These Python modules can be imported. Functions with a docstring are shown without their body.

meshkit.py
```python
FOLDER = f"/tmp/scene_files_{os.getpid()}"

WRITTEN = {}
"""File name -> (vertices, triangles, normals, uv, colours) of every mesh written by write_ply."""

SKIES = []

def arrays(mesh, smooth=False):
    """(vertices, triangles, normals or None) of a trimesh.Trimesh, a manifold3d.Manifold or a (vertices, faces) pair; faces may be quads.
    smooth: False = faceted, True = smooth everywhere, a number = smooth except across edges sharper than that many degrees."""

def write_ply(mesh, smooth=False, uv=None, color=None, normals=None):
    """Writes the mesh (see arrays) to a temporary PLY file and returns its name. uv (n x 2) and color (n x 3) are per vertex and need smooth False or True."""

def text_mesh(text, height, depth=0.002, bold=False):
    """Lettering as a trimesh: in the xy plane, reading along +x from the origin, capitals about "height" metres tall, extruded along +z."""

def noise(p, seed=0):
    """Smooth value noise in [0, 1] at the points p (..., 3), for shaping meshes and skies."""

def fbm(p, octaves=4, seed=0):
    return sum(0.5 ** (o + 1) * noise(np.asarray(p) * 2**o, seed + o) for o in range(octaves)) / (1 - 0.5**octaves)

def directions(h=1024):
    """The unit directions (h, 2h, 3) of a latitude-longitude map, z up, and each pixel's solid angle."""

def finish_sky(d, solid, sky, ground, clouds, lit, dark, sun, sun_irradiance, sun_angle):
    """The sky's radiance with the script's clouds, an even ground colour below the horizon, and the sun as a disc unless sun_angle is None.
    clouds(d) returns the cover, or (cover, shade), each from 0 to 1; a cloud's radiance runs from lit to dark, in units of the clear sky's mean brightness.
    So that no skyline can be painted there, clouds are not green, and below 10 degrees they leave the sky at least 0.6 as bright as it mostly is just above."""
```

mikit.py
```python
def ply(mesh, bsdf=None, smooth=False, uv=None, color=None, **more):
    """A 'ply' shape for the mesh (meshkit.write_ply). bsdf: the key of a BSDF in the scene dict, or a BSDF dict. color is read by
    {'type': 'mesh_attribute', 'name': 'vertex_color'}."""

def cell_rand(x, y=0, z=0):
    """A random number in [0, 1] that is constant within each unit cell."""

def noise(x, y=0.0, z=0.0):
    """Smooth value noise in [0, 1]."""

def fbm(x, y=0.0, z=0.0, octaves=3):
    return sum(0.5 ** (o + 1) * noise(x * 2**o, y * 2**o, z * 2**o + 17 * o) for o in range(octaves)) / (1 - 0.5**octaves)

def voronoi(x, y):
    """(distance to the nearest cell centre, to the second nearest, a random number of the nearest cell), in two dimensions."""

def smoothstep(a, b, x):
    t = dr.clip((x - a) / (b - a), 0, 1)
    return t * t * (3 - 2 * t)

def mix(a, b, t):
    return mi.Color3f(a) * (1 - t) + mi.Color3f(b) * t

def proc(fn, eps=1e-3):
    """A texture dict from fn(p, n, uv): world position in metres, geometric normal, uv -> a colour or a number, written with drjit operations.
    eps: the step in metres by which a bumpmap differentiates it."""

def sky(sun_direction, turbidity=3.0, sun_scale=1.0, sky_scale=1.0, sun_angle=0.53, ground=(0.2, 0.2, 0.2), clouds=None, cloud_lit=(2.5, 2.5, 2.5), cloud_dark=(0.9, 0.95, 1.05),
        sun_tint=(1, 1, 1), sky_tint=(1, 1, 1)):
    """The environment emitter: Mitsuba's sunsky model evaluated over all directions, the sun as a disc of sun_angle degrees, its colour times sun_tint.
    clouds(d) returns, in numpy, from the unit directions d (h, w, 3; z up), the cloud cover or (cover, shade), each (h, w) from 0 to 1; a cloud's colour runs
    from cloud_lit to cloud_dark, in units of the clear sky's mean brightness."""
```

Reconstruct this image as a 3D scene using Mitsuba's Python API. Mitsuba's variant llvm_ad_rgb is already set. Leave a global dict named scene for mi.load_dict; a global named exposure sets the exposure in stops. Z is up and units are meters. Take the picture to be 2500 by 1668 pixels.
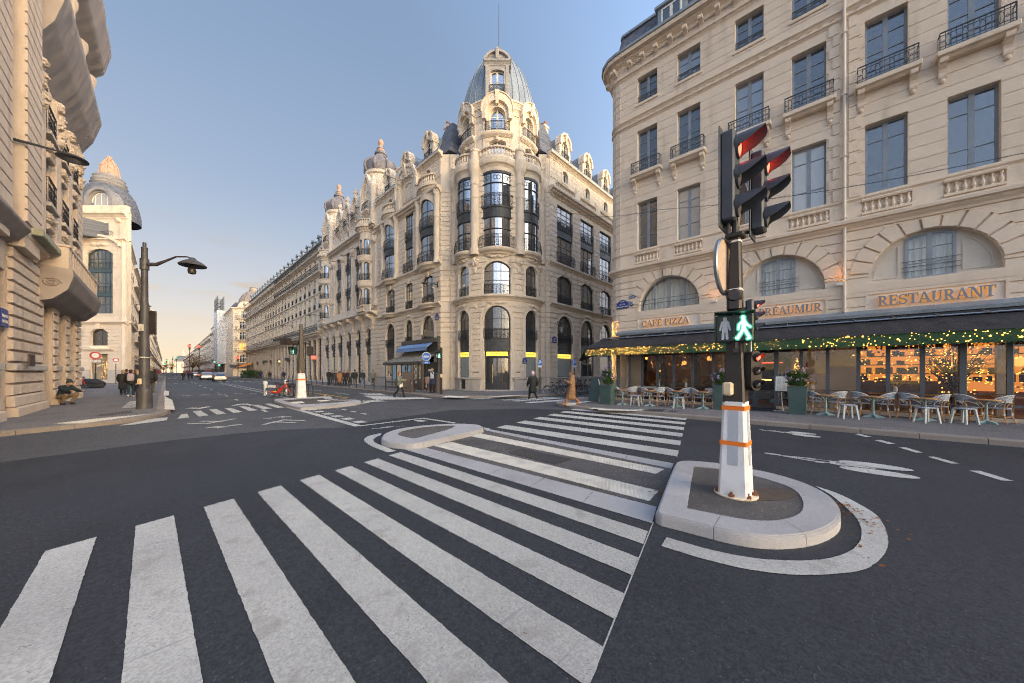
import math, numpy as np, trimesh, mitsuba as mi, drjit as dr, mikit, meshkit, manifold3d as m3
from shapely.geometry import Polygon, MultiPolygon, LineString, Point, box as sbox
from shapely.ops import unary_union
from shapely import affinity
T = mi.ScalarTransform4f
scene, labels = {}, {}
# ---------------------------------------------------------------- camera, sky, exposure
scene['camera'] = {'type': 'perspective', 'fov': 112.63, 'fov_axis': 'x', 'near_clip': 0.05, 'far_clip': 3000.0, 'principal_point_offset_y': -0.0444,
    'to_world': T().look_at(origin=[0, 0, 1.7], target=[0, 1, 1.7], up=[0, 0, 1])}
exposure = 4.7
SUN = np.array([0.82, -0.57, 0.18]) / np.linalg.norm([0.82, -0.57, 0.18])
def added_dimming_veil(d):
 """a veil added to dim the sky away from the sun, warm at its foot, with a few thin streaks of cloud"""
 el = np.degrees(np.arcsin(np.clip(d[..., 2], -1, 1)))
 t = np.clip((np.degrees(np.arccos(np.clip(d @ SUN, -1, 1))) - 60) / 60, 0, 1)
 t = t * t * (3 - 2 * t)
 n = meshkit.fbm(d * np.array([2.0, 2.0, 5.0]), 3, seed=4)
 low = 1 - np.exp(-np.maximum(el, 0) / (11.0 + 3 * (n - 0.5)))
 s = meshkit.fbm(np.stack([d[..., 0] * 9, d[..., 1] * 9, el * 0.62], -1), 4, seed=11)
 streak = np.clip((s - 0.58) * 5, 0, 1) * np.exp(-((el - 11) / 4.0) ** 2) * 0.5
 return np.clip(0.83 * t + streak * 0.3, 0, 1), np.clip(low - streak * 0.45, 0, 1)
scene['sky'] = mikit.sky(SUN, turbidity=7.5, sun_scale=0.03, sky_scale=1.0, sun_angle=3.0, sun_tint=(1.0, 0.68, 0.36), clouds=added_dimming_veil,
      cloud_lit=(0.62, 0.43, 0.20), cloud_dark=(0.104, 0.146, 0.212), sky_tint=(0.87, 0.95, 1.20), ground=(0.16, 0.15, 0.14))
# ---------------------------------------------------------------- meshes are (vertices, triangles)
def cat(*ms):
 ms = [m for m in (ms[0] if len(ms) == 1 and isinstance(ms[0], list) else ms) if m is not None and len(m[1])]
 if not ms:
  return (np.zeros((0, 3)), np.zeros((0, 3), int))
 at = np.cumsum([0] + [len(m[0]) for m in ms[:-1]])
 return np.vstack([m[0] for m in ms]), np.vstack([m[1] + a for m, a in zip(ms, at)])
def mv(m, x=0, y=0, z=0, rz=0.0, s=1.0, rx=0.0, ry=0.0):
 v = m[0] * s
 if rx:
  c, q = math.cos(rx), math.sin(rx)
  v = np.stack([v[:, 0], c * v[:, 1] - q * v[:, 2], q * v[:, 1] + c * v[:, 2]], 1)
 if ry:
  c, q = math.cos(ry), math.sin(ry)
  v = np.stack([c * v[:, 0] + q * v[:, 2], v[:, 1], -q * v[:, 0] + c * v[:, 2]], 1)
 if rz:
  c, q = math.cos(rz), math.sin(rz)
  v = np.stack([c * v[:, 0] - q * v[:, 1], q * v[:, 0] + c * v[:, 1], v[:, 2]], 1)
 return v + np.array([x, y, z]), m[1]
BF = np.array([[0, 2, 1], [0, 3, 2], [4, 5, 6], [4, 6, 7], [0, 1, 5], [0, 5, 4], [1, 2, 6], [1, 6, 5], [2, 3, 7], [2, 7, 6], [3, 0, 4], [3, 4, 7]])
def bx(x0, x1, y0, y1, z0, z1):
 return np.array([[x0, y0, z0], [x1, y0, z0], [x1, y1, z0], [x0, y1, z0], [x0, y0, z1], [x1, y0, z1], [x1, y1, z1], [x0, y1, z1]], float), BF
def hexa(a, b):
 """a box between two quads of four points each"""
 return np.array(list(a) + list(b), float), BF
def bevel_box(x0, x1, y0, y1, z0, z1, b=0.01):
 cs = m3.CrossSection([[(x0 + b, y0), (x1 - b, y0), (x1, y0 + b), (x1, y1 - b), (x1 - b, y1), (x0 + b, y1), (x0, y1 - b), (x0, y0 + b)]])
 pts = []
 for z, k in ((z0, b), (z0 + b, 0), (z1 - b, 0), (z1, b)):
  for x, y in ((x0 + b + k, y0 + k), (x1 - b - k, y0 + k), (x1 - k, y0 + b + k), (x1 - k, y1 - b - k), (x1 - b - k, y1 - k), (x0 + b + k, y1 - k), (x0 + k, y1 - b - k), (x0 + k, y0 + b + k)):
   pts.append((x, y, z))
 return hull(pts)
def hull(pts):
 m = m3.Manifold.hull_points(np.asarray(pts, float)).to_mesh()
 return np.array(m.vert_properties[:, :3], float), np.array(m.tri_verts, int)
def lathe(prof, n=16, a0=0.0, a1=2 * math.pi):
 """prof: (r, z) from bottom to top"""
 p = np.array(prof, float)
 full = abs(a1 - a0 - 2 * math.pi) < 1e-6
 k = n if full else n + 1
 a = a0 + (a1 - a0) * np.arange(k) / n
 v = np.stack([p[:, None, 0] * np.cos(a), p[:, None, 0] * np.sin(a), np.broadcast_to(p[:, None, 1], (len(p), k))], -1).reshape(-1, 3)
 f = []
 for i in range(len(p) - 1):
  for j in range(n):
   q = (j + 1) % k
   f += [[i * k + j, i * k + q, (i + 1) * k + q], [i * k + j, (i + 1) * k + q, (i + 1) * k + j]]
 return v, np.array(f)
def tube(pts, r, n=6, closed=False):
 p = np.asarray(pts, float)
 r = np.broadcast_to(np.asarray(r, float), (len(p),))
 t = np.gradient(p, axis=0) if not closed else np.roll(p, -1, 0) - np.roll(p, 1, 0)
 t /= np.linalg.norm(t, axis=1, keepdims=True) + 1e-12
 up = np.array([0, 0, 1.0]) if np.abs(t[:, 2]).max() < 0.95 else np.array([0.31, 0.95, 0.05])
 a = np.cross(t, up)
 a /= np.linalg.norm(a, axis=1, keepdims=True) + 1e-12
 b = np.cross(t, a)
 w = np.arange(n) * 2 * math.pi / n
 v = (p[:, None] + r[:, None, None] * (np.cos(w)[None, :, None] * a[:, None] + np.sin(w)[None, :, None] * b[:, None])).reshape(-1, 3)
 f, m = [], len(p)
 for i in range(m if closed else m - 1):
  for j in range(n):
   q, k = (j + 1) % n, (i + 1) % m
   f += [[i * n + j, i * n + q, k * n + q], [i * n + j, k * n + q, k * n + j]]
 if not closed:
  for j in range(1, n - 1):
   f += [[0, j + 1, j], [(m - 1) * n, (m - 1) * n + j, (m - 1) * n + j + 1]]
 return v, np.array(f)
def rod(a, b, r, n=6):
 return tube([a, b], r, n)
def ball(x, y, z, r, k=1):
 m = ICO[k]
 return m[0] * np.asarray(r) + np.array([x, y, z]), m[1]
ICO = {k: (lambda m: (np.array(m.vertices), np.array(m.faces)))(trimesh.creation.icosphere(subdivisions=k)) for k in (0, 1, 2, 3)}
def polys(g):
 if g.is_empty:
  return []
 if g.geom_type == 'Polygon':
  return [g] if g.area > 1e-5 else []
 return [p for q in getattr(g, 'geoms', []) for p in polys(q)]
def tri2(p):
 v, f = trimesh.creation.triangulate_polygon(p, engine='earcut')
 return np.asarray(v, float), np.asarray(f, int)
def ext(g, h0, h1):
 """polygon in the plane, extruded along the third axis from h0 to h1"""
 out = []
 for p in polys(g):
  m = trimesh.creation.extrude_polygon(p, h1 - h0, engine='earcut')
  out.append((np.array(m.vertices) + [0, 0, h0], np.array(m.faces)))
 return cat(out)
def flat(g, h=0.0):
 out = []
 for p in polys(g):
  v, f = tri2(p)
  out.append((np.column_stack([v, np.full(len(v), h)]), f))
 return cat(out)
def upright(m):
 """(a, b, h) -> (a, h, b): a drawing of a wall stood up; h is how far it stands out"""
 return m[0][:, [0, 2, 1]], m[1][:, ::-1]
class Frame:
 """a wall: u along it, d out of it, z up"""
 curved = False
 def __init__(s, o, u, n):
  s.o, s.u, s.n = np.array(o, float), np.array(u, float) / np.hypot(*u), np.array(n, float) / np.hypot(*n)
 def __call__(s, m):
  v = m[0]
  w = np.column_stack([s.o + v[:, :1] * s.u + v[:, 1:2] * s.n, v[:, 2]])
  flip = s.u[0] * s.n[1] - s.u[1] * s.n[0] < 0
  return w, (m[1][:, ::-1] if flip else m[1])
 def at(s, u, d, z=0.0):
  p = s.o + u * s.u + d * s.n
  return (p[0], p[1], z)
 def shift(s, u, d):
  return Frame(s.o + u * s.u + d * s.n, s.u, s.n)
class Drum:
 """a round wall; u is the arc length at radius R, zero towards the camera side"""
 curved = True
 def __init__(s, c, r):
  s.c, s.r = np.array(c, float), r
 def __call__(s, m):
  v = m[0]
  a = v[:, 0] / s.r
  q = s.r + v[:, 1]
  return np.column_stack([s.c[0] + q * np.sin(a), s.c[1] - q * np.cos(a), v[:, 2]]), m[1][:, ::-1]
 def at(s, u, d, z=0.0):
  a = u / s.r
  return (s.c[0] + (s.r + d) * math.sin(a), s.c[1] - (s.r + d) * math.cos(a), z)
def strips(g, step=0.32):
 a, _, b, _ = g.bounds
 n = max(1, int(math.ceil((b - a) / step)))
 e = np.linspace(a, b, n + 1)
 return [q for i in range(n) for q in polys(g.intersection(sbox(e[i], -99, e[i + 1], 99)))]
def slab(fr, g, d0, d1):
 ps = [q for p in polys(g) for q in (strips(p) if fr.curved else [p])]
 return fr(upright(cat([ext(p, d0, d1) for p in ps])))
def sheet(fr, g, d, tilt=None):
 ps = [q for p in polys(g) for q in (strips(p) if fr.curved else [p])]
 m = cat([flat(p, 0.0) for p in ps])
 v = m[0].copy()
 v[:, 2] = d
 if tilt is not None and len(v):
  c = v.mean(0)
  v[:, 2] += (v[:, 0] - c[0]) * tilt[0] + (v[:, 1] - c[1]) * tilt[1]
 return fr(upright((v, m[1])))
def mold(fr, u0, u1, prof):
 """a moulding: profile of (d, z) points carried along u"""
 p = np.array(prof, float)
 n = max(1, int(math.ceil((u1 - u0) / 0.32))) if fr.curved else 1
 us = np.linspace(u0, u1, n + 1)
 k = len(p)
 v = np.concatenate([np.column_stack([np.full(k, u), p]) for u in us])
 f = []
 for i in range(n):
  for j in range(k):
   q = (j + 1) % k
   f += [[i * k + j, i * k + q, (i + 1) * k + q], [i * k + j, (i + 1) * k + q, (i + 1) * k + j]]
 tv, tf = tri2(Polygon(p))
 caps = []
 for u in (u0, u1):
  caps.append((np.column_stack([np.full(len(tv), u), tv]), tf))
 return fr(cat((v, np.array(f)), *caps))
def cornice(z0, z1, out, back=-0.05):
 h = z1 - z0
 return [(back, z0), (out * .18, z0), (out * .25, z0 + h * .2), (out * .55, z0 + h * .42), (out * .62, z0 + h * .55), (out * .95, z0 + h * .6), (out, z0 + h * .85), (out * .97, z1 - h * .03), (back, z1 + h * .06)]
# ---------------------------------------------------------------- the scene's entries
def key_of(name, parent=None):
 k = f'{parent}__{name}' if parent else name
 n = k
 i = 0
 while n in USED:
  i = NEXT.get(k, 0) + 1
  NEXT[k] = i
  n = f'{k}_{i:03d}'
 USED.add(n)
 return n
USED, NEXT = set(), {}
EM = .05      # lamps are dim next to a sunny day: the picture is exposed for dusk
def obj(name, m, mat, parent=None, smooth=False, label=None, cat_=None, group=None, kind=None, **more):
 if len(m[1]) == 0:
  return None
 k = key_of(name, parent)
 scene[k] = mikit.ply(m, mat, smooth=smooth, **more)
 tag(k, label, cat_, group, kind)
 return k
def tag(k, label=None, cat_=None, group=None, kind=None):
 d = {a: b for a, b in (('label', label), ('category', cat_), ('group', group), ('kind', kind)) if b}
 if d:
  labels[k] = {**labels.get(k, {}), **d}
def thing(name, label, cat_, group=None):
 k = key_of(name)
 tag(k, label, cat_, group)
 return k
def glow(name, m, rgb, power, parent=None, **more):
 return obj(name, m, 'lamp_body', parent, emitter={'type': 'area', 'radiance': {'type': 'rgb', 'value': [float(c) * power * EM for c in rgb]}}, **more)
# ---------------------------------------------------------------- materials
def rgb(*c):
 return {'type': 'rgb', 'value': [float(x) for x in c]}
def two(b):
 return {'type': 'twosided', 'b': b}
def pr(c, rough=0.6, metal=0.0, spec=0.4, **k):
 return two({'type': 'principled', 'base_color': c if isinstance(c, dict) else rgb(*c), 'roughness': rough, 'metallic': metal, 'specular': spec, **k})
def mat(name, b):
 scene['mat_' + name] = b
 return 'mat_' + name
def stone_fn(base, deep, stain, sc=1.0):
 def fn(p, n, uv):
  big = mikit.fbm(p.x * .55 * sc, p.y * .55 * sc, p.z * .8 * sc, 3)
  tone = mikit.cell_rand(dr.floor(p.z / .46), dr.floor((p.x * .8 - p.y) / .9), dr.floor((p.x + p.y) / 2.1))
  c = mikit.mix(base, deep, dr.clip(.15 + .75 * big + .35 * (tone - .5), 0, 1))
  st = mikit.fbm(p.x * 2.3, p.y * 2.3, p.z * .28, 4)
  c = mikit.mix(c, mi.Color3f(stain), mikit.smoothstep(.55, .85, st) * .55)
  g = mikit.noise(p.x * 38, p.y * 38, p.z * 38)
  return c * (.93 + .14 * g)
 return fn
def stone(name, base, deep, stain, rough=.85, bump=.004):
 b = pr(mikit.proc(stone_fn(base, deep, stain)), rough, spec=.25)
 return mat(name, b)
STONE = stone('stone_cream', (.66, .575, .465), (.58, .50, .40), (.36, .305, .24))
STONE2 = stone('stone_pale', (.65, .57, .475), (.57, .49, .405), (.38, .32, .26))
STONER = stone('stone_beige', (.66, .56, .45), (.585, .49, .385), (.38, .31, .24))
STONEL = stone('stone_tan', (.56, .475, .39), (.48, .40, .325), (.31, .25, .195))
PLINTH = stone('stone_grey', (.47, .43, .385), (.39, .355, .315), (.28, .25, .22))
STUCCO = stone('stucco', (.58, .53, .455), (.50, .45, .38), (.38, .34, .28))
def asphalt_fn(a, b, spark, patch):
 def fn(p, n, uv):
  big = mikit.fbm(p.x * .25, p.y * .25, 0., 4)
  c = mikit.mix(a, b, dr.clip(big * 1.5 - .25, 0, 1))
  g = mikit.noise(p.x * 95, p.y * 95) * .6 + mikit.noise(p.x * 41, p.y * 41) * .4
  c = c * (.55 + .9 * g)
  sp = mikit.cell_rand(dr.floor(p.x * 120), dr.floor(p.y * 120))
  c = mikit.mix(c, mi.Color3f(spark), mikit.smoothstep(.988, 1., sp) * .7)
  st = mikit.fbm(p.x * 1.1 + 7, p.y * 1.1, 3., 4)
  return c * (1 - patch * mikit.smoothstep(.5, .75, st))
 return fn
def bumpy(c, rough, h, fn, spec=.3, eps=2e-3):
 return two({'type': 'bumpmap', 'arbitrary': mikit.proc(fn, eps), 'scale': h, 'b': {'type': 'principled', 'base_color': c, 'roughness': rough, 'specular': spec}})
def grain(p, n, uv):
 return mikit.noise(p.x * 120, p.y * 120) + .4 * mikit.noise(p.x * 60, p.y * 60)
ASPH_NEW = mat('asphalt_new', bumpy(mikit.proc(asphalt_fn((.023, .0255, .031), (.034, .0375, .044), (.12, .12, .125), .14)), .72, .0022, grain, .45))
ASPH_OLD = mat('asphalt_old', bumpy(mikit.proc(asphalt_fn((.057, .059, .064), (.079, .081, .087), (.15, .15, .15), .18)), .68, .0015, grain, .45))
ASPH_ISLE = mat('asphalt_isle', bumpy(mikit.proc(asphalt_fn((.075, .070, .068), (.105, .098, .094), (.5, .49, .47), .25)), .8, .003, grain))
PAVE = mat('pavement', bumpy(mikit.proc(asphalt_fn((.120, .114, .113), (.160, .151, .149), (.36, .35, .34), .16)), .75, .0012, grain))
def paint_fn(p, n, uv):
 big = mikit.fbm(p.x * .9, p.y * .9, 2., 4)
 c = mikit.mix((.44, .44, .415), (.35, .35, .335), dr.clip(big * 1.7 - .35, 0, 1))
 g = mikit.noise(p.x * 85, p.y * 85)
 c = c * (.80 + .36 * g)
 dirt = mikit.fbm(p.x * 5, p.y * 5, 9., 4)
 scr = mikit.fbm((p.x * .7 + p.y * .72) * 1.2, (p.x * .72 - p.y * .7) * 26, 4., 3)
 c = mikit.mix(c, mi.Color3f(.22, .20, .18), mikit.smoothstep(.64, .82, dirt) * .4)
 c = mikit.mix(c, mi.Color3f(.20, .20, .21), mikit.smoothstep(.76, .84, scr) * .45)
 hole = mikit.noise(p.x * 130, p.y * 130) * .6 + mikit.fbm(p.x * 14, p.y * 14, 1., 3) * .4
 return mikit.mix(c, mi.Color3f(.10, .10, .10), mikit.smoothstep(.74, .86, hole) * .75)
def granite_fn(p, n, uv):
 g = mikit.noise(p.x * 130, p.y * 130, p.z * 130)
 h = mikit.noise(p.x * 210, p.y * 210, p.z * 210)
 b = mikit.fbm(p.x * 1.3, p.y * 1.3, p.z * 3, 4)
 j = mikit.cell_rand(dr.floor((p.x - p.y) / 1.4), dr.floor((p.x + p.y) / 1.6))
 c = mikit.mix((.36, .36, .37), (.29, .285, .29), b) * (.72 + .34 * g + .22 * h) * (.93 + .12 * j)
 return mikit.mix(c, mi.Color3f(.16, .145, .13), mikit.smoothstep(.62, .82, b) * .45)
PAINT = mat('road_paint', pr(mikit.proc(paint_fn), .75, spec=.3))
GRANITE = mat('granite', pr(mikit.proc(granite_fn), .8, spec=.3))
def granite_brown(p, n, uv):
 return granite_fn(p, n, uv) * mi.Color3f(.66, .58, .50)
KERBM = mat('granite_brown', pr(mikit.proc(granite_brown), .8, spec=.3))
def worn(base, dark, sc, amt=.7, streak=1.0):
 def fn(p, n, uv):
  b = mikit.fbm(p.x * sc, p.y * sc, p.z * sc * streak, 4)
  return mikit.mix(base, dark, mikit.smoothstep(.35, .75, b) * amt)
 return mikit.proc(fn)
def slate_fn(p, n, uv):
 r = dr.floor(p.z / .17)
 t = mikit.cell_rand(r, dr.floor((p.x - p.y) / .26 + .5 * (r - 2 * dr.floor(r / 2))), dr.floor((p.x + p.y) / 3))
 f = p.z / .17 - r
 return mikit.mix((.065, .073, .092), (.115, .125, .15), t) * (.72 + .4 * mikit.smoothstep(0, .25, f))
ZINC = mat('zinc', pr(worn((.27, .31, .34), (.19, .22, .245), 1.2, .9, .3), .42, .35, .5))
LEAD = mat('lead', pr(worn((.20, .19, .205), (.13, .125, .14), 2.0), .6, .15))
PINK = mat('pink_clay', pr(worn((.42, .27, .20), (.32, .2, .15), 3.0), .8))
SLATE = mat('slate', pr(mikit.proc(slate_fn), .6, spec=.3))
IRON = mat('iron', pr((.022, .024, .028), .5, .2, .5))
IRON_G = mat('iron_grey', pr(worn((.05, .055, .06), (.03, .033, .038), 2.), .5, .2, .5))
FRAMEW = mat('frame_blue_grey', pr(worn((.24, .27, .30), (.18, .205, .235), 3.), .5))
FRAMEL = mat('frame_white', pr((.60, .58, .54), .5))
FRAMED = mat('frame_dark', pr((.035, .038, .042), .45, .1))
TERRA = mat('terracotta', pr((.36, .13, .06), .8))
def glass(name, dark, w, tint=(.92, .94, .97)):
 return mat(name, two({'type': 'blendbsdf', 'weight': w, 'a': {'type': 'principled', 'base_color': rgb(*dark), 'roughness': .5}, 'b': {'type': 'conductor', 'material': 'none', 'specular_reflectance': rgb(*tint)}}))
GL_SKY = glass('glass_reflecting', (.03, .033, .038), .36)
GL_PALE = glass('glass_pale', (.17, .18, .19), .42)
GL_BRIGHT = glass('glass_bright', (.05, .055, .06), .62)
GL_DARK = glass('glass_dark', (.022, .024, .027), .26)
GL_BLIND = glass('glass_blind', (.40, .39, .36), .34)
GL_CURT = glass('glass_curtained', (.27, .275, .265), .2)
scene['mat_clear_glass'] = {'type': 'thindielectric', 'int_ior': 1.6}
CLEAR = 'mat_clear_glass'
scene['lamp_body'] = {'type': 'diffuse', 'reflectance': rgb(.2, .2, .2)}
PLAIN = {}
def col(r, g, b, rough=.6, metal=0.0, spec=.4, **k):
 """a plain material, shared between equal ones"""
 key = (round(r, 3), round(g, 3), round(b, 3), rough, metal, spec, tuple(k.items()))
 if key not in PLAIN:
  PLAIN[key] = mat(f'plain_{len(PLAIN)}', pr((r, g, b), rough, metal, spec, **k))
 return PLAIN[key]
# ================================================================ ground, road, pavements, islands
def NT(n, t):
 """n metres across the long street from the left kerb, t metres along it"""
 return (n * .702 - t * .7121, n * .7121 + t * .702)
GROUND_LO, ROAD, NEWA, FLUSH, MARK = -.03, 0., .004, .007, .011
obj('ground', flat(sbox(-1500, -1500, 1500, 1500), GROUND_LO), PAVE, kind='structure', label='grey town ground stretching out beneath streets and buildings')
road_area = sbox(-420, -30, 90, 420)
obj('road', flat(road_area, ROAD), ASPH_OLD, kind='structure', label='worn grey asphalt carriageway of the junction')
new_area = Polygon([(-14.3, 2.0), *[(-9.604, 6.4), (-9.023, 7.437), (-8.42, 8.507), (-6.979, 9.935), (-4.772, 10.524)], *[(-5.377, 10.659), (-4.278, 12.454), (-2.757, 15.098), (0.744, 15.741)], (3.3, 14.9), (7.2, 11.5), (19, .6), (19, -12), (-14.3, -12)])
obj('road__new_asphalt', flat(new_area, NEWA), ASPH_NEW, kind='structure', label='freshly laid dark asphalt in the foreground')
def mark(g, name='marking', z=MARK, m=None, parent='road'):
 return obj(name, flat(g, z), m or PAINT, parent)
def poly(pts):
 p = Polygon(pts)
 return p if p.is_valid else p.buffer(0)
def ragged(p, amp=.0035, step=.03):
 """paint never ends in a perfectly straight edge"""
 c = np.array(p.segmentize(step).exterior.coords)[:-1]
 c = c + (np.stack([meshkit.noise(np.column_stack([c * 23, np.zeros(len(c))]), 3), meshkit.noise(np.column_stack([c * 23, np.zeros(len(c))]), 9)], 1) - .5) * 2 * amp
 q = Polygon(c)
 return q if q.is_valid else q.buffer(0)
# near zebra: eight narrow stripes over the cycle track, ends cut along the crossing's own direction
sd, sq = np.array([-.728, .685]), np.array([.685, .728])
near_a, near_b = np.array([.5536, 2.075]), np.array([.926, 1.605])
far_a, far_b = np.array([-4.257, 3.49]), np.array([1.91, 3.69])
def on_line(a, b, q):
 return a + b * ((q - a @ sq) / (b @ sq))
for i in range(8):
 q0 = -.674 + .5705 * i
 c = [on_line(far_a, far_b, q0), on_line(far_a, far_b, q0 + .302), on_line(near_a, near_b, q0 + .302), on_line(near_a, near_b, q0)]
 mark(ragged(poly(c)), 'crossing_stripe')
far_l, far_r = [np.array(p) for p in ((-0.486, 10.359), (2.614, 15.227))], [np.array(p) for p in ((3.313, 6.831), (6.123, 12.001))]
for i in range(7):
 q0 = 7.22 + 1.13 * i
 w = .57
 c = [on_line(far_l[0], far_l[1] - far_l[0], q0 + w), on_line(far_r[0], far_r[1] - far_r[0], q0 + w), on_line(far_r[0], far_r[1] - far_r[0], q0), on_line(far_l[0], far_l[1] - far_l[0], q0)]
 mark(ragged(poly(c)), 'crossing_stripe')
for c in ([(-12.035, 12.271), (-13.023, 13.435), (-13.189, 13.854), (-11.988, 12.668)], [(-13.681, 14.615), (-13.645, 14.943), (-11.775, 13.248), (-11.858, 12.914)], [(-13.506, 15.216), (-13.472, 15.536), (-11.589, 13.854), (-11.663, 13.489)], [(-13.344, 15.832), (-13.198, 16.022), (-11.36, 14.394), (-11.473, 14.059)],
  [(-13.419, 16.748), (-13.178, 16.833), (-11.182, 15.044), (-11.33, 14.712)], [(-13.167, 17.27), (-13.027, 17.497), (-11.068, 15.757), (-11.159, 15.357)], [(-13.035, 17.969), (-12.887, 18.215), (-10.811, 16.218), (-10.976, 15.946)],
  [(-0.699, 20.539), (-0.405, 20.151), (3.045, 22.727), (2.681, 22.971)], [(-0.03, 19.9), (0.256, 19.477), (3.366, 21.873), (3.026, 22.369)], [(0.639, 18.957), (1.0, 18.412), (3.83, 20.473), (3.496, 21.08)],
  [(-2.75, 21.326), (-2.327, 21.08), (0.892, 23.264), (0.495, 23.477)], [(4.259, 22.448), (4.4, 22.253), (4.898, 22.646), (4.816, 22.971)],
  [(-11.96, 26.621), (-10.472, 24.833), (-8.925, 24.504), (-10.246, 26.621)], [(-10.587, 24.183), (-9.139, 22.155), (-7.101, 22.155), (-8.31, 23.871)], [(-9.24, 22.155), (-8.24, 20.669), (-4.987, 21.386), (-6.023, 22.699)], [(-8.797, 19.784), (-8.0, 18.972), (-7.174, 19.574), (-8.055, 20.44)]):
 mark(ragged(poly(c)), 'crossing_stripe')
def lines(pts, w, name='line', m=None, z=MARK):
 mark(LineString(pts).buffer(w / 2, cap_style='flat', join_style='mitre'), name, z, m)
lines([(-10.803, 16.441), (-4.785, 10.628)], .24)
lines([(-4.765, 10.628), (-3.248, 12.412), (-1.872, 11.242)], .15, z=MARK + .003)
for c in [(-8.939, 15.223), (-8.204, 14.506), (-7.423, 13.751), (-6.672, 13.024), (-5.916, 12.288), (-5.15, 11.522)]:
 d = np.array([.72, -.69])
 c = np.array(c)
 mark(poly([c - .27 * d + [.1, .14], c + .27 * d + [.1, .14], c + .27 * d - [.1, .14], c - .27 * d - [.1, .14]]), 'dash')
mark(poly([(-3.429, 11.893), (-3.252, 12.048), (-2.927, 11.742), (-3.137, 11.522)]), 'dash')
mark(poly([(-0.868, 10.36), (-0.642, 10.189), (-0.68, 10.05), (-0.839, 10.133)]), 'dash')
for c in ([(9.288, 9.265), (9.483, 9.316), (9.334, 8.846), (9.162, 8.846)], [(8.959, 8.442), (9.157, 8.485), (9.006, 8.015), (8.804, 7.977)], [(8.642, 7.629), (8.811, 7.647), (8.615, 7.154), (8.451, 7.138)],
  [(8.273, 6.789), (8.419, 6.789), (8.232, 6.277), (8.086, 6.3)], [(7.824, 5.847), (7.993, 5.826), (7.762, 5.281), (7.615, 5.306)], [(7.843, 4.973), (7.997, 4.958), (7.758, 4.355), (7.63, 4.383)]):
 mark(ragged(poly(c)), 'dash')
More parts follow.
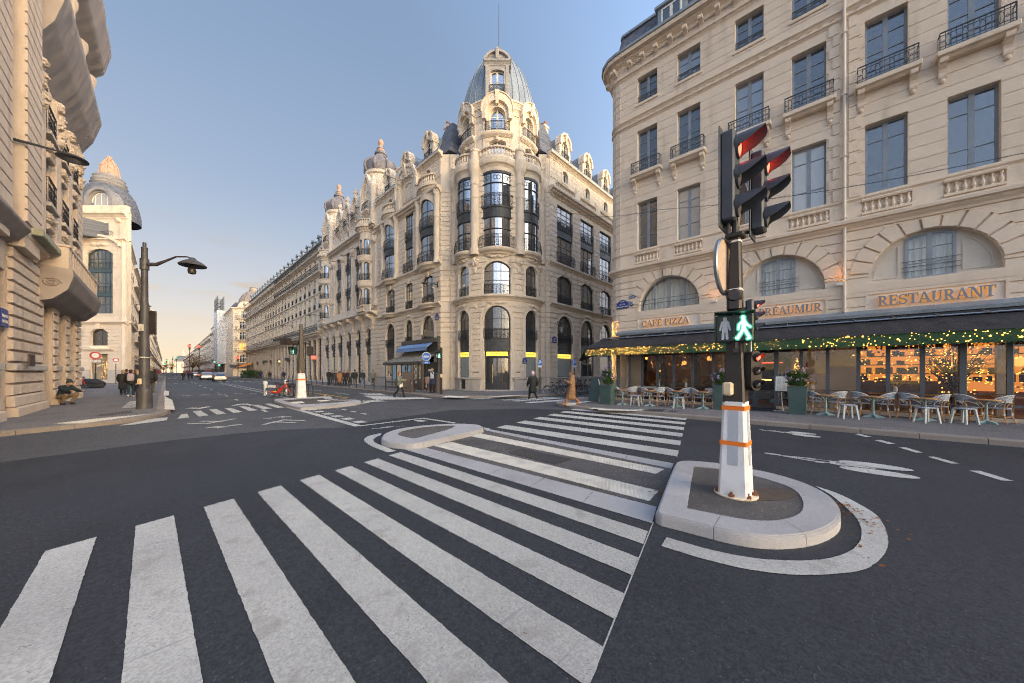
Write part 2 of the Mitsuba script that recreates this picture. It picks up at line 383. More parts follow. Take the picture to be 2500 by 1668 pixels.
# long street: cycle dashes, double line, lane dashes, stop lines, yellow bay
for a, b in ((17.5, 18.6), (21.4, 22.6), (25.8, 27), (30.5, 31.7), (36, 37.2), (42, 43.4), (49, 51), (57, 59), (66, 68.5), (76, 79)):
 lines([NT(3.0, a), NT(3.0, b)], .12, 'dash')
for n in (5.55, 6.15):
 lines([NT(n, 22.6), NT(n, 66)], .13)
for a in np.arange(13.6, 22, 1.1):
 lines([NT(5.6, a), NT(5.6, a + .55)], .13, 'dash')
for a in np.arange(20, 150, 6.5):
 lines([NT(9.6, a), NT(9.6, a + 3.)], .13, 'dash')
for t in (33.5, 68., 70.5):
 for n in np.arange(.8, 5.2, .95):
  lines([NT(n, t), NT(n + .5, t)], .4, 'dash')
for n in np.arange(6.4, 12.6, 1.0):
 lines([NT(n, 74), NT(n, 77)], .5, 'crossing_stripe')
for n in np.arange(.6, 12.6, 1.0):
 lines([NT(n, 118), NT(n, 122)], .5, 'crossing_stripe')
YEL = mat('road_yellow', pr(worn((.50, .30, .06), (.36, .24, .09), 4.), .75))
for pts in ([NT(6.7, 23), NT(8.3, 23), NT(8.3, 34), NT(6.7, 34), NT(6.7, 23)], [NT(6.7, 27.5), NT(8.3, 27.5)], [NT(6.7, 23), NT(8.3, 27.5)]):
 lines(pts, .14, 'yellow_line', YEL)
def bike_picto(w0, w1, up, tall=1.0):
 """the cycle symbol, laid on the road: wheel centres and which side is up"""
 a, b = np.array(w0), np.array(w1)
 e, L = (b - a), np.linalg.norm(b - a)
 f = np.array(up) / np.linalg.norm(up) * L * tall
 r = .36
 g = [Point(0, 0).buffer(r, 12), Point(1, 0).buffer(r, 12)]
 for pts, w in (([(0, 0), (.38, .42), (.82, .42), (1, 0)], .07), ([(.38, .42), (.48, .02), (.82, .42)], .07), ([(.3, .56), (.46, .56)], .1), ([(.80, .42), (.77, .62), (.66, .66)], .07), ([(.40, .62), (.62, .98), (.80, .66)], .13), ([(.42, .6), (.55, .3), (.52, .05)], .12)):
  g.append(LineString(pts).buffer(w / 2))
 g.append(Point(.70, 1.12).buffer(.11, 8))
 u = unary_union(g)
 u = affinity.affine_transform(u, [e[0], f[0], e[1], f[1], a[0], a[1]])
 mark(u, 'cycle_symbol')
def chevron(a, b, c, w=.14):
 for k in (0., .5):
  lines([tuple(np.array(p) + np.array([.0, -.95]) * k) for p in (a, b, c)], w, 'chevron')
w = [(-9.108, 10.442), (-8.776, 10.815)]
bike_picto(w[0], w[1], (.12, -.75), .8)
chevron(*[(-10.649, 11.668), (-9.954, 11.668), (-9.982, 12.271)])
w = [(-8.493, 12.839), (-8.827, 12.431)]
bike_picto(w[0], w[1], (-.12, .75), .8)
chevron(*[(-7.957, 11.369), (-8.034, 12.005), (-7.154, 11.792)])
w = [(-4.015, 10.189), (-3.829, 10.448)]
bike_picto(w[0], w[1], (1.0, .55), 1.5)
w = [(6.156, 5.746), (6.538, 6.16)]
bike_picto(w[0], w[1], (-.74, .68), 2.3)
w = [(7.791, 9.038), (8.026, 9.422)]
bike_picto(w[0], w[1], (-.74, .68), 1.8)
for c in ([(-15.094, 15.907), (-14.469, 15.757), (-14.681, 16.54)], [(-13.984, 17.136), (-14.174, 17.872), (-13.446, 17.636)]):
 lines(c, .3, 'worn_symbol')
lines([(1.589, 3.838), (0.425, 1.863)], .011, 'joint_line', z=MARK - .002)
# refuge between the islands: flush granite bands, studded strips, cover plates
for c in (((-2.351, 7.441), (-2.096, 7.759), (1.816, 4.273), (1.566, 3.809)), ((-0.859, 9.938), (-0.729, 10.115), (2.982, 6.294), (2.786, 5.95))):
 c = np.array(c)
 n = 6
 for i in range(n):
  f = [(i + .004) / n, (i + .996) / n]
  q = [c[0] + (c[3] - c[0]) * f[0], c[0] + (c[3] - c[0]) * f[1], c[1] + (c[2] - c[1]) * f[1], c[1] + (c[2] - c[1]) * f[0]]
  mark(poly(q), 'granite_band', FLUSH + .004, GRANITE)
refuge = Polygon([(-2.13, 7.781), (-1.42, 8.963), (-0.803, 9.834), (2.872, 6.104), (2.375, 5.206), (1.834, 4.291)])
mark(refuge, 'refuge_asphalt', FLUSH, ASPH_ISLE)
STUD = mat('studded_strip', pr(worn((.56, .53, .46), (.42, .40, .36), 6.), .8))
def studs(c, parent, z, name='studded_strip', dx=.062):
 c = np.array(c)
 strip = Polygon(c)
 mark(ragged(strip, .004), name, z, STUD, parent)
 e = c[3] - c[0]
 L = np.linalg.norm(e)
 e = e / L
 f = np.array([-e[1], e[0]])
 if f @ (c[1] - c[0]) < 0:
  f = -f
 base = m = lathe([(.019, 0), (.015, .006), (.0001, .007)], 6)
 out = []
 for i in range(int(L / dx) + 4):
  for j in range(-2, 14):
   p = c[0] + e * dx * (i - 1 + .5 * (j % 2)) + f * dx * (j + .5)
   if strip.contains(Point(p)) and strip.exterior.distance(Point(p)) > .025:
    out.append(mv(base, p[0], p[1], z + .001))
 obj(name + '_studs', cat(out), STUD, parent, kind='stuff')
studs(((-1.222, 9.089), (-0.991, 9.485), (2.646, 5.925), (2.38, 5.649)), 'road', FLUSH + .004)
studs(((-1.791, 7.802), (-1.463, 8.219), (2.087, 4.85), (1.794, 4.46)), 'road', FLUSH + .004)
def cover_fn(p, n, uv):
 a, b = (p.x - p.y) * 18, (p.x + p.y) * 18
 k = dr.maximum(dr.abs(a - dr.floor(a) - .5), dr.abs(b - dr.floor(b) - .5))
 return mikit.mix((.05, .05, .052), (.105, .10, .10), mikit.smoothstep(.33, .42, k))
COVER = mat('cover_iron', pr(mikit.proc(cover_fn), .55, .4))
def cover(c, parent='road', z=FLUSH + .005, n=2):
 c = np.array(c)
 for i in range(n):
  f = [(i + .03) / n, (i + .97) / n]
  q = Polygon([c[0] + (c[3] - c[0]) * f[0], c[0] + (c[3] - c[0]) * f[1], c[1] + (c[2] - c[1]) * f[1], c[1] + (c[2] - c[1]) * f[0]])
  obj('cover_plate', ext(q.buffer(-.02), z - .004, z), COVER, parent)
  obj('cover_frame', ext(q.difference(q.buffer(-.016)), z - .004, z + .002), IRON_G, parent)
cover(((-0.089, 7.116), (0.217, 7.516), (1.173, 6.58), (0.794, 6.216)))
def soft(pts, n=2, keep=62):
 """rounds a measured outline (corner cutting), leaving its sharp corners"""
 p = [np.array(q, float) for q in pts]
 for _ in range(n):
  out = []
  for i in range(len(p)):
   a, b, c = p[i - 1], p[i], p[(i + 1) % len(p)]
   u, v = b - a, c - b
   t = math.degrees(math.acos(np.clip(u @ v / (np.linalg.norm(u) * np.linalg.norm(v) + 1e-9), -1, 1)))
   out += [b] if t > keep else [b - u * .25, b + v * .25]
  p = out
 return p
def kerb_ring(name, outer, inner, label, cuts, zt=.13, m=GRANITE, fill=ASPH_ISLE, fz=None):
 k = thing(name, None, None)
 tag(k, label, kind='structure')
 o, i = poly(soft(outer)).buffer(.12).buffer(-.12).buffer(-.1).buffer(.1), poly(soft(inner))
 i = i.intersection(o.buffer(-.1))
 ring = o.difference(i)
 obj('fill', ext(i.buffer(.01), -.01, fz or zt - .012), fill, k)
 c = np.array(o.centroid.coords[0])
 gaps = unary_union([LineString([c, c + 9 * np.array([math.cos(a), math.sin(a)])]).buffer(.003) for a in cuts])
 for p in polys(ring.difference(gaps)):
  obj('kerb_stone', cat(ext(p, -.01, zt - .035), ext(p.intersection(o.buffer(-.006)), zt - .035, zt - .022), ext(p.intersection(o.buffer(-.015)), zt - .022, zt - .011), ext(p.intersection(o.buffer(-.03)), zt - .011, zt)), m, k)
 return k
kerb_ring('traffic_island', [(1.586, 3.798), (1.878, 3.577), (2.187, 3.325), (2.468, 3.248), (2.796, 3.283), (3.09, 3.384), (3.414, 3.569), (3.668, 3.798), (3.883, 4.048), (4.074, 4.364), (4.151, 4.676), (4.164, 4.947), (4.053, 5.334), (3.86, 5.566), (3.646, 5.863), (3.187, 6.071), (2.952, 6.036), (2.82, 5.919)],
  [(2.015, 3.934), (3.035, 5.7), (3.415, 5.536), (3.63, 5.234), (3.759, 4.947), (3.807, 4.593), (3.597, 4.215), (3.319, 3.884), (3.081, 3.706), (2.764, 3.59), (2.491, 3.619), (2.276, 3.752)], 'rounded granite kerb island carrying the tall signal pole', [.3, 1.1, 1.9, 2.6, 3.4, 4.0, 4.6, 5.1, 5.6])
kerb_ring('traffic_island', [(-3.075, 7.962), (-3.299, 8.781), (-3.137, 9.515), (-2.542, 10.106), (-1.753, 10.382), (-1.122, 10.289), (-0.829, 9.901), (-0.786, 9.384), (-1.2, 8.781), (-1.656, 8.056), (-2.018, 7.474), (-2.317, 7.441), (-2.801, 7.641)],
  [(-2.936, 8.604), (-2.935, 9.157), (-2.657, 9.676), (-2.151, 10.017), (-1.65, 10.046), (-1.675, 9.41), (-1.992, 8.713), (-2.28, 8.037), (-2.55, 8.191)], 'small empty granite kerb island at the far end of the near crossing', [.2, 1.2, 2.2, 3.0, 3.9, 4.8, 5.6])
kerb_ring('traffic_island', [(-13.394, 19.14), (-13.743, 19.847), (-13.038, 20.826), (-11.912, 22.07), (-11.421, 21.666), (-10.964, 20.826), (-10.87, 20.29), (-9.695, 19.14), (-8.921, 19.391), (-8.34, 18.835), (-7.948, 17.976), (-7.841, 17.192), (-8.43, 15.812), (-9.297, 15.009), (-9.997, 15.604), (-12.283, 17.841)],
  [(-12.742, 18.835), (-12.346, 19.847), (-11.434, 20.826), (-11.275, 20.29), (-9.891, 18.835), (-8.79, 18.835), (-8.614, 18.198), (-9.259, 16.946), (-10.138, 16.473), (-10.789, 16.946)], 'long low granite island beside the red bicycle', [.15, .8, 2.4, 3.0, 3.3, 5.6, 6.1])
for c in ([(-11.532, 17.707), (-11.199, 18.198), (-10.451, 17.242), (-10.757, 16.825)], [(-10.731, 18.687), (-10.441, 19.203), (-9.804, 18.482), (-10.115, 18.031)]):
 studs(c, 'traffic_island_002', .128, dx=.09)
# painted edges round the islands
for a in ([(1.448, 3.314), (1.713, 3.084), (1.996, 2.921), (2.302, 2.839), (2.592, 2.839), (2.927, 2.883), (3.199, 3.0), (3.516, 3.202), (3.793, 3.434), (4.127, 3.785), (4.332, 4.062), (4.45, 4.383), (4.541, 4.759), (4.494, 5.064), (4.436, 4.885), (4.374, 4.66), (4.21, 4.343), (4.02, 3.989), (3.828, 3.743), (3.595, 3.506), (3.378, 3.33), (3.107, 3.172), (2.803, 3.069), (2.473, 3.05), (2.19, 3.089), (1.879, 3.233), (1.581, 3.488)],
  [(-2.479, 7.294), (-2.605, 7.153), (-3.191, 7.737), (-3.576, 8.274), (-3.695, 8.502), (-3.783, 8.827), (-3.767, 9.132), (-3.601, 9.411), (-3.498, 9.109), (-3.516, 8.869), (-3.488, 8.601), (-3.405, 8.367), (-3.226, 8.093), (-2.974, 7.819)],
  [(-10.047, 16.048), (-9.736, 15.752), (-8.832, 16.568), (-8.088, 17.837), (-7.766, 18.481), (-7.921, 19.031), (-8.503, 19.318), (-8.213, 18.946), (-8.148, 18.401), (-9.031, 16.94), (-9.923, 16.089)]):
 mark(ragged(poly(soft(a)).buffer(.01).buffer(-.01)), 'island_edge_line')
# ---------------------------------------------------------------- pavements with kerb stones one by one
def pavement(edge, back, label, step=1.05, w=.30, zt=.13, m=KERBM, near=45.):
 k = thing('pavement', None, None)
 tag(k, label, kind='structure')
 full = poly(list(edge) + list(back))
 line = LineString(edge)
 ring = line.buffer(w, single_sided=False).intersection(full)
 obj('surface', ext(full.difference(ring), -.02, zt), PAVE, k)
 n = int(line.length / step)
 rest = []
 for i in range(n):
  a, b = line.interpolate(i * step + .006), line.interpolate((i + 1) * step - .006)
  mid = line.interpolate((i + .5) * step)
  t = np.array([b.x - a.x, b.y - a.y])
  t /= np.linalg.norm(t)
  nn = np.array([-t[1], t[0]])
  if not full.contains(Point(mid.x + nn[0] * .1, mid.y + nn[1] * .1)):
   nn = -nn
  A, B, M = np.array([a.x, a.y]), np.array([b.x, b.y]), np.array([mid.x, mid.y])
  h = zt + .004 * rng.random()
  lo, hi = [], []
  for z, f in ((-.02, -.004), (h - .025, .006), (h, .03)):
   lo.append([(A + nn * f).tolist() + [z], (M + nn * f).tolist() + [z], (B + nn * f).tolist() + [z]])
  s = hull([p for r in lo for p in r] + [(A + nn * w).tolist() + [h - .001], (B + nn * w).tolist() + [h - .001], (A + nn * w).tolist() + [-.02], (B + nn * w).tolist() + [-.02]])
  if np.hypot(*M) < near:
   obj('kerb_stone', s, m, k)
  else:
   rest.append(s)
 if rest:
  obj('distant_kerb', cat(rest), m, k, kind='stuff')
 return k
rng = np.random.default_rng(5)
PV_CAFE = pavement([(18.9, .9), (11.5, 7.66), (7.09, 11.7), (4.4, 14.17), (3.3, 15.1), (2.5, 16.1), (2.15, 17.1), (2.4, 18.2), (3.2, 19.5), (5.3, 22.1), (34, 53.3)], [(80, 40), (40, -8)], 'grey café pavement with a worn granite kerb')
PV_MID = pavement([NT(13, 330), NT(13, 53.3), (-12.9, 30.3), (-9.64, 27.3), (-7.2, 24.8), (-5.85, 23.3), (-4.3, 22.3), (-1.84, 22.1), (-.4, 22.2), (1, 22.9), (2.58, 24), (5.3, 26.9), (7.7, 29.8), (42, 66.5)], [(40, 180), NT(60, 330)], 'grey pavement around the round corner building')
PV_LEFT = pavement([(-14.6, 3), (-13.4, 8.96), (-13.0, 10.4), (-12.72, 11.4), (-13.05, 12.5), (-14.0, 14.0), NT(0, 21), NT(0, 330)], [NT(-40, 330), (-60, 3)], 'broad grey pavement before the rusticated bank building')
studs([(-13.861, 10.287), (-13.932, 11.453), (-14.994, 13.509), (-14.457, 14.158)][:2] + [(-13.444, 12.777), (-13.031, 10.408)], PV_LEFT, .134, dx=.07)
for c in ([(-22.775, 22.319), (-22.847, 22.732), (-28.031, 27.889), (-29.082, 28.536)], [(-14.536, 14.281), (-13.937, 14.117), (-19.11, 19.184), (-22.313, 21.921)]):
 mark(poly(c), 'pale_slab', .134, STUD, PV_LEFT)
for t in np.arange(22.5, 27, .55):
 mark(poly([NT(-1.35, t), NT(-.75, t), NT(-.75, t + .3), NT(-1.35, t + .3)]), 'studded_strip', .134, STUD, PV_LEFT)
mark(poly([(-15.11, 12.332), (-15.408, 13.772), (-14.604, 13.158), (-14.479, 12.079)]), 'cover_plate', .134, COVER, PV_LEFT)
mark(poly([(-12.389, 10.733), (-12.966, 12.401), (-12.788, 12.689), (-12.046, 11.9), (-12.13, 10.885)]), 'kerb_paint')
for c in ([(3.652, 14.487), (4.498, 14.243), (5.304, 13.973), (4.964, 13.651), (3.523, 13.973)], [(4.339, 13.973), (5.369, 14.243), (5.453, 13.973), (4.638, 13.651)], [(2.554, 16.529), (2.815, 17.252), (3.273, 17.252), (3.115, 16.189), (2.529, 15.758)], [(3.252, 14.501), (3.512, 14.866), (4.028, 14.591), (3.931, 14.239)], [(3.419, 17.771), (4.268, 18.379), (4.24, 18.153), (3.432, 17.127)]):
 mark(poly(c), 'pale_strip', .134, STUD, PV_CAFE)
mark(poly([(5.218, 13.651), (5.879, 14.381), (6.459, 14.312), (5.844, 13.343)]), 'cover_plate', .134, COVER, PV_CAFE)
mark(poly([(6.162, 13.495), (6.446, 13.875), (6.699, 13.714), (6.376, 13.343)]), 'cover_plate', .134, COVER, PV_CAFE)
for c in ([(-4.385, 21.092), (-4.208, 22.481), (-2.64, 21.491), (-3.02, 20.709)], [(-1.707, 20.963), (-0.565, 21.491), (0.856, 22.481), (-0.181, 22.934)]):
 mark(poly(c), 'pale_strip', .134, STUD, PV_MID)
# fallen leaves along the kerbs
leaf = []
for c, n, s in (((3.962, 4.0), 70, .30), ((3.218, 3.437), 14, .30), ((2.06, 4.74), 26, .16), ((-1.425, 8.48), 30, .22), ((2.428, 13.483), 14, .4), ((4.148, 4.265), 30, .16)):
 for _ in range(n):
  p = np.array(c) + rng.normal(0, s, 2) * [.45, 1]
  r = rng.uniform(.014, .03)
  z = .02 + .012 * rng.random()
  g = np.array([[0, 0, 0], [r, r * .5, .006], [2 * r, 0, 0], [r, -r * .5, .004]])
  leaf.append(mv((g, np.array([[0, 2, 1], [0, 3, 2]])), p[0], p[1], z + (.13 if c[1] > 9 and c[0] > 1 else 0), rz=rng.uniform(0, 6.3), rx=rng.normal(0, .3)))
obj('fallen_leaves', cat(leaf), mat('leaf_litter', two({'type': 'diffuse', 'reflectance': rgb(.22, .09, .035)})), kind='stuff', label='brown fallen leaves gathered along the island kerbs')
# ================================================================ building kit
def opening(u, z0, z1, w, rise=0.):
 """a window or door hole in (u, z): square-headed, or with an arch of this rise"""
 h = w / 2
 if rise <= 0:
  return sbox(u - h, z0, u + h, z1)
 r = (h * h + rise * rise) / (2 * rise)
 a = math.asin(min(1., h / r)) if rise <= h else math.pi - math.asin(h / r)
 n = 14
 arc = [(u + r * math.sin(t), z1 - r + r * math.cos(t)) for t in np.linspace(a, -a, n)]
 return Polygon([(u - h, z0), (u + h, z0), *arc])
class Wall:
 """collects the stones of one building, so that the largest become parts one by one"""
 def __init__(s, key, m):
  s.key, s.m, s.stones, s.used = key, m, [], 0
 def body(s, fr, region, holes, core=.42, name='wall', m=None):
  g = region.difference(unary_union(holes)) if holes else region
  obj(name, slab(fr, g, -core, 0), m or s.m, s.key)
  return g
 def courses(s, fr, g, zs, proud=.05, gap=.03, m=None, cuts=None, rough=0.):
  for a, b in zip(zs[:-1], zs[1:]):
   row = g.intersection(sbox(-999, a + gap / 2, 999, b - gap / 2))
   for p in polys(row):
    ps = [p]
    if cuts:
     u0, _, u1, _ = p.bounds
     off = (cuts / 2) * (int(round(a / (b - a))) % 2)
     e = np.arange(math.floor((u0 - off) / cuts) * cuts + off, u1 + cuts, cuts)
     ps = [q for i in range(len(e) - 1) for q in polys(p.intersection(sbox(e[i] + .004, -99, e[i + 1] - .004, 99)))]
    for q in ps:
     if q.area > .004:
      s.stones.append((q, fr, proud, m or s.m, rough))
 def finish(s, name='wall__stone_course', most=300):
  def size(x):
   c = x[0].representative_point()
   p = x[1].at(c.x, 0, c.y)
   return -x[0].area / (p[0] ** 2 + p[1] ** 2)
  ms = sorted(s.stones, key=size)
  rest = {}
  for i, (q, fr, d, m, rough) in enumerate(ms):
   g = slab(fr, q, -.01, d) if not rough else boss(fr, q, d, rough)
   if i < most:
    obj(name, g, m, s.key)
   else:
    rest.setdefault(m, []).append(g)
  for m, gs in rest.items():
   obj('wall__small_stone_courses', cat(gs), m, s.key, kind='stuff')
def boss(fr, q, d, rough):
 """a hewn block: sloping margins and an uneven face"""
 u0, z0, u1, z1 = q.bounds
 n, k = max(3, int((u1 - u0) / .08)), max(3, int((z1 - z0) / .08))
 us, zs = [np.concatenate([[a], np.linspace(a + .025, b - .025, c - 1), [b]]) for a, b, c in ((u0, u1, n), (z0, z1, k))]
 U, Z = np.meshgrid(us, zs, indexing='ij')
 e = np.minimum(np.minimum(U - u0, u1 - U), np.minimum(Z - z0, z1 - Z))
 D = np.where(e < 1e-6, .25 * d, d + rough * (meshkit.noise(np.stack([U * 9, Z * 9, U * 0 + d * 31], -1), 5) - .5) * 2)
 v = np.stack([U, D, Z], -1).reshape(-1, 3)
 f = []
 for i in range(n):
  for j in range(k):
   a, b, c, e2 = i * (k + 1) + j, (i + 1) * (k + 1) + j, (i + 1) * (k + 1) + j + 1, i * (k + 1) + j + 1
   f += [[a, b, c], [a, c, e2]]
 rim = [i * (k + 1) for i in range(n + 1)] + [n * (k + 1) + j for j in range(1, k + 1)] + [i * (k + 1) + k for i in range(n - 1, -1, -1)] + [j for j in range(k - 1, 0, -1)]
 base = len(v)
 bv = v[rim].copy()
 bv[:, 1] = -.01
 m = len(rim)
 for i in range(m):
  j = (i + 1) % m
  f += [[rim[i], base + i, base + j], [rim[i], base + j, rim[j]]]
 return fr((np.vstack([v, bv]), np.array(f)))
def bars(g, cols, rows, w=.035):
 """glazing bars across an opening: cols and rows as positions"""
 out = [sbox(c - w / 2, -99, c + w / 2, 99) for c in cols] + [sbox(-999, r - w / 2, 999, r + w / 2) for r in rows]
 return unary_union(out) if out else None
def window(parent, fr, g, d=-.26, cols=(), rows=(), frame=FRAMEW, pane=GL_SKY, fw=.07, bar=.04, thick=.06, single=False, mid=None, name='window', curtain=None):
 """frame with sashes, panes as sheets of their own (each with its own slight tilt)"""
 inner = g.buffer(-fw)
 b = bars(g, cols, rows, bar)
 if mid is not None:
  m = sbox(mid - .07, -99, mid + .07, 99)
  b = m if b is None else b.union(m)
 holes = inner.difference(b) if b is not None else inner
 k = obj(name, slab(fr, g.difference(holes), d - thick / 2, d + thick / 2), frame, parent)
 ps = polys(holes)
 if single:
  obj('pane', cat([sheet(fr, p, d, (rng.normal(0, .004), rng.normal(0, .004))) for p in ps]), pane, k)
 else:
  for p in ps:
   obj('pane', sheet(fr, p, d, (rng.normal(0, .005), rng.normal(0, .005))), pane, k)
 return k
RING = {}
def ring(r, w=.014, n=10, k=4):
 if (r, w, n) not in RING:
  a = np.arange(n) * 2 * math.pi / n
  RING[(r, w, n)] = tube(np.stack([r * np.cos(a), 0 * a, r * np.sin(a)], 1), w, k, closed=True)
 return RING[(r, w, n)]
def railing(fr, u0, u1, z0, z1, d=.12, style=0, depth=0., step=.115, belly=0.):
 """wrought iron: rails, uprights, rings and scrolls; style 0 plain rings, 1 rich scrolls, 2 long ovals"""
 out, h = [], z1 - z0
 def bar(a, b, zz0, zz1, t=.011, dd=d):
  n = max(1, int(math.ceil((b - a) / .25))) if fr.curved else 1
  e = np.linspace(a, b, n + 1)
  for i in range(n):
   out.append(bx(e[i], e[i + 1], dd - t, dd + t, zz0, zz1))
 bar(u0, u1, z1 - .03, z1, .022)
 bar(u0, u1, z0, z0 + .022)
 bar(u0, u1, z1 - .13, z1 - .115)
 bar(u0, u1, z0 + .10, z0 + .115)
 n = max(2, int(round((u1 - u0) / step)))
 us = np.linspace(u0, u1, n + 1)
 for i, u in enumerate(us):
  if style == 1 and i % 2 == 1:
   continue
  if belly:
   p = [(u, d + belly * math.sin(math.pi * min(1., t * 1.5)) * (1 - t), z0 + h * t) for t in (0, .2, .4, .7, 1)]
   out.append(tube(p, .011, 4))
  else:
   out.append(bx(u - .008, u + .008, d - .008, d + .008, z0, z1))
 s = (u1 - u0) / n
 for i in range(n):
  c = (us[i] + us[i + 1]) / 2
  b = belly * .45
  if style == 0 and i % 2 == 0:
   out.append(mv(ring(min(.045, s * .42), .009, 8), c, d, z1 - .072))
   out.append(mv(ring(min(.045, s * .42), .009, 8), c, d, z0 + .06))
  elif style == 1:
   r = s * .44
   for z, k in ((z1 - .075, .8), (z0 + h * .66, 1.1), (z0 + h * .44, .9), (z0 + h * .28, 1.1), (z0 + .06, .8)):
    out.append(mv(ring(round(min(r * k, h * .14), 3), .013, 8), c + (s * .12 if i % 2 else -s * .12), d + (b if .15 < (z - z0) / h < .7 else 0), z))
  elif style == 2:
   if i % 3 == 1:
    a = np.arange(12) * math.pi / 6
    out.append(tube(np.stack([c + s * .5 * np.cos(a), 0 * a + d, z0 + h * .47 + h * .3 * np.sin(a)], 1), .010, 4, closed=True))
   else:
    out.append(mv(ring(round(s * .3, 3), .008, 8), c, d, z0 + h * .45))
    out.append(bx(us[i], us[i + 1], d - .006, d + .006, z0 + h * .44, z0 + h * .46))
 if depth:
  for u in (u0, u1):
   out.append(bx(u - .012, u + .012, d - depth, d, z1 - .025, z1))
   out.append(bx(u - .010, u + .010, d - depth, d, z0, z0 + .02))
   for t in np.linspace(d - depth + .06, d - .06, max(2, int(depth / .13))):
    out.append(bx(u - .008, u + .008, t - .008, t + .008, z0, z1))
 m = cat(out)
 return fr(m)
def baluster(h, r=.075):
 return lathe([(r * .8, 0), (r * .8, h * .09), (r * .45, h * .13), (r, h * .3), (r * .95, h * .42), (r * .42, h * .72), (r * .42, h * .8), (r * .75, h * .88), (r * .75, h)], 8)
def balustrade(parent, fr, u0, u1, z0, z1, d0=-.05, d1=.18, m=None, step=.22, each=False, holder=''):
 """rail, base and turned balusters"""
 m = m or STONE
 h = z1 - z0
 rail = [mold(fr, u0, u1, [(d0 - .02, z1 - h * .16), (d1 + .03, z1 - h * .16), (d1 + .05, z1 - h * .06), (d1 + .02, z1), (d0 - .02, z1)]), mold(fr, u0, u1, [(d0 - .02, z0), (d1 + .04, z0), (d1 + .04, z0 + h * .14), (d0 - .02, z0 + h * .14)])]
 k = obj('balustrade', cat(rail), m, parent)
 n = max(1, int((u1 - u0) / step))
 b = baluster(h * .71, min(.085, step * .36))
 bs = [fr(mv(b, u0 + (i + .5) * (u1 - u0) / n, (d0 + d1) / 2, z0 + h * .14)) for i in range(n)]
 if each:
  for q in bs:
   obj('baluster', q, m, k, smooth=50)
 else:
  obj('balusters', cat(bs), m, k, smooth=50, kind='stuff')
 return k
def lump(fr, u, z, w, h, d, seed=0, k=2):
 """carved relief: an uneven swelling of leaves and scrolls"""
 v, f = ICO[k]
 n = meshkit.fbm(v * (2.6 if k < 3 else 4.2) + seed * 7.1, 3, seed)
 q = v * (0.62 + .75 * n[:, None])
 q = np.column_stack([q[:, 0] * w / 2, np.maximum(q[:, 1], -.15) * d, q[:, 2] * h / 2])
 return fr((q + [u, 0, z], f))
def console(fr, u, z0, z1, w, d):
 """scrolled bracket under a balcony or cornice"""
 h = z1 - z0
 p = Polygon([(0, z0), (d * .16, z0), (d * .30, z0 + h * .08), (d * .34, z0 + h * .2), (d * .26, z0 + h * .34), (d * .34, z0 + h * .5), (d * .7, z0 + h * .68), (d * .96, z0 + h * .74), (d, z0 + h * .86), (d * .96, z1), (0, z1)])
 m = ext(p, -w / 2, w / 2)
 v = m[0]
 return fr((np.column_stack([v[:, 2] + u, v[:, 0], v[:, 1]]), m[1]))
def chimney(parent, x, y, z0, z1, w, l, rz=0., m=None, pots=5):
 k = obj('chimney', cat(mv(bx(-w / 2, w / 2, -l / 2, l / 2, z0, z1), x, y, 0, rz), mv(bx(-w / 2 - .08, w / 2 + .08, -l / 2 - .08, l / 2 + .08, z1 - .25, z1 - .02), x, y, 0, rz)), m or STONE, parent)
 b = lathe([(.12, 0), (.11, .35), (.14, .38), (.14, .45), (.09, .45)], 8)
 obj('chimney_pots', cat([mv(mv(b, 0, (i + .5) / pots * l - l / 2, z1 - .02), x, y, 0, rz) for i in range(pots)]), TERRA, k, kind='stuff')
def rect_z(a, b, step):
 n = max(1, int(round((b - a) / step)))
 return list(np.linspace(a, b, n + 1))
# ================================================================ the restaurant building on the corner (right of the picture)
RBF = Frame((6.09, 20.8), (.736, -.677), (-.677, -.736))
RBK = thing('restaurant_building', 'beige stone corner building with arched first floor above a café awning', 'building')
W = Wall(RBK, STONER)
R_END = 19.
cols = [2.14, 4.30, 6.93, 9.05, 11.30, 13.34, 15.5, 17.7]
arches = [3.25, 8.0, 12.4, 17.0]
holes = []
A_W, A_Z0, A_Z1 = 3.14, 5.17, 6.92
row = {'c': (8.72, 11.45), 'b': (13.0, 15.56), 'a': (17.12, 18.62)}
hole = {}
for i, c in enumerate(cols):
 for r, (z0, z1) in row.items():
  hole[(r, i)] = opening(c, z0, z1, 1.12)
ah = [opening(c, A_Z0, A_Z1, A_W, 1.57) for c in arches]
shop = sbox(.9, -.5, R_END, 3.6)
region = sbox(.55, -.5, R_END, 19.3)
g = W.body(RBF, region, list(hole.values()) + ah + [shop], .45)
first = g.intersection(sbox(0, 3.9, R_END, 7.35))
# first floor: courses running into wedge-shaped arch stones
ring_o = [opening(c, A_Z0, A_Z1 + .62, A_W + 1.1, 2.1).intersection(sbox(-9, 5.55, 99, 7.3)) for c in arches]
signs = [sbox(c - 1.62, 4.12, c + 1.62, 4.78) for c in arches]
W.courses(RBF, first.difference(unary_union(ring_o)).difference(unary_union(signs)), rect_z(3.9, 7.35, .405), .06, .04)
for c, o, h in zip(arches, ring_o, ah):
 for k in range(11):
  a0, a1 = math.radians(-82 + k * 164 / 11 + .6), math.radians(-82 + (k + 1) * 164 / 11 - .6)
  w = Polygon([(c, 5.32), (c + 6 * math.sin(a0), 5.32 + 6 * math.cos(a0)), (c + 6 * math.sin(a1), 5.32 + 6 * math.cos(a1))])
  q = o.difference(h).intersection(w).buffer(-.012).intersection(g)
  for p in polys(q):
   obj('wall__arch_stone', slab(RBF, p, -.01, .085 if k != 5 else .13), STONER, RBK)
W.courses(RBF, g.intersection(sbox(0, 8.62, R_END, 15.95)), rect_z(8.62, 15.95, .458), .03, .018)
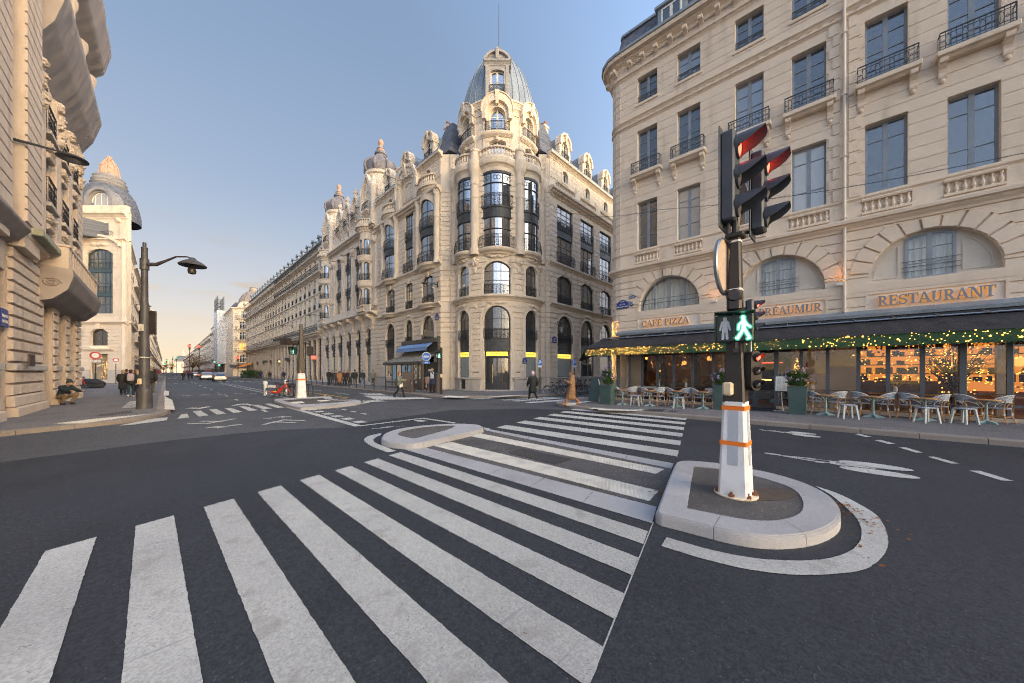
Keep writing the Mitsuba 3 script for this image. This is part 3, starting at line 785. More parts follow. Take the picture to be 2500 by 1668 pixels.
W.courses(RBF, g.intersection(sbox(0, 16.45, R_END, 18.9)), rect_z(16.45, 18.9, .41), .03, .018)
# quoins by the rain pipe and on the corner
for z in np.arange(8.7, 15.9, .458):
 k = int(round((z - 8.7) / .458))
 for u in (10.02, 10.28):
  w = .34 if (k + (u > 10.2)) % 2 else .22
  obj('wall__quoin', slab(RBF, sbox(u - (w if u < 10.2 else 0), z + .02, u + (0 if u < 10.2 else w), z + .44), -.01, .07), STONER, RBK)
# rounded corner and the flank along the side street
RC_R = .7
RBC = Drum(RBF.at(.55, -RC_R)[:2], RC_R)
aa = math.atan2(-.677, .736)
a_n, a_s = math.atan2(-.677, .736), math.atan2(-.736 - 0, -.677)
def dang(nx, ny):
 return math.atan2(nx, -ny)
u_f, u_s = dang(-.677, -.736) * RC_R, dang(-.736, .677) * RC_R
cr = sbox(u_s, -.5, u_f, 19.3)
gc = W.body(RBC, cr, [], .4, m=STONER)
W.courses(RBC, sbox(u_s, 3.6, u_f, 7.35), rect_z(3.9, 7.35, .405), .06, .04)
W.courses(RBC, sbox(u_s, 8.62, u_f, 15.95), rect_z(8.62, 15.95, .458), .05, .03)
W.courses(RBC, sbox(u_s, 16.45, u_f, 18.9), rect_z(16.45, 18.9, .41), .05, .03)
RBS = Frame(RBC.at(u_s, 0)[:2], (.677, .736), (-.736, .677))
sh = [opening(u, z0, z1, 1.12) for u in (2.2, 5, 7.8, 10.6, 13.4) for z0, z1 in row.values()] + [opening(u, 4.9, 6.9, 1.2) for u in (2.2, 5, 7.8, 10.6, 13.4)]
gs = W.body(RBS, sbox(0, -.5, 26, 19.3), sh, .4)
W.courses(RBS, gs.intersection(sbox(0, 3.9, 26, 7.35)), rect_z(3.9, 7.35, .405), .06, .04)
W.courses(RBS, gs.intersection(sbox(0, 8.62, 26, 18.9)), rect_z(8.62, 18.9, .458), .03, .02)
for q in sh:
 u = q.centroid.x
 window(RBK, RBS, q, cols=(), rows=(q.bounds[1] + .8, q.bounds[1] + 1.5), mid=u, single=True)
RUNS = [(RBF, .55, R_END), (RBC, u_s, u_f), (RBS, 0, 26)]
for fr, a, b in RUNS:
 for nm, prof, m in (('cornice', cornice(7.38, 7.80, .34), STONER), ('sill_band', cornice(8.50, 8.66, .10), STONER), ('string_course', cornice(16.0, 16.14, .12), STONER), ('string_course', cornice(16.34, 16.47, .12), STONER),
      ('cornice', cornice(18.85, 19.15, .2), STONER), ('cornice', cornice(19.55, 20.15, .66), STONER), ('frieze', [(-.2, 19.1), (.12, 19.1), (.12, 19.6), (-.2, 19.6)], STONER), ('gutter', [(.4, 20.13), (.72, 20.13), (.74, 20.25), (.4, 20.25)], ZINC)):
  obj(nm, mold(fr, a, b, prof), m, RBK)
 obj('sill_band', mold(fr, a, b, [(-.03, 7.8), (.05, 7.8), (.05, 8.5), (-.03, 8.5)]), STONER, RBK) if fr is not RBF else None
# parapet with balustrades under the second-floor windows
par = sbox(.55, 7.8, R_END, 8.5).difference(unary_union([sbox(c - .66, 7.93, c + .66, 8.47) for c in cols]))
obj('parapet', slab(RBF, par, -.06, .05), STONER, RBK)
for c in cols:
 balustrade(RBK, RBF, c - .655, c + .655, 7.9, 8.5, -.06, .12, STONER, .185, each=True)
 obj('balustrade_recess', slab(RBF, sbox(c - .66, 7.9, c + .66, 8.5), -.2, -.12), STONER, RBK)
# wave ornament between the string courses: running scrolls, and console brackets under the eaves
wave = []
for u in np.arange(1.0, R_END, .36):
 wave.append(mv(tube([(.02, 0, -.07), (.12, 0, -.07), (.2, 0, -.02), (.21, 0, .05), (.15, 0, .075), (.1, 0, .05), (.11, 0, .01), (.15, 0, .01)], [.03, .03, .028, .026, .024, .022, .02, .015], 5), u, .02, 16.24))
obj('scroll_band', RBF(cat(wave)), STONER, RBK, kind='stuff')
for u in np.arange(1.25, R_END, .74):
 obj('eaves_bracket', console(RBF, u, 18.95, 19.62, .2, .5), STONER, RBK)
for u in np.linspace(u_s + .2, u_f - .2, 2):
 obj('eaves_bracket', console(RBC, u, 18.95, 19.62, .2, .5), STONER, RBK)
dent = [bx(u, u + .05, .1, .2, 19.44, 19.53) for u in np.arange(1.0, R_END, .095)]
obj('eaves_dentils', RBF(cat(dent)), STONER, RBK, kind='stuff')
# windows
for (r, i), q in hole.items():
 c = cols[i]
 z0, z1 = row[r]
 h = z1 - z0
 left = (c - .30, c + .30)
 if r == 'c':
  rows, pane = (z0 + h * .3, z0 + h * .76), GL_SKY
  if i == 1 or i == 3:
   pane = GL_BLIND
 else:
  rows, pane = tuple(z0 + h * t for t in ((.25, .5, .75) if r == 'b' else (.33, .66))), GL_SKY
 if pane == GL_SKY and (i * 3 + len(r) + ord(r)) % 4 == 1:
  pane = GL_PALE
 window(RBK, RBF, q, -.24, rows=rows, mid=c, fw=.075, bar=.03, pane=pane)
 obj('window_sill', slab(RBF, sbox(c - .64, z0 - .13, c + .64, z0 + .003), -.3, .09), STONER, RBK) if r != 'c' else None
 if r == 'b':
  k = obj('balcony', cat(RBF(bevel_box(c - .86, c + .86, -.02, .44, z0 - .20, z0 - .02, .02)), mold(RBF, c - .78, c + .78, [(0, z0 - .3), (.25, z0 - .3), (.36, z0 - .2), (0, z0 - .2)])), STONER, RBK)
  for s in (-.68, .68):
   obj('bracket', cat(console(RBF, c + s, z0 - .86, z0 - .22, .19, .36), RBF(ball(c + s, .07, z0 - .93, (.075, .075, .085)))), STONER, k)
  obj('railing', railing(RBF, c - .78, c + .78, z0, z0 + .62, .38, 2, .38, .12), IRON_G, RBK)
 if r == 'a':
  obj('railing', railing(RBF, c - .55, c + .55, z0 + .02, z0 + .42, -.04, 2, 0, .18), IRON_G, RBK)
CURT = mat('curtain', two({'type': 'diffuse', 'reflectance': rgb(.58, .60, .55)}))
def curtain(parent, g, d, fr=RBF, waves=.17):
 u0, z0, u1, z1 = g.bounds
 n = int((u1 - u0) / .03)
 us = np.linspace(u0, u1, n + 1)
 v, f = [], []
 for u in us:
  col_ = g.intersection(LineString([(u, z0 - 1), (u, z1 + 1)]))
  b = col_.bounds if not col_.is_empty else (u, z0, u, z0 + .01)
  dd = d + .035 * math.sin(u / waves * 2 * math.pi) + .012 * math.sin(u * 61)
  v += [(u, dd, b[1]), (u, dd, b[3])]
 for i in range(n):
  f += [[2 * i, 2 * i + 2, 2 * i + 3], [2 * i, 2 * i + 3, 2 * i + 1]]
 return obj('curtain', fr((np.array(v), np.array(f))), CURT, parent, smooth=True)
INFILL = STUCCO
for i, (c, q) in enumerate(zip(arches, ah)):
 if i == 0:
  k = window(RBK, RBF, q, -.26, cols=(c - .78, c, c + .78), rows=(), pane=CLEAR, fw=.07, bar=.09)
  curtain(k, q.buffer(-.05), -.55)
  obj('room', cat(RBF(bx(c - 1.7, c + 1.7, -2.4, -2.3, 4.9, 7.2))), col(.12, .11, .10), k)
  obj('guard_rail', RBF(cat(*[bx(c - 1.56, c + 1.56, .06, .085, z, z + .025) for z in (5.72, 5.5)], *[bx(c + s, c + s + .02, .05, .09, 5.4, 5.74) for s in (-.7, .7)])), IRON_G, RBK)
 else:
  ww = opening(c, A_Z0, A_Z1 - .07, 1.22, .12)
  obj('arch_infill', slab(RBF, q.difference(ww), -.42, -.2), INFILL, RBK)
  for s in (-1, 1):
   pn = q.buffer(-.14).intersection(sbox(min(c + s * .74, c + s * 2), A_Z0 + .12, max(c + s * .74, c + s * 2), 9))
   obj('arch_infill__panel_moulding', slab(RBF, pn.difference(pn.buffer(-.045)), -.21, -.17), INFILL, RBK)
  k = window(RBK, RBF, ww, -.2, rows=(5.75, 6.3), mid=c, pane=CLEAR if i < 3 else GL_SKY, fw=.08, bar=.03)
  curtain(k, ww.buffer(-.05), -.5)
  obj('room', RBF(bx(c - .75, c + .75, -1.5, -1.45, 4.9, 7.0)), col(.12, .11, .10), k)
  obj('guard_rail', RBF(cat(*[bx(c - .7, c + .7, -.12, -.1, z, z + .02) for z in (5.82, 5.62, 5.45)])), IRON_G, RBK)
 # recessed sign field under the arch
 obj('sign_field', slab(RBF, sbox(c - 1.60, 4.12, c + 1.60, 4.76), -.02, .012), mat('sign_field', pr((.62, .56, .47), .7)) if i == 0 else 'mat_sign_field', RBK)
 f = sbox(c - 1.66, 4.08, c + 1.66, 4.80).difference(sbox(c - 1.58, 4.15, c + 1.58, 4.73))
 obj('sign_frame', slab(RBF, f, -.01, .07), STONER, RBK)
obj('band', slab(RBF, sbox(.9, 4.85, R_END, 5.15).intersection(g), -.01, .075), STONER, RBK)
obj('zinc_ledge', mold(RBF, .4, R_END, [(-.02, 3.83), (.30, 3.83), (.32, 3.95), (.12, 4.12), (-.02, 4.14)]), ZINC, RBK)
obj('awning_box', slab(RBF, sbox(.6, 3.42, R_END, 3.84), -.1, .22), FRAMED, RBK)
# rain pipe
obj('rain_pipe', cat(RBF(rod((10.15, .14, 4.1), (10.15, .14, 20.0), .055, 10)), RBF(cat(*[bevel_box(10.06, 10.24, .05, .22, z, z + .05, .01) for z in (5.4, 7.9, 10.4, 12.9, 15.4, 17.9)]))), mat('pipe_paint', pr(worn((.62, .57, .50), (.50, .45, .39), 3.), .6)), RBK, smooth=40)
# mansard
for fr, a, b in RUNS:
 if fr is RBC:
  obj('roof', mold(fr, a, b, [(-.7, 20.1), (.05, 20.2), (-.5, 22.1), (-.7, 22.1)]), SLATE, RBK)
 else:
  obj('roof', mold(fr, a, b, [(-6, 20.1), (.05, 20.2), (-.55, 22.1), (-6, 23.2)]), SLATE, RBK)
 obj('roof_ridge', mold(fr, a, b, [(-.7, 22.06), (-.42, 22.06), (-.42, 22.2), (-.7, 22.2)]), ZINC, RBK)
for c in (3.45, 8.0, 12.2):
 d = obj('dormer', cat(RBF(bx(c - .72, c + .72, -1.6, .02, 20.2, 21.75)), mold(RBF, c - .85, c + .85, [(-1.8, 21.74), (.16, 21.74), (.18, 21.86), (-.1, 22.0), (-1.8, 22.0)])), ZINC, RBK)
 window(d.rsplit('__', 1)[0], RBF, opening(c, 20.32, 21.62, 1.05), .05, rows=(), mid=c, frame=FRAMEL, fw=.08, pane=GL_SKY, name='window')
W.finish(most=300)
# flank walls and back closed so that light cannot pass
obj('rear_wall', cat(RBF(bx(-1.2, R_END + 6, -16, -15.6, -.5, 20)), RBF(bx(R_END - .02, R_END + .4, -16, -.4, -.5, 20)), RBF(bx(.2, R_END + 6, -15.8, -1., 20.05, 20.1))), STONER, RBK)
RBN = thing('neighbour_building', 'long plain beige stone row just beyond the frame next to the restaurant building', 'building')
obj('wall', RBF(bx(R_END + .45, R_END + 125, -14, 0, -.5, 19)), STONER, RBN)
obj('roof', RBF(bx(R_END + .45, R_END + 125, -13.5, -1, 19.01, 22)), SLATE, RBN)
# ================================================================ the round corner building in the middle
CBK = thing('corner_building', 'cream stone corner building with a round tower, zinc dome and tall iron bay windows', 'building')
TC, TR = (-1.22, 31.7), 3.9
TW = Drum(TC, TR)
CL = Frame((-4.309, 28.567), (-.7121, .7020), (-.702, -.7121))
CR = Frame((1.773, 28.9), (.6835, .7299), (.7299, -.6835))
CCL = Frame((-6.37, 30.6), (1, 0), (0, -1))
CCR = Frame((2.5, 30.6), (1, 0), (0, -1))
L0, L1, R0, R1 = 2.9, 15.8, 2.33, 27.
W = Wall(CBK, STONE)
DEG = math.pi / 180
AW = 48 * DEG * TR
tower_e = 1.42 * TR
YEL_SIGN = None
def both_holes(ws):
 """ground floor with mezzanine in one tall arch, first floor with a flatter arch"""
 return [opening(u, 1.2, 6.95, w, w / 2 - .02) for u, w in ws], [opening(u, 8.02, 10.72, w2, w2 * .2) for u, w2 in ws]
# --- tower body to the first cornice
door = opening(0, .2, 7.1, 2.2, 1.08)
t_g = [door] + [opening(s * AW, 1.2, 6.92, 1.6, .78) for s in (-1, 1)]
t_1 = [opening(0, 8.02, 10.72, 2.2, .6)] + [opening(s * AW, 8.02, 10.66, 1.55, .5) for s in (-1, 1)]
reg = sbox(-tower_e, -.3, tower_e, 18.95)
bays = [(0., 1.07), (-AW, .86), (AW, .86)]
t_b = [sbox(u - w, 11.72, u + w, 18.0) for u, w in bays]
g = W.body(TW, reg, t_g + t_1 + t_b, .5)
surround = unary_union([h.buffer(.3).intersection(sbox(-99, 1.2, 99, 9)) for h in t_g])
W.courses(TW, g.intersection(sbox(-99, 1.22, 99, 7.45)).difference(surround), rect_z(1.22, 7.45, .452), .10, .085)
for h in t_g:
 r = h.buffer(.29).difference(h).intersection(sbox(-99, 1.22, 99, 7.42))
 obj('door_surround' if h is door else 'window_surround', slab(TW, r, -.02, .115), STONE, CBK)
W.courses(TW, g.intersection(sbox(-99, 8.0, 99, 11.1)), rect_z(8.0, 11.1, .445), .08, .06)
W.courses(TW, g.intersection(sbox(-99, 11.7, 99, 18.2)), rect_z(11.7, 18.2, .445), .07, .05)
obj('plinth', slab(TW, reg.intersection(sbox(-99, -.3, 99, 1.08)).difference(unary_union([door.buffer(.3)] + [sbox(s * AW - .35, .25, s * AW + .4, 1.05) for s in (-1, 1)])), -.02, .14), PLINTH, CBK)
obj('plinth_cornice', cat(*[mold(TW, a, b, [(-.02, 1.06), (.16, 1.06), (.22, 1.12), (.2, 1.2), (-.02, 1.22)]) for a, b in ((-tower_e, -1.32), (1.32, tower_e))]), PLINTH, CBK)
obj('door_step', slab(TW, sbox(-1.4, .1, 1.4, .22), -.4, .2), PLINTH, CBK)
for s in (-1, 1):
 obj('basement_vent', slab(TW, sbox(s * AW - .33, .26, s * AW + .38, 1.04), -.03, .02), FRAMED, CBK)
 obj('brass_plaque', slab(TW, sbox(s * 1.75 - .19, 1.5, s * 1.75 + .19, 1.74), .05, .09), col(.22, .12, .05, .4, .6), CBK)
obj('cornice', mold(TW, -tower_e, tower_e, cornice(7.55, 8.0, .42)), STONE, CBK)
SIGNM = mat('yellow_sign', {'type': 'diffuse', 'reflectance': rgb(.7, .5, .03)})
def lit_sign(parent, fr, u, w, z0, z1, d):
 k = obj('yellow_sign', slab(fr, sbox(u - w, z0, u + w, z1), d - .1, d), 'mat_yellow_sign', parent, emitter={'type': 'area', 'radiance': rgb(.056, .040, .006)}, label='glowing yellow fascia sign')
 x = [u - w * .62 + i * w * .125 + .02 for i in range(11)]
 hs = [.06, .05, .05, .05, .07, 0, .07, .05, .05, .06, .05]
 zc = (z0 + z1) / 2 - .02
 obj('lettering', cat([slab(fr, sbox(a, zc, a + w * .075, zc + h), d + .002, d + .008) for a, h in zip(x, hs) if h]), col(.25, .14, .02), k)
 obj('emblem', slab(fr, sbox(u - w * .86, zc - .03, u - w * .70, zc + .07), d + .002, d + .008), FRAMEL, k)
def mezz(fr, u, w, top, shop=True, zb=1.25, rail_d=.12):
 """what fills a tall ground-floor arch: shop glass, sign, dark panels, railing, arched window"""
 rise = w / 2 - .02
 obj('spandrel_panel', cat(slab(fr, sbox(u - w / 2, 3.42, u + w / 2, 4.42), -.3, -.1), slab(fr, sbox(u - w / 2, 4.34, u + w / 2, 4.46), -.3, -.06), slab(fr, sbox(u - w / 2, 3.72, u + w / 2, 3.80), -.3, -.12), slab(fr, sbox(u - w / 2 + .1, 3.9, u + w / 2 - .1, 4.26).difference(sbox(u - w / 2 + .16, 3.96, u + w / 2 - .16, 4.2)), -.11, -.07)), IRON_G, CBK)
 window(CBK, fr, opening(u, 4.4, top, w, rise), -.15, cols=(u - w * .17, u + w * .17) if w > 1.6 else (u,), rows=(5.2, 6.05), frame=FRAMED, pane=GL_DARK, bar=.045)
 obj('railing', railing(fr, u - w / 2 + .02, u + w / 2 - .02, 4.46, 5.24, -.02 + rail_d, 1, 0, .17), IRON, CBK)
mezz(TW, 0, 2.2, 7.1)
for s in (-1, 1):
 mezz(TW, s * AW, 1.6, 6.92)
 window(CBK, TW, sbox(s * AW - .8, 1.2, s * AW + .8, 3.42), -.14, frame=FRAMED, pane=glass('shop_glass_pale', (.30, .34, .32), .18) if s < 0 else 'mat_shop_glass_pale', name='shop_window')
 lit_sign(CBK, TW, s * AW, .7, 2.98, 3.36, -.06)
obj('yellow_poster', slab(TW, sbox(AW - .6, 1.3, AW - .28, 2.2), -.29, -.27), col(.62, .44, .03), CBK)
# entrance doors
d = window(CBK, TW, sbox(-1.1, .2, 1.1, 2.92), -.34, cols=(0,), rows=(), frame=FRAMED, pane=GL_DARK, fw=.09, bar=.1, name='entrance_door')
obj('kick_plate', slab(TW, sbox(-.92, .28, .92, .82), -.36, -.28), FRAMED, d)
obj('door_handle', cat(*[TW(rod((s * .42, -.22, .75), (s * .42, -.22, 2.3), .02, 6)) for s in (-1, 1)]), col(.5, .36, .2, .3, .8), d)
lit_sign(CBK, TW, 0, .92, 3.02, 3.34, -.12)
obj('sign_panel', slab(TW, sbox(-1.1, 2.92, 1.1, 3.42), -.36, -.24), FRAMED, CBK)
for s in (-1, 1):
 obj('spot_bracket', TW(bx(s * .93 - .05, s * .93 + .05, -.24, -.05, 2.98, 3.03)), FRAMEL, CBK)
# first-floor windows
for q, n, w in zip(t_1, (3, 2, 2), (2.2, 1.55, 1.55)):
 u = q.centroid.x
 window(CBK, TW, q, -.14, cols=(u - .33, u + .33) if n == 3 else (u,), rows=(9.2, 9.95) if n == 3 else (10.0,), frame=FRAMED, pane=GL_BRIGHT, bar=.05)
 obj('railing', railing(TW, u - w / 2 + .03, u + w / 2 - .03, 8.02, 8.88, .02, 1, 0, .16), IRON, CBK)
 obj('window_surround', slab(TW, q.buffer(.2).difference(q).intersection(sbox(-99, 8.02, 99, 11.1)), -.01, .095), STONE, CBK)
# carved work under the bays and at the keystones
for i, (u, z, w, h, dd) in enumerate([(0, 11.15, 1.9, .55, .3), (-AW, 11.1, 1.5, .5, .28), (AW, 11.1, 1.5, .5, .28), (-1.87, 10.85, .75, .95, .3), (1.87, 10.85, .75, .95, .3), (0, 7.35, 1.7, .42, .26), (-AW, 7.25, 1.3, .4, .24), (AW, 7.25, 1.3, .4, .24), (-1.87, 7.1, .5, .5, .16), (1.87, 7.1, .5, .5, .16), (-1.87, 10.1, .4, .7, .18), (1.87, 10.1, .4, .7, .18), (0, 18.3, .5, .3, .3), (-4.9, 10.9, .6, .8, .25), (4.9, 10.9, .6, .8, .25)]):
 obj('carving', cat([lump(TW, u + a * w * .28, z + b * h * .22, w * .5, h * .62, dd * (1 - .2 * abs(a)), seed=i * 5 + j) for j, (a, b) in enumerate(((0, .2), (-1, 0), (1, 0), (-.5, -.7), (.5, -.7)))]), STONE, CBK, smooth=True)
# bays on lobes of their own, columns between
for i, (u, w) in enumerate(bays):
 a = u / TR
 ra, out = (1.55, .38) if i == 0 else (1.3, .34)
 c = np.array(TC) + (TR + out - ra) * np.array([math.sin(a), -math.cos(a)])
 LB_ = Drum(c, ra)
 hw = math.asin(min(.98, (w + .18) / ra))
 u0, u1 = (a - hw) * ra, (a + hw) * ra
 obj('bay_floor', mold(LB_, u0 - .1, u1 + .1, [(-.9, 11.24), (.02, 11.24), (.08, 11.36), (.28, 11.46), (.34, 11.56), (.36, 11.66), (.33, 11.72), (-.9, 11.72)]), STONE, CBK)
 obj('bay_head', mold(LB_, u0 - .1, u1 + .1, [(-.9, 17.92), (.04, 17.92), (.07, 18.2), (.16, 18.34), (.3, 18.44), (.34, 18.6), (.36, 18.84), (.3, 18.92), (-.9, 18.95)]), STONE, CBK)
 k = obj('bay_window', cat(slab(LB_, sbox(u0, 14.15, u1, 15.12), -.12, .02), mold(LB_, u0, u1, [(-.1, 14.2), (.07, 14.2), (.07, 14.3), (-.1, 14.34)]), mold(LB_, u0, u1, [(-.1, 14.95), (.09, 14.98), (.09, 15.1), (-.1, 15.1)])), IRON_G, CBK)
 obj('head_rail', slab(LB_, sbox(u0, 17.72, u1, 17.95), -.12, .03), IRON_G, k)
 obj('bottom_rail', slab(LB_, sbox(u0, 11.7, u1, 11.82), -.12, .02), IRON_G, k)
 nb = 3 if i == 0 else 3
 e = np.linspace(u0, u1, nb + 1)
 fr_ = [sbox(x - .05, 11.75, x + .05, 17.8) for x in e] + [sbox(u0, z - .03, u1, z + .03) for z in (13.25, 16.95)]
 obj('mullion', slab(LB_, unary_union(fr_).intersection(sbox(u0 - .05, 11.7, u1 + .05, 17.9)), -.1, .03), FRAMED, k)
 fan = [mv(ring(.17, .016, 10), (e[j] + e[j + 1]) / 2 + o, .0, 17.4 - .05 * abs(o)) for j in range(nb) for o in (-.14, .14)]
 obj('fan_tracery', LB_(cat(fan)), FRAMED, k)
 for j in range(nb):
  for z0, z1 in ((11.82, 13.22), (13.28, 14.15), (15.1, 16.92), (16.98, 17.72)):
   obj('pane', sheet(LB_, sbox(e[j] + .05, z0, e[j + 1] - .05, z1), -.04, (rng.normal(0, .006), rng.normal(0, .006))), GL_BRIGHT, k)
 obj('railing', railing(LB_, u0 + .02, u1 - .02, 15.12, 16.1, .10, 1, 0, .2), IRON, CBK)
 obj('railing', railing(LB_, u0 - .05, u1 + .05, 11.72, 12.74, .22, 1, 0, .2, .18), IRON, CBK)
 balustrade(CBK, LB_, u0 + .02, u1 - .02, 18.95, 19.8, .0, .22, STONE, .23, each=True)
for s in (-1, 1):
 for u in (s * 27.5 * DEG * TR, s * 77 * DEG * TR):
  p = TW.at(u, .1)
  obj('column', mv(lathe([(.40, 11.3), (.44, 11.5), (.44, 11.75), (.36, 11.85), (.34, 12.1), (.34, 15.9), (.38, 15.95), (.38, 16.1), (.33, 16.15), (.33, 17.0), (.38, 17.05), (.36, 17.3), (.36, 17.9), (.46, 18.05), (.52, 18.3), (.54, 18.6), (.58, 18.7), (.58, 18.9), (.3, 18.95)], 20), p[0], p[1]), STONE, CBK, smooth=35)
  obj('parapet_post', mv(lathe([(.40, 18.92), (.36, 19.0), (.34, 19.7), (.42, 19.78), (.42, 19.9), (.15, 20.0)], 14), p[0], p[1]), STONE, CBK, smooth=35)
obj('cornice', mold(TW, -tower_e, tower_e, [(-.1, 11.26), (.05, 11.26), (.1, 11.4), (.24, 11.5), (.26, 11.64), (-.1, 11.7)]), STONE, CBK)
obj('cornice', mold(TW, -tower_e, tower_e, [(-.3, 18.2), (.05, 18.2), (.12, 18.4), (.26, 18.5), (.3, 18.8), (.26, 18.9), (-.6, 18.96)]), STONE, CBK)
# --- attic stage
A2 = Drum(TC, 3.42)
ae = 1.75 * 3.42
A3 = 52 * DEG * 3.42
up_w = [opening(u, 19.75, 20.95, 1.42 if u == 0 else 1.1, .22) for u in (0, -A3, A3)]
up_a = [opening(u, 21.58, 23.6, 1.34 if u == 0 else 1.2, .62 if u == 0 else .55) for u in (0, -A3, A3)]
ga = W.body(A2, sbox(-ae, 18.9, ae, 24.3), up_w + up_a, .4)
panel = ga.difference(unary_union([q.buffer(.24) for q in up_a + up_w]))
W.courses(A2, ga.intersection(sbox(-ae, 19.6, ae, 21.2)).intersection(unary_union([sbox(u - 1.15, 0, u + 1.15, 99) for u in (0, -A3, A3)])), rect_z(19.6, 21.2, .4), .05, .03)
for u in (-A3 * .5, A3 * .5, -A3 * 1.55, A3 * 1.55):
 obj('attic_pilaster', slab(A2, sbox(u - .5, 19.0, u + .5, 23.4).difference(sbox(u - .36, 19.9, u + .36, 23.1)), -.02, .07), STONE, CBK)
 obj('attic_cornice', mold(A2, u - .62, u + .62, cornice(23.4, 23.75, .2)), STONE, CBK)
obj('eaves', mold(A2, -ae, ae, cornice(24.0, 24.32, .2)), STONE, CBK)
for q, p in zip(up_a, up_w):
 u = q.centroid.x
 big = abs(u) < .1
 hood = opening(u, 21.5, 24.62, 2.35 if big else 2.1, 1.12 if big else 1.0)
 inn = opening(u, 21.5, 24.0, 1.75 if big else 1.55, .86 if big else .76)
 obj('arched_hood', cat(slab(A2, hood.difference(inn).intersection(sbox(-99, 22.6, 99, 99)), -.5, .36), slab(A2, hood.buffer(.07).difference(hood).intersection(sbox(-99, 23.2, 99, 99)), -.5, .44), slab(A2, inn.buffer(.02).difference(q), -.4, .10)), STONE, CBK)
 for t in np.linspace(-60, 60, 6):
  rr = 1.02 if big else .9
  zc = 24.0 - (.86 if big else .76)
  obj('hood_block', A2(mv(bevel_box(-.05, .05, .1, .30, -.06, .06, .012), u + rr * math.sin(t * DEG), 0, zc + .02 + rr * math.cos(t * DEG))), STONE, CBK)
 obj('keystone', A2(hull([(u + a, d, z) for a, d, z in ((-.16, 0, 24.75), (.16, 0, 24.75), (-.16, .52, 24.72), (.16, .52, 24.72), (-.11, 0, 23.7), (.11, 0, 23.7), (-.11, .34, 23.7), (.11, .34, 23.7))])), STONE, CBK)
 window(CBK, A2, q, -.26, rows=(22.95,), mid=u, frame=FRAMEL, pane=GL_BRIGHT, fw=.08, bar=.06)
 window(CBK, A2, p, -.26, rows=(20.45,), mid=u, frame=FRAMEL, pane=GL_BRIGHT, fw=.08, bar=.05)
 w = 1.0 if big else .85
 obj('balcony_slab', mold(A2, u - w - .25, u + w + .25, [(-.1, 21.14), (.12, 21.14), (.3, 21.3), (.36, 21.44), (.34, 21.54), (-.1, 21.56)]), STONE, CBK)
 obj('railing', railing(A2, u - w + .06, u + w - .06, 21.56, 22.4, .2, 1, .2, .16), IRON, CBK)
 obj('carving', lump(A2, u, 20.98, .5, .4, .2, 3), STONE, CBK, smooth=True)
# --- zinc dome with standing seams, dormer, rod
prof = [(3.46, 24.28), (3.42, 24.36), (3.36, 25.0), (3.22, 25.9), (3.0, 26.8), (2.7, 27.75), (2.32, 28.6), (1.85, 29.4), (1.3, 30.1), (.9, 30.5), (.001, 30.6)]
ROOFM = ZINC
obj('dome', mv(lathe(prof, 40), *TC), ROOFM, CBK, smooth=30)
seams = []
for a in np.arange(0, 360, 11.25):
 t = a * DEG
 seams.append(tube([(r * 1.006 * math.cos(t), r * 1.006 * math.sin(t), z + .01) for r, z in prof[1:-2]], .028, 4))
obj('dome_seams', mv(cat(seams), *TC), ROOFM, CBK, kind='stuff')
DF = Frame((TC[0], TC[1] - 3.42), (1, 0), (0, -1))
dk = obj('dome_dormer', cat(slab(DF, sbox(-.9, 24.5, .9, 27.1).difference(opening(0, 24.75, 26.72, 1.12, .16)), -.35, 0), DF(bx(-.9, .9, -3.0, -.35, 24.5, 27.1)), mold(DF, -1.08, 1.08, cornice(27.05, 27.5, .22, -1.6)), slab(DF, opening(0, 27.5, 28.2, 2.0, .68), -2.6, -.04), slab(DF, opening(0, 27.5, 28.34, 2.3, .8).difference(opening(0, 27.5, 28.16, 1.9, .62)), -1.6, .16), *[slab(DF, sbox(s * .84 - .13, 24.5, s * .84 + .13, 27.05), -.05, .08) for s in (-1, 1)], DF(bevel_box(-.14, .14, -.1, .24, 27.5, 28.45, .02)), slab(DF, opening(0, 24.75, 26.98, 1.5, .34).difference(opening(0, 24.75, 26.72, 1.12, .16)), -.02, .05)), mat('dormer_stone', pr(worn((.30, .295, .29), (.22, .215, .215), 2.), .75)), CBK)
window(CBK, DF, opening(0, 24.75, 26.72, 1.12, .16), -.2, rows=(), mid=0, frame=FRAMEL, pane=GL_BRIGHT, fw=.07)
obj('railing', railing(DF, -.62, .62, 24.72, 25.42, .12, 1, .15, .16), IRON, CBK)
obj('lightning_rod', mv(cat(lathe([(.2, 30.5), (.14, 30.9), (.06, 31.1), (.03, 31.6)], 10), tube([(0, 0, 31), (0, 0, 33), (0, 0, 35.9)], [.032, .026, .018], 6)), *TC), IRON_G, CBK, smooth=40)
# --- canted links beside the tower
for fr, a, b in ((CCL, 0., 1.6), (CCR, -.1, .88)):
 gg = W.body(fr, sbox(a, -.3, b, 21.2), [], .4)
 W.courses(fr, gg.intersection(sbox(a, 1.22, b, 7.45)), rect_z(1.22, 7.45, .452), .10, .085)
 W.courses(fr, gg.intersection(sbox(a, 8, b, 11.2)), rect_z(8, 11.2, .445), .08, .06)
 W.courses(fr, gg.intersection(sbox(a, 11.7, b, 18.2)), rect_z(11.7, 18.2, .445), .07, .05)
 obj('rain_pipe', cat(fr(rod(((a + b) / 2 + .1, .16, .3), ((a + b) / 2 + .1, .16, 21), .05, 8))), col(.5, .41, .33), CBK, smooth=40)
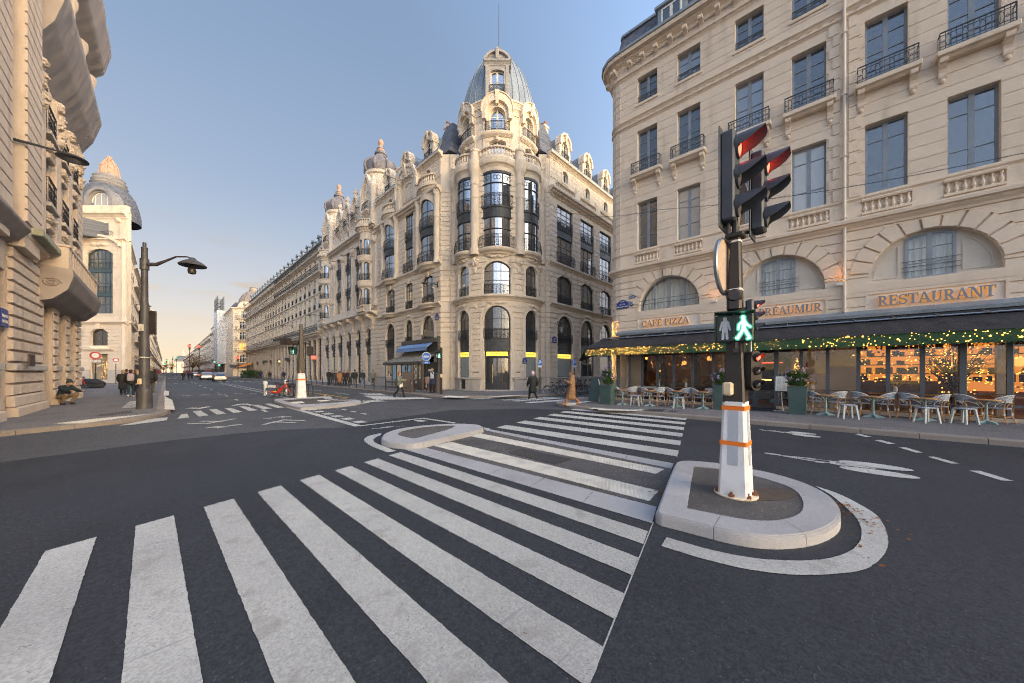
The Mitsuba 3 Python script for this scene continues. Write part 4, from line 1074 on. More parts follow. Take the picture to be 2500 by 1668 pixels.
# --- the two wings
wings = [(CL, L0, L1, [(4.97, 2.2), (8.55, 1.55), (12.6, 2.1)], True), (CR, R0, R1, [(4.7, 2.6), (8.7, 2.6), (12.6, 2.6), (16.5, 2.6), (20.4, 2.6), (24.3, 2.6)], False)]
for fr, a, b, ws, left in wings:
 hg, h1 = both_holes(ws)
 if left:
  h3 = [opening(u, 11.72, 17.65, w, .75 if w > 1.7 else 0) for u, w in ws]
 else:
  h3 = [sbox(u - w / 2, 11.72, u + w / 2, 17.1) for u, w in ws]
 hat = [opening(u, 19.55, 20.6, .9, .36) for u, w in (ws if not left else (ws[0], ws[2]))]
 base = sbox(a, -.3, b, 21.2)
 gg = W.body(fr, base, hg + h1 + h3 + hat, .45)
 sur = unary_union([h.buffer(.24) for h in hg])
 W.courses(fr, gg.intersection(sbox(a, 1.22, b, 7.45)).difference(sur), rect_z(1.22, 7.45, .452), .10, .085)
 for h in hg:
  obj('window_surround', slab(fr, h.buffer(.23).difference(h).intersection(sbox(-99, 1.22, 99, 7.45)), -.01, .115), STONE, CBK)
 W.courses(fr, gg.intersection(sbox(a, 8, b, 11.2)), rect_z(8, 11.2, .445), .08, .06)
 W.courses(fr, gg.intersection(sbox(a, 11.7, b, 17.2)), rect_z(11.7, 17.2, .445), .07, .05)
 W.courses(fr, gg.intersection(sbox(a, 19.3, b, 21.0)), rect_z(19.3, 21.0, .425), .035, .02)
 obj('plinth', slab(fr, sbox(a, -.3, b, 1.08), -.02, .14), PLINTH, CBK)
 obj('plinth_cornice', mold(fr, a, b, [(-.02, 1.06), (.16, 1.06), (.22, 1.12), (.2, 1.2), (-.02, 1.22)]), PLINTH, CBK)
 obj('cornice', mold(fr, a - .1, b, cornice(7.6, 8.0, .36)), STONE, CBK)
 obj('cornice', mold(fr, a - .1, b, cornice(11.3, 11.7, .3)), STONE, CBK)
 obj('cornice', mold(fr, a - .1, b, cornice(17.75, 18.35, .55)), STONE, CBK)
 obj('eaves', mold(fr, a - .2, b, cornice(20.95, 21.4, .42)), STONE, CBK)
 obj('gutter', mold(fr, a - .2, b, [(-.1, 21.38), (.40, 21.38), (.42, 21.5), (-.1, 21.52)]), ZINC, CBK)
 nb = int((b - a) / .33)
 for i in range(nb):
  u = a + (i + .5) * (b - a) / nb
  obj('modillion', console(fr, u, 17.62, 17.98, .13, .42), STONE, CBK) if u < 16 else None
 for i, ((u, w), q1, q3) in enumerate(zip(ws, h1, h3)):
  mezz(fr, u, w, 6.95)
  far = (not left) and i > 2
  if not (not left and i == 1):
   window(CBK, fr, sbox(u - w / 2, 1.2, u + w / 2, 3.42), -.14, frame=FRAMED, pane='mat_shop_glass_pale' if (not left) else GL_DARK, name='shop_window', single=True)
  else:
   dd = window(CBK, fr, sbox(u - w / 2 + .1, .2, u + w / 2 - .1, 3.42), .02, cols=(u,), rows=(2.5,), frame=FRAMED, pane=GL_DARK, name='carriage_door', fw=.16, bar=.16, thick=.12)
   obj('door_grille', fr(cat([bx(u + s - .012, u + s + .012, .02, .06, .9, 2.4) for s in np.arange(-.8, .81, .16)] + [mv(ring(.16, .012, 10), u + s, .04, 2.9) for s in (-.65, -.3, .3, .65)])), IRON, dd)
  if not left and i == 0:
   lit_sign(CBK, fr, u, 1.12, 2.98, 3.36, -.06)
  window(CBK, fr, q1, -.14, cols=(u - w * .17, u + w * .17) if w > 1.5 else (u,), rows=(9.9,), frame=FRAMED, pane=GL_BRIGHT if left else GL_DARK, bar=.05, single=far)
  obj('railing', railing(fr, u - w / 2 + .02, u + w / 2 - .02, 8.02, 8.86, .05, 1, 0, .17), IRON, CBK)
  obj('keystone', fr(hull([(u + x, y, z) for x, y, z in ((-.2, 0, 11.05), (.2, 0, 11.05), (-.2, .2, 11.05), (.2, .2, 11.05), (-.13, 0, 10.6), (.13, 0, 10.6), (-.13, .14, 10.6), (.13, .14, 10.6))])), STONE, CBK)
  obj('carving', cat(lump(fr, u, 7.3, w * .55, .42, .24, i + 40), lump(fr, u - w * .3, 7.2, w * .4, .3, .15, i + 50), lump(fr, u + w * .3, 7.2, w * .4, .3, .15, i + 60)), STONE, CBK, smooth=True)
  # tall iron window of the upper floors
  bow = left and w > 1.7
  if bow:
   half = w / 2 + .25
   ra = (half * half + .5 * .5) / (2 * .5)
   cc = fr.at(u, .5 - ra)[:2]
   ang = math.atan2(fr.n[0], -fr.n[1])
   wf = Drum(cc, ra)
   uc, hw = ang * ra, math.asin(half / ra) * ra
   q3 = opening(uc, 11.72, 17.65, 2 * hw - .5, .75)
   obj('bay_wall', slab(wf, sbox(uc - hw, 11.7, uc + hw, 18.3).difference(q3), -.35, .06), STONE, CBK)
   obj('bay_floor', mold(wf, uc - hw, uc + hw, [(-.6, 11.2), (.0, 11.2), (.1, 11.36), (.3, 11.5), (.36, 11.7), (-.6, 11.74)]), STONE, CBK)
   obj('bay_head', mold(wf, uc - hw, uc + hw, cornice(18.2, 18.95, .4, -.9)), STONE, CBK)
   obj('bay_sill', mold(wf, uc - hw, uc + hw, cornice(7.62, 8.02, .3, -.6)), STONE, CBK)
   balustrade(CBK, wf, uc - hw + .1, uc + hw - .1, 18.95, 19.75, 0, .22, STONE, .24)
   u_, w_ = uc, 2 * hw - .5
   for s in (-1, 1):
    p = fr.at(u + s * (half + .28), .12)
    obj('column', mv(lathe([(.36, 11.5), (.36, 11.8), (.27, 11.95), (.27, 15.6), (.31, 15.65), (.31, 15.8), (.27, 15.85), (.27, 17.6), (.36, 17.8), (.38, 18.2), (.3, 18.25)], 14), p[0], p[1]), STONE, CBK, smooth=35)
  else:
   wf, u_, w_ = fr, u, w
   if left:
    balustrade(CBK, fr, u - .9, u + .9, 18.4, 19.0, 0, .2, STONE, .24)
  dd = -.10 if bow else -.12
  k = window(CBK, wf, q3, dd, cols=(u_ - w_ * .17, u_ + w_ * .17) if w_ > 1.5 else (u_ - .2, u_ + .2), rows=(13.4, 16.5), frame=FRAMED, pane=GL_BRIGHT if left else glass('glass_bay_%d' % i, (.10, .10, .10), .42), bar=.05, single=far)
  obj('spandrel_panel', cat(slab(wf, sbox(u_ - w_ / 2, 14.25, u_ + w_ / 2, 15.0), dd - .05, dd + .12), mold(wf, u_ - w_ / 2, u_ + w_ / 2, [(dd, 14.92), (dd + .18, 14.95), (dd + .18, 15.04), (dd, 15.06)])), IRON_G, k)
  obj('railing', railing(wf, u_ - w_ / 2, u_ + w_ / 2, 15.04, 15.95, dd + .2, 1, 0, .2), IRON, k)
  obj('railing', railing(wf, u_ - w_ / 2 - .08, u_ + w_ / 2 + .08, 11.74, 12.72, .24, 1, .2, .2, .15), IRON, CBK)
 for q in hat:
  u = q.centroid.x
  window(CBK, fr, q, -.2, rows=(), mid=u, frame=FRAMEL, pane=GL_DARK, single=True)
  obj('attic_surround', slab(fr, q.buffer(.16).difference(q), -.01, .09), STONE, CBK)
 if not left:
  for i in range(4):
   balustrade(CBK, fr, ws[i][0] - 1.4, ws[i][0] + 1.4, 18.4, 19.15, 0, .22, STONE, .24)
   obj('parapet_post', fr(bevel_box(ws[i][0] + 1.5, ws[i][0] + 2.4, -.02, .24, 18.4, 19.25, .02)), STONE, CBK)
  obj('carving', cat(lump(fr, 6.7, 19.6, .7, .8, .2, 77), lump(fr, 10.6, 19.6, .7, .8, .2, 78)), STONE, CBK, smooth=True)
 # mansard and dormers
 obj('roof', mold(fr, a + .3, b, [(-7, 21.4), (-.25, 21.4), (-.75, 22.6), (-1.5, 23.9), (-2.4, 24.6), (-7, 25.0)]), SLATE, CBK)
 obj('roof_ridge', mold(fr, a + .3, b, [(-2.5, 24.5), (-2.2, 24.55), (-2.2, 24.7), (-2.5, 24.75)]), ZINC, CBK)
 for u in ([4.9, 9.1, 13.2] if left else [4.7, 8.7, 12.6, 16.5]):
  q = opening(u, 21.7, 23.4, 1.0, .46)
  out_ = opening(u, 21.45, 24.1, 1.75, .86)
  dk = obj('dormer', cat(slab(fr, out_.difference(q), -.4, .05), slab(fr, out_.buffer(.06).difference(out_.buffer(-.14)).intersection(sbox(-99, 22.9, 99, 99)), -.45, .22), fr(hull([(u + x, y, z) for x, y, z in ((-.13, 0, 24.15), (.13, 0, 24.15), (-.13, .32, 24.1), (.13, .32, 24.1), (-.09, 0, 23.4), (.09, 0, 23.4), (-.09, .2, 23.4), (.09, .2, 23.4))]))), STONE, CBK)
  obj('dormer_roof', slab(fr, opening(u, 21.6, 24.02, 1.72, .84), -2.6, -.41), ZINC, dk)
  window(CBK, fr, q, -.2, rows=(22.9,), mid=u, frame=FRAMEL, pane=GL_DARK, single=True)
  obj('railing', railing(fr, u - .6, u + .6, 21.6, 22.3, .14, 1, .15, .17), IRON, CBK)
# big round gable over the middle of the left wing
big = opening(8.55, 18.5, 22.3, 4.3, 2.14)
mid = opening(8.55, 18.5, 21.5, 2.9, 1.4)
lun = opening(8.55, 18.9, 20.75, 1.9, .94)
obj('great_arch_gable', cat(slab(CL, big.difference(mid), -1.0, .42), slab(CL, big.buffer(.12).difference(big.buffer(-.16)).intersection(sbox(-99, 19.6, 99, 99)), -1., .56), slab(CL, mid.difference(lun), -1., .12)), STONE, CBK)
for t in np.linspace(-70, 70, 9):
 obj('gable_block', CL(mv(bevel_box(-.11, .11, .08, .5, -.10, .10, .02), 8.55 + 1.62 * math.sin(t * DEG), 0, 20.12 + 1.62 * math.cos(t * DEG))), STONE, CBK)
obj('keystone', CL(hull([(8.55 + x, y, z) for x, y, z in ((-.26, 0, 22.5), (.26, 0, 22.5), (-.26, .75, 22.4), (.26, .75, 22.4), (-.18, 0, 21.2), (.18, 0, 21.2), (-.18, .5, 21.2), (.18, .5, 21.2))])), STONE, CBK)
window(CBK, CL, lun, -.15, cols=(8.2, 8.9), rows=(), frame=FRAMEL, pane=GL_DARK)
obj('roof', mold(CL, 6.6, 10.5, [(-3, 21.5), (-1, 21.6), (-1, 22.2), (-3, 22.6)]), LEAD, CBK)
# turret roofs beside the tower, chimney stacks
for fr, a in ((CL, 3.0), (CR, 2.4)):
 v = [fr.at(a + x, y, 21.45) for x, y in ((-.9, -.4), (1.7, -.2), (1.7, -4), (-.9, -4))] + [fr.at(a + x, y, 25.1) for x, y in ((.3, -1.6), (1.2, -1.5), (1.2, -3), (.3, -3))]
 obj('roof', hull(v), SLATE, CBK)
 for u, d in ((a + 2.4, -3.1), (a + 6.4, -3.2), (a + 10.6, -3.2)):
  p = fr.at(u, d)
  chimney(CBK, p[0], p[1], 22, 26.2 if u < a + 3 else 25.9, .6, 1.7, math.atan2(fr.n[1], fr.n[0]) - math.pi / 2)
for fr, b in ((CL, L1), (CR, R1)):
 q = [fr.at(b, 0)[:2], fr.at(b, -9)[:2], fr.at(b - .3, -9)[:2], fr.at(b - .3, 0)[:2]]
 obj('party_wall', ext(Polygon(q), -.3, 21.3), STONE, CBK)
W.finish(most=300)
# ================================================================ the ornate building with two onion turrets
SBK = thing('ornate_building', 'pale stone ornate building with two onion turrets and round oriel windows', 'building')
W = Wall(SBK, STONE2)
S0, S1 = 15.85, 35.3
oriels, mids = (18.4, 33.0), (21.5, 24.95, 28.5)
gw = [(18.4, 1.5), (21.4, 1.5), (24.6, 1.5), (27.8, 1.5), (30.6, 1.5), (33.4, 1.5)]
hg = [opening(u, .2 if i == 1 else .5, 7.0, w, w / 2 - .02) for i, (u, w) in enumerate(gw)]
hm = [sbox(u - .9, 9.45, u + .9, 17.7) for u in mids]
h0 = [opening(u, 19.55, 20.5, .8) for u in mids + oriels]
gg = W.body(CL, sbox(S0, -.3, S1, 21), hg + hm + h0, .45)
W.courses(CL, gg.intersection(sbox(S0, .6, S1, 7.6)), rect_z(.6, 7.6, .46), .09, .08)
W.courses(CL, gg.intersection(sbox(S0, 9.4, S1, 18)).intersection(unary_union([sbox(S0, 0, S0 + .8, 99), sbox(S1 - .8, 0, S1, 99)])), rect_z(9.4, 18, .45), .05, .04)
for i, (u, w) in enumerate(gw):
 obj('spandrel_panel', cat(slab(CL, sbox(u - w / 2, 3.9, u + w / 2, 4.9), -.34, -.05)), IRON_G, SBK)
 window(SBK, CL, opening(u, 4.88, 7.0, w, w / 2 - .02), -.3, cols=(u,), rows=(5.8,), frame=FRAMED, pane=GL_DARK, single=True)
 obj('railing', railing(CL, u - w / 2, u + w / 2, 4.92, 5.75, .08, 1, 0, .2), IRON, SBK)
 window(SBK, CL, sbox(u - w / 2, .2 if i == 1 else .5, u + w / 2, 3.9), -.3, frame=FRAMED, pane='mat_shop_glass_pale' if i != 1 else GL_DARK, name='shop_window', single=True)
for u in [19.9 + 0, 23., 26.2, 29.2, 32., 17.0, 34.8]:
 obj('bracket', console(CL, u, 7.2, 8.5, .5, .95), STONE2, SBK)
 obj('carving', lump(CL, u, 7.0, .5, .8, .3, int(u * 3)), STONE2, SBK, smooth=True)
obj('cornice', mold(CL, S0, S1, cornice(8.3, 8.8, .95)), STONE2, SBK)
par_ = sbox(S0 + .2, 8.8, S1 - .2, 9.5)
obj('parapet', slab(CL, par_, .7, .88), STONE2, SBK)
for u in oriels:
 balustrade(SBK, CL, u - 1.1, u + 1.1, 8.85, 9.55, .9, 1.1, STONE2, .24)
for u in mids:
 k = window(SBK, CL, sbox(u - .9, 9.45, u + .9, 17.7), -.14, cols=(u - .3, u + .3), rows=(11.3, 13.8, 16.9), frame=FRAMED, pane=GL_BRIGHT)
 for z in (11.6, 14.9):
  obj('spandrel_panel', slab(CL, sbox(u - .9, z, u + .9, z + .55), -.2, -.05), IRON_G, k)
  obj('railing', railing(CL, u - .9, u + .9, z + .5, z + 1.3, .1, 1, .2, .2), IRON, k)
for u in (19.95, 23.25, 26.75, 30.3, 31.2, 16.4, 34.9):
 obj('pilaster', CL(cat(bevel_box(u - .3, u + .3, -.02, .22, 9.5, 16.7, .03), bevel_box(u - .36, u + .36, -.02, .28, 9.5, 10.1, .03), bevel_box(u - .36, u + .36, -.02, .30, 11.5, 11.9, .03))), STONE2, SBK)
 obj('capital', cat(lump(CL, u, 17.3, .95, 1.1, .5, int(u)), CL(bevel_box(u - .42, u + .42, -.02, .4, 17.75, 17.98, .03))), STONE2, SBK, smooth=30)
obj('frieze', slab(CL, sbox(S0, 17.7, S1, 18.6), -.02, .1), STONE2, SBK)
obj('cornice', mold(CL, S0, S1, cornice(18.5, 19.1, .75)), STONE2, SBK)
for u in np.arange(S0 + .3, S1, .42):
 obj('modillion', console(CL, u, 18.36, 18.74, .18, .6), STONE2, SBK)
ang = math.atan2(CL.n[0], -CL.n[1])
for n_, u in enumerate(oriels):
 r = 1.25
 c = CL.at(u, -.25)[:2]
 O = Drum(c, r)
 uc = ang * r
 hw = 1.45 * r
 hz = [(9.7, 11.6), (12.6, 14.7), (15.6, 17.5)]
 hs = [opening(uc + s, a, b, .72, .2) for a, b in hz for s in (-.95, 0, .95)]
 obj('oriel_wall', slab(O, sbox(uc - hw, 9.3, uc + hw, 18.6).difference(unary_union(hs)), -.2, 0), STONE2, SBK)
 for q in hs:
  window(SBK, O, q, -.12, rows=(), frame=FRAMED, pane=GL_BRIGHT, fw=.05, single=True)
 for a, b in hz:
  if a > 10:
   obj('oriel_band', mold(O, uc - hw, uc + hw, [(-.1, a - .9), (.05, a - .9), (.22, a - .7), (.26, a - .3), (.3, a - .25), (.3, a - .1), (-.1, a - .05)]), STONE2, SBK)
  obj('railing', railing(O, uc - hw * .8, uc + hw * .8, a, a + .75, .1, 1, 0, .2), IRON, SBK)
 obj('oriel_head', mold(O, uc - hw, uc + hw, cornice(18.3, 19.1, .55, -.6)), STONE2, SBK)
 balustrade(SBK, O, uc - hw * .8, uc + hw * .8, 19.1, 19.8, .1, .3, STONE2, .24)
 # gabled turret front and the onion roof
 t = CL.at(u, -1.5)
 q = opening(u, 21.1, 23.6, 1.2, .6)
 gab = Polygon([(u - 1.5, 19.1), (u - 1.5, 23.0), (u - 1.1, 24.1), (u - .75, 24.6), (u - .4, 25.2), (u, 25.6), (u + .4, 25.2), (u + .75, 24.6), (u + 1.1, 24.1), (u + 1.5, 23.0), (u + 1.5, 19.1)])
 obj('turret_gable', cat(slab(CL, gab.difference(q).difference(opening(u, 19.55, 20.5, .8)), -.6, .12), slab(CL, gab.buffer(.1).difference(gab.buffer(-.25)).intersection(sbox(-99, 22.8, 99, 99)), -.5, .4)), STONE2, SBK)
 obj('turret_drum', mv(lathe([(1.6, 19), (1.6, 25.6), (1.8, 25.7), (1.85, 26.0), (1.6, 26.1)], 16), t[0], t[1]), STONE2, SBK, smooth=30)
 for s in (-1, 1):
  p = CL.at(u + s * 1.6, .1)
  obj('turret_column', mv(lathe([(.42, 19.1), (.42, 19.5), (.34, 19.6), (.34, 23.2), (.44, 23.4), (.46, 23.8), (.3, 24.0), (.25, 24.5), (.12, 24.9)], 12), p[0], p[1]), STONE2, SBK, smooth=35)
 window(SBK, CL, q, -.3, rows=(22.6,), mid=u, frame=FRAMED, pane=GL_DARK, single=True)
 obj('railing', railing(CL, u - .8, u + .8, 21.1, 22.1, .5, 1, .5, .18, .15), IRON, SBK)
 obj('balcony', CL(hull([(u + x, y, z) for x, y, z in ((-.9, 0, 21.08), (.9, 0, 21.08), (-.9, .62, 21.08), (.9, .62, 21.08), (-.9, .62, 20.95), (.9, .62, 20.95), (-.4, 0, 20.4), (.4, 0, 20.4))])), STONE2, SBK)
 k = obj('onion_roof', mv(lathe([(1.6, 26.0), (1.75, 26.25), (1.85, 26.7), (1.8, 27.2), (1.55, 27.6), (1.1, 27.95), (.8, 28.25), (.6, 28.6), (.75, 28.7), (.72, 28.9), (.5, 29.0), (.42, 29.3), (.5, 29.4), (.2, 29.5)], 20), t[0], t[1]), LEAD, SBK, smooth=40)
 rolls = [mv(tube([(1.7 * math.cos(a), 1.7 * math.sin(a), 26.1), (1.95 * math.cos(a), 1.95 * math.sin(a), 26.5), (1.92 * math.cos(a), 1.92 * math.sin(a), 27.0), (1.6 * math.cos(a), 1.6 * math.sin(a), 27.55), (.9 * math.cos(a), .9 * math.sin(a), 28.2)], [.12, .2, .2, .15, .07], 7), t[0], t[1]) for a in np.arange(8) * math.pi / 4]
 obj('roof_rolls', cat(rolls), LEAD, k, smooth=40)
 obj('finial', mv(cat(lathe([(.42, 28.9), (.5, 29.3), (.3, 29.45), (.22, 29.9), (.3, 30.1), (.34, 30.3), (.2, 30.6), (.0, 30.75)], 10)), t[0], t[1]), PINK, k, smooth=40)
for u in (22.2, 25.0, 27.8):
 q = opening(u, 21.0, 23.2, .95, .45)
 gab = Polygon([(u - 1.05, 19.1), (u - 1.05, 22.8), (u - .8, 23.6), (u - .4, 24.1), (u, 24.35), (u + .4, 24.1), (u + .8, 23.6), (u + 1.05, 22.8), (u + 1.05, 19.1)])
 obj('gable', cat(slab(CL, gab.difference(q).difference(sbox(u - .4, 19.5, u + .4, 20.4)), -.5, .08), slab(CL, gab.buffer(.08).difference(gab.buffer(-.2)).intersection(sbox(-99, 22.6, 99, 99)), -.4, .34)), STONE2, SBK)
 obj('gable_finial', CL(mv(lathe([(.2, 24.2), (.2, 24.6), (.3, 24.7), (.32, 24.85), (.2, 25.0), (.26, 25.15), (.1, 25.3)], 8), u, .1, 0)), STONE2, SBK, smooth=35)
 window(SBK, CL, q, -.3, rows=(22.3,), mid=u, frame=FRAMED, pane=GL_DARK, single=True)
 obj('railing', railing(CL, u - .7, u + .7, 21.0, 21.95, .45, 1, .45, .18, .12), IRON, SBK)
 obj('balcony', CL(hull([(u + x, y, z) for x, y, z in ((-.75, 0, 20.98), (.75, 0, 20.98), (-.75, .55, 20.98), (.75, .55, 20.98), (-.35, 0, 20.4), (.35, 0, 20.4))])), STONE2, SBK)
obj('roof', mold(CL, S0, S1, [(-9, 20.9), (-.5, 21), (-1.2, 23.0), (-2.4, 24.6), (-9, 25.2)]), SLATE, SBK)
p = CL.at(S0 + .6, -3)
chimney(SBK, p[0], p[1], 22, 26.6, .7, 2.2, .78)
W.finish(most=120)
# ================================================================ the long apartment block down the street
HBK = thing('long_apartment_block', 'very long stone apartment block with three rows of black iron balconies', 'building')
H0, H1 = 35.4, 108.
n = 26
us = [H0 + 1.5 + i * (H1 - H0 - 3) / (n - 1) for i in range(n)]
rowsz = [(9.2, 11.3, 1.15), (11.9, 13.9, 1.15), (14.6, 16.7, 1.15), (17.9, 19.9, 1.1), (21.2, 22.5, .95)]
hs = [opening(u, a, b, w) for u in us for a, b, w in rowsz]
shop = [sbox(H0 + .9 + i * 2.75, .3, H0 + 2.85 + i * 2.75, 7.0) for i in range(26)]
W = Wall(HBK, STONE)
g = CL
obj('wall', slab(g, sbox(H0, -.3, H1, 20.2).difference(unary_union(hs + shop)), -.4, 0), STONE, HBK)
obj('wall', slab(g, sbox(H0, 20.2, H1, 23.0).difference(unary_union(hs)), -1.5, -.9), STONE, HBK)
for u in np.linspace(H0 + .25, H1 - .3, 8):
 obj('pilaster', g(cat(bevel_box(u - .22, u + .22, -.02, .10, 9, 17.2, .02))), STONE, HBK)
for i, q in enumerate(hs):
 u, z = q.centroid.x, q.bounds[1]
 back = -1.1 if z > 20 else -.2
 window(HBK, g, q, back, rows=(z + .6, z + 1.3) if u < 60 else (), mid=u, frame=FRAMEL if (i * 7) % 3 else FRAMEW, pane=GL_DARK if (i * 5) % 4 else GL_BLIND, single=True, fw=.08)
 if 11 < z < 17 and u < 80:
  obj('railing', railing(g, u - .6, u + .6, z, z + .8, .1, 0 if u > 60 else 1, 0, .17), IRON, HBK)
 if 9 < z < 17:
  obj('window_surround', slab(g, sbox(u - .82, z - .1, u + .82, q.bounds[3] + .22).difference(q), -.01, .07), STONE, HBK)
for z0, zr, out in ((7.55, 8.0, .95), (17.0, 17.45, .8), (20.1, 20.45, .8)):
 obj('balcony', mold(g, H0, H1, cornice(z0, zr, out)), STONE, HBK)
 seg = np.linspace(H0 + .1, H1 - .1, 8)
 for a, b in zip(seg[:-1], seg[1:]):
  obj('railing', railing(g, a + .03, b - .03, zr + .03, zr + 1.12, out - .12, 1 if a < 60 else 0, 0, .22 if a < 60 else .34), IRON, HBK)
for u in np.arange(H0 + .5, H1, .62):
 obj('balcony_bracket', console(g, u, 7.1, 7.66, .2, .8), STONE, HBK)
obj('string_course', mold(g, H0, H1, cornice(11.5, 11.75, .2)), STONE, HBK)
obj('string_course', mold(g, H0, H1, cornice(14.1, 14.35, .25)), STONE, HBK)
obj('eaves', mold(g, H0, H1, [(-1.2, 22.9), (-.75, 22.95), (-.5, 23.15), (-.55, 23.3), (-1.2, 23.3)]), ZINC, HBK)
obj('roof', mold(g, H0, H1, [(-10, 23), (-.95, 23.2), (-2.1, 25.2), (-10, 26)]), ZINC, HBK)
for u in np.linspace(H0 + 2.2, H1 - 2, 21):
 dk = obj('dormer', cat(g(bx(u - .55, u + .55, -2.6, -.95, 23.2, 24.5)), slab(g, Polygon([(u - .75, 24.48), (u + .75, 24.48), (u + .4, 24.85), (u, 25.0), (u - .4, 24.85)]), -2.8, -.8)), ZINC, HBK)
 obj('pane', slab(g, sbox(u - .35, 23.45, u + .35, 24.35), -.96, -.93), GL_DARK, dk)
tints = [(.11, .095, .085), (.05, .05, .055), (.10, .10, .105), (.05, .05, .052), (.30, .05, .045), (.08, .075, .07)]
for i, q in enumerate(shop):
 u = q.centroid.x
 window(HBK, g, q, -.3, cols=(u - .35, u + .35), rows=(4.2,), frame=col(*tints[(i * 5 + 2) % 6]) if i != 0 else col(.2, .02, .02), pane=GL_DARK, name='shopfront', single=True, bar=.09)
 if i % 3 == 1:
  obj('shop_fascia', slab(g, sbox(u - 1.1, 3.7, u + 1.1, 4.4), -.05, .14), col(.16, .06, .05) if i % 2 else col(.05, .05, .055), HBK)
for u in np.arange(H0 + .35, H1, 2.75):
 obj('pier', cat(*[g(bx(u - .4, u + .4, -.02, .09, z + .03, z + .43)) for z in np.arange(.4, 7.0, .46)]), STONE, HBK)
obj('pier_base', mold(g, H0, H1, [(-.02, -.2), (.14, -.2), (.14, .38), (-.02, .38)]), PLINTH, HBK)
for u, pw, c in ((38.2, .55, (1., .14, .08)),):
 k = glow('illuminated_sign', cat(g(bx(u - .06, u + .06, .25, 1.0, 3.7, 4.3))), c, .9)
 tag(k, 'glowing red box sign jutting from the long block', 'shop sign')
for u in (45.5, 55., 76.):
 k = obj('blade_sign', g(bx(u - .05, u + .05, .2, 1.1, 3.9, 4.4)), col(.04, .04, .045))
 tag(k, {45.5: 'dark blade sign jutting out nearest along the long block', 55.: 'small dark blade sign halfway along the long block', 76.: 'dark blade sign farthest along the long block'}[u], 'shop sign', None)
k = glow('wall_lantern', g(mv(ICO[1], 0, 0, 0, s=.22) if False else mv(ICO[1], 62.5, .5, 3.9, s=.2)), (1., .62, .25), 1.6)
tag(k, 'warm glowing lantern on the front of the long block', 'lantern')
# ================================================================ buildings farther down both sides of the street
def plain_building(key, label, fr, a, b, top, m, floors, bay, roof=2.5, rm=None, depth=12, detail=True, first=3.6, wmat=None):
 k = thing(key, label, 'building')
 h = (top - first) / floors
 n = max(1, int((b - a) / bay))
 us = [a + (i + .5) * (b - a) / n for i in range(n)]
 hs = [opening(u, first + j * h + .35, first + (j + 1) * h - .55, 1.1) for j in range(floors) for u in us]
 obj('wall', slab(fr, sbox(a, -.3, b, top).difference(unary_union(hs)), -.35, 0), m, k)
 obj('wall', fr(cat(bx(a, a + .3, -depth, -.36, -.3, top), bx(b - .3, b, -depth, -.36, -.3, top), bx(a, b, -depth - .3, -depth, -.3, top))), m, k)
 for q in hs:
  window(k, fr, q, -.2, rows=(), mid=q.centroid.x, frame=FRAMEL, pane=GL_DARK if rng.random() < .7 else GL_BLIND, single=True, fw=.07)
 for j in range(floors):
  z = first + j * h
  obj('string_course', mold(fr, a, b, cornice(z, z + .22, .22 if j not in (1, floors - 1) else .6)), m, k)
  if j in (1, floors - 1):
   obj('railing', railing(fr, a + .05, b - .05, z + .24, z + 1.2, .5, 0, 0, .4), IRON, k)
  elif detail:
   for u in us:
    obj('railing', railing(fr, u - .58, u + .58, z + .35, z + 1.1, .08, 0, 0, .25), IRON, k)
 obj('eaves', mold(fr, a, b, cornice(top - .1, top + .35, .5)), m, k)
 obj('roof', mold(fr, a, b, [(-depth, top + .3), (-.1, top + .35), (-1.3, top + roof), (-depth, top + roof + .6)]), rm or ZINC, k)
 for u in us[::2]:
  obj('dormer', cat(fr(bx(u - .5, u + .5, -2, -.3, top + .3, top + roof * .75))), rm or ZINC, k)
 sh = [sbox(u - bay * .4, .3, u + bay * .4, first - .5) for u in us]
 obj('shopfront', slab(fr, unary_union(sh), -.02, .05), col(*tints[int(rng.integers(0, 6))]), k)
 p = fr.at(a + .5, -4)
 chimney(k, p[0], p[1], top, top + roof + 1.6, .6, 2.5, .78, m)
 return k
# the cut-corner building with a ribbed zinc cupola across the side street
DBK = thing('cupola_building', 'cut corner apartment building under a ribbed zinc cupola, lamplit windows inside', 'building')
D0 = CL.at(137.8, 0)
DF2 = Frame((D0[0], D0[1]), (1, 0), (0, -1))
fl = [(5.2, 8.2), (9.3, 12.4), (13.4, 16.4), (17.4, 20.2), (21.4, 24.)]
dh = [opening(4.2, a, b, 4.2 if i < 4 else 3., .6 if i == 0 else 0) for i, (a, b) in enumerate(fl)]
obj('wall', slab(DF2, sbox(0, -.3, 8.5, 25.2).difference(unary_union(dh)), -.5, 0), STONE, DBK)
obj('wall', slab(CL, sbox(137.9, -.3, 160, 25.2).difference(unary_union([opening(u, a, b, 1.3) for u in np.arange(140, 160, 3.2) for a, b in fl])), -.4, 0), STONE, DBK)
for u in np.arange(140, 160, 3.2):
 for a, b in fl:
  window(DBK, CL, opening(u, a, b, 1.3), -.2, mid=u, frame=FRAMEL, pane=GL_DARK, single=True)
LITW = mat('lit_window', {'type': 'diffuse', 'reflectance': rgb(.5, .3, .1)})
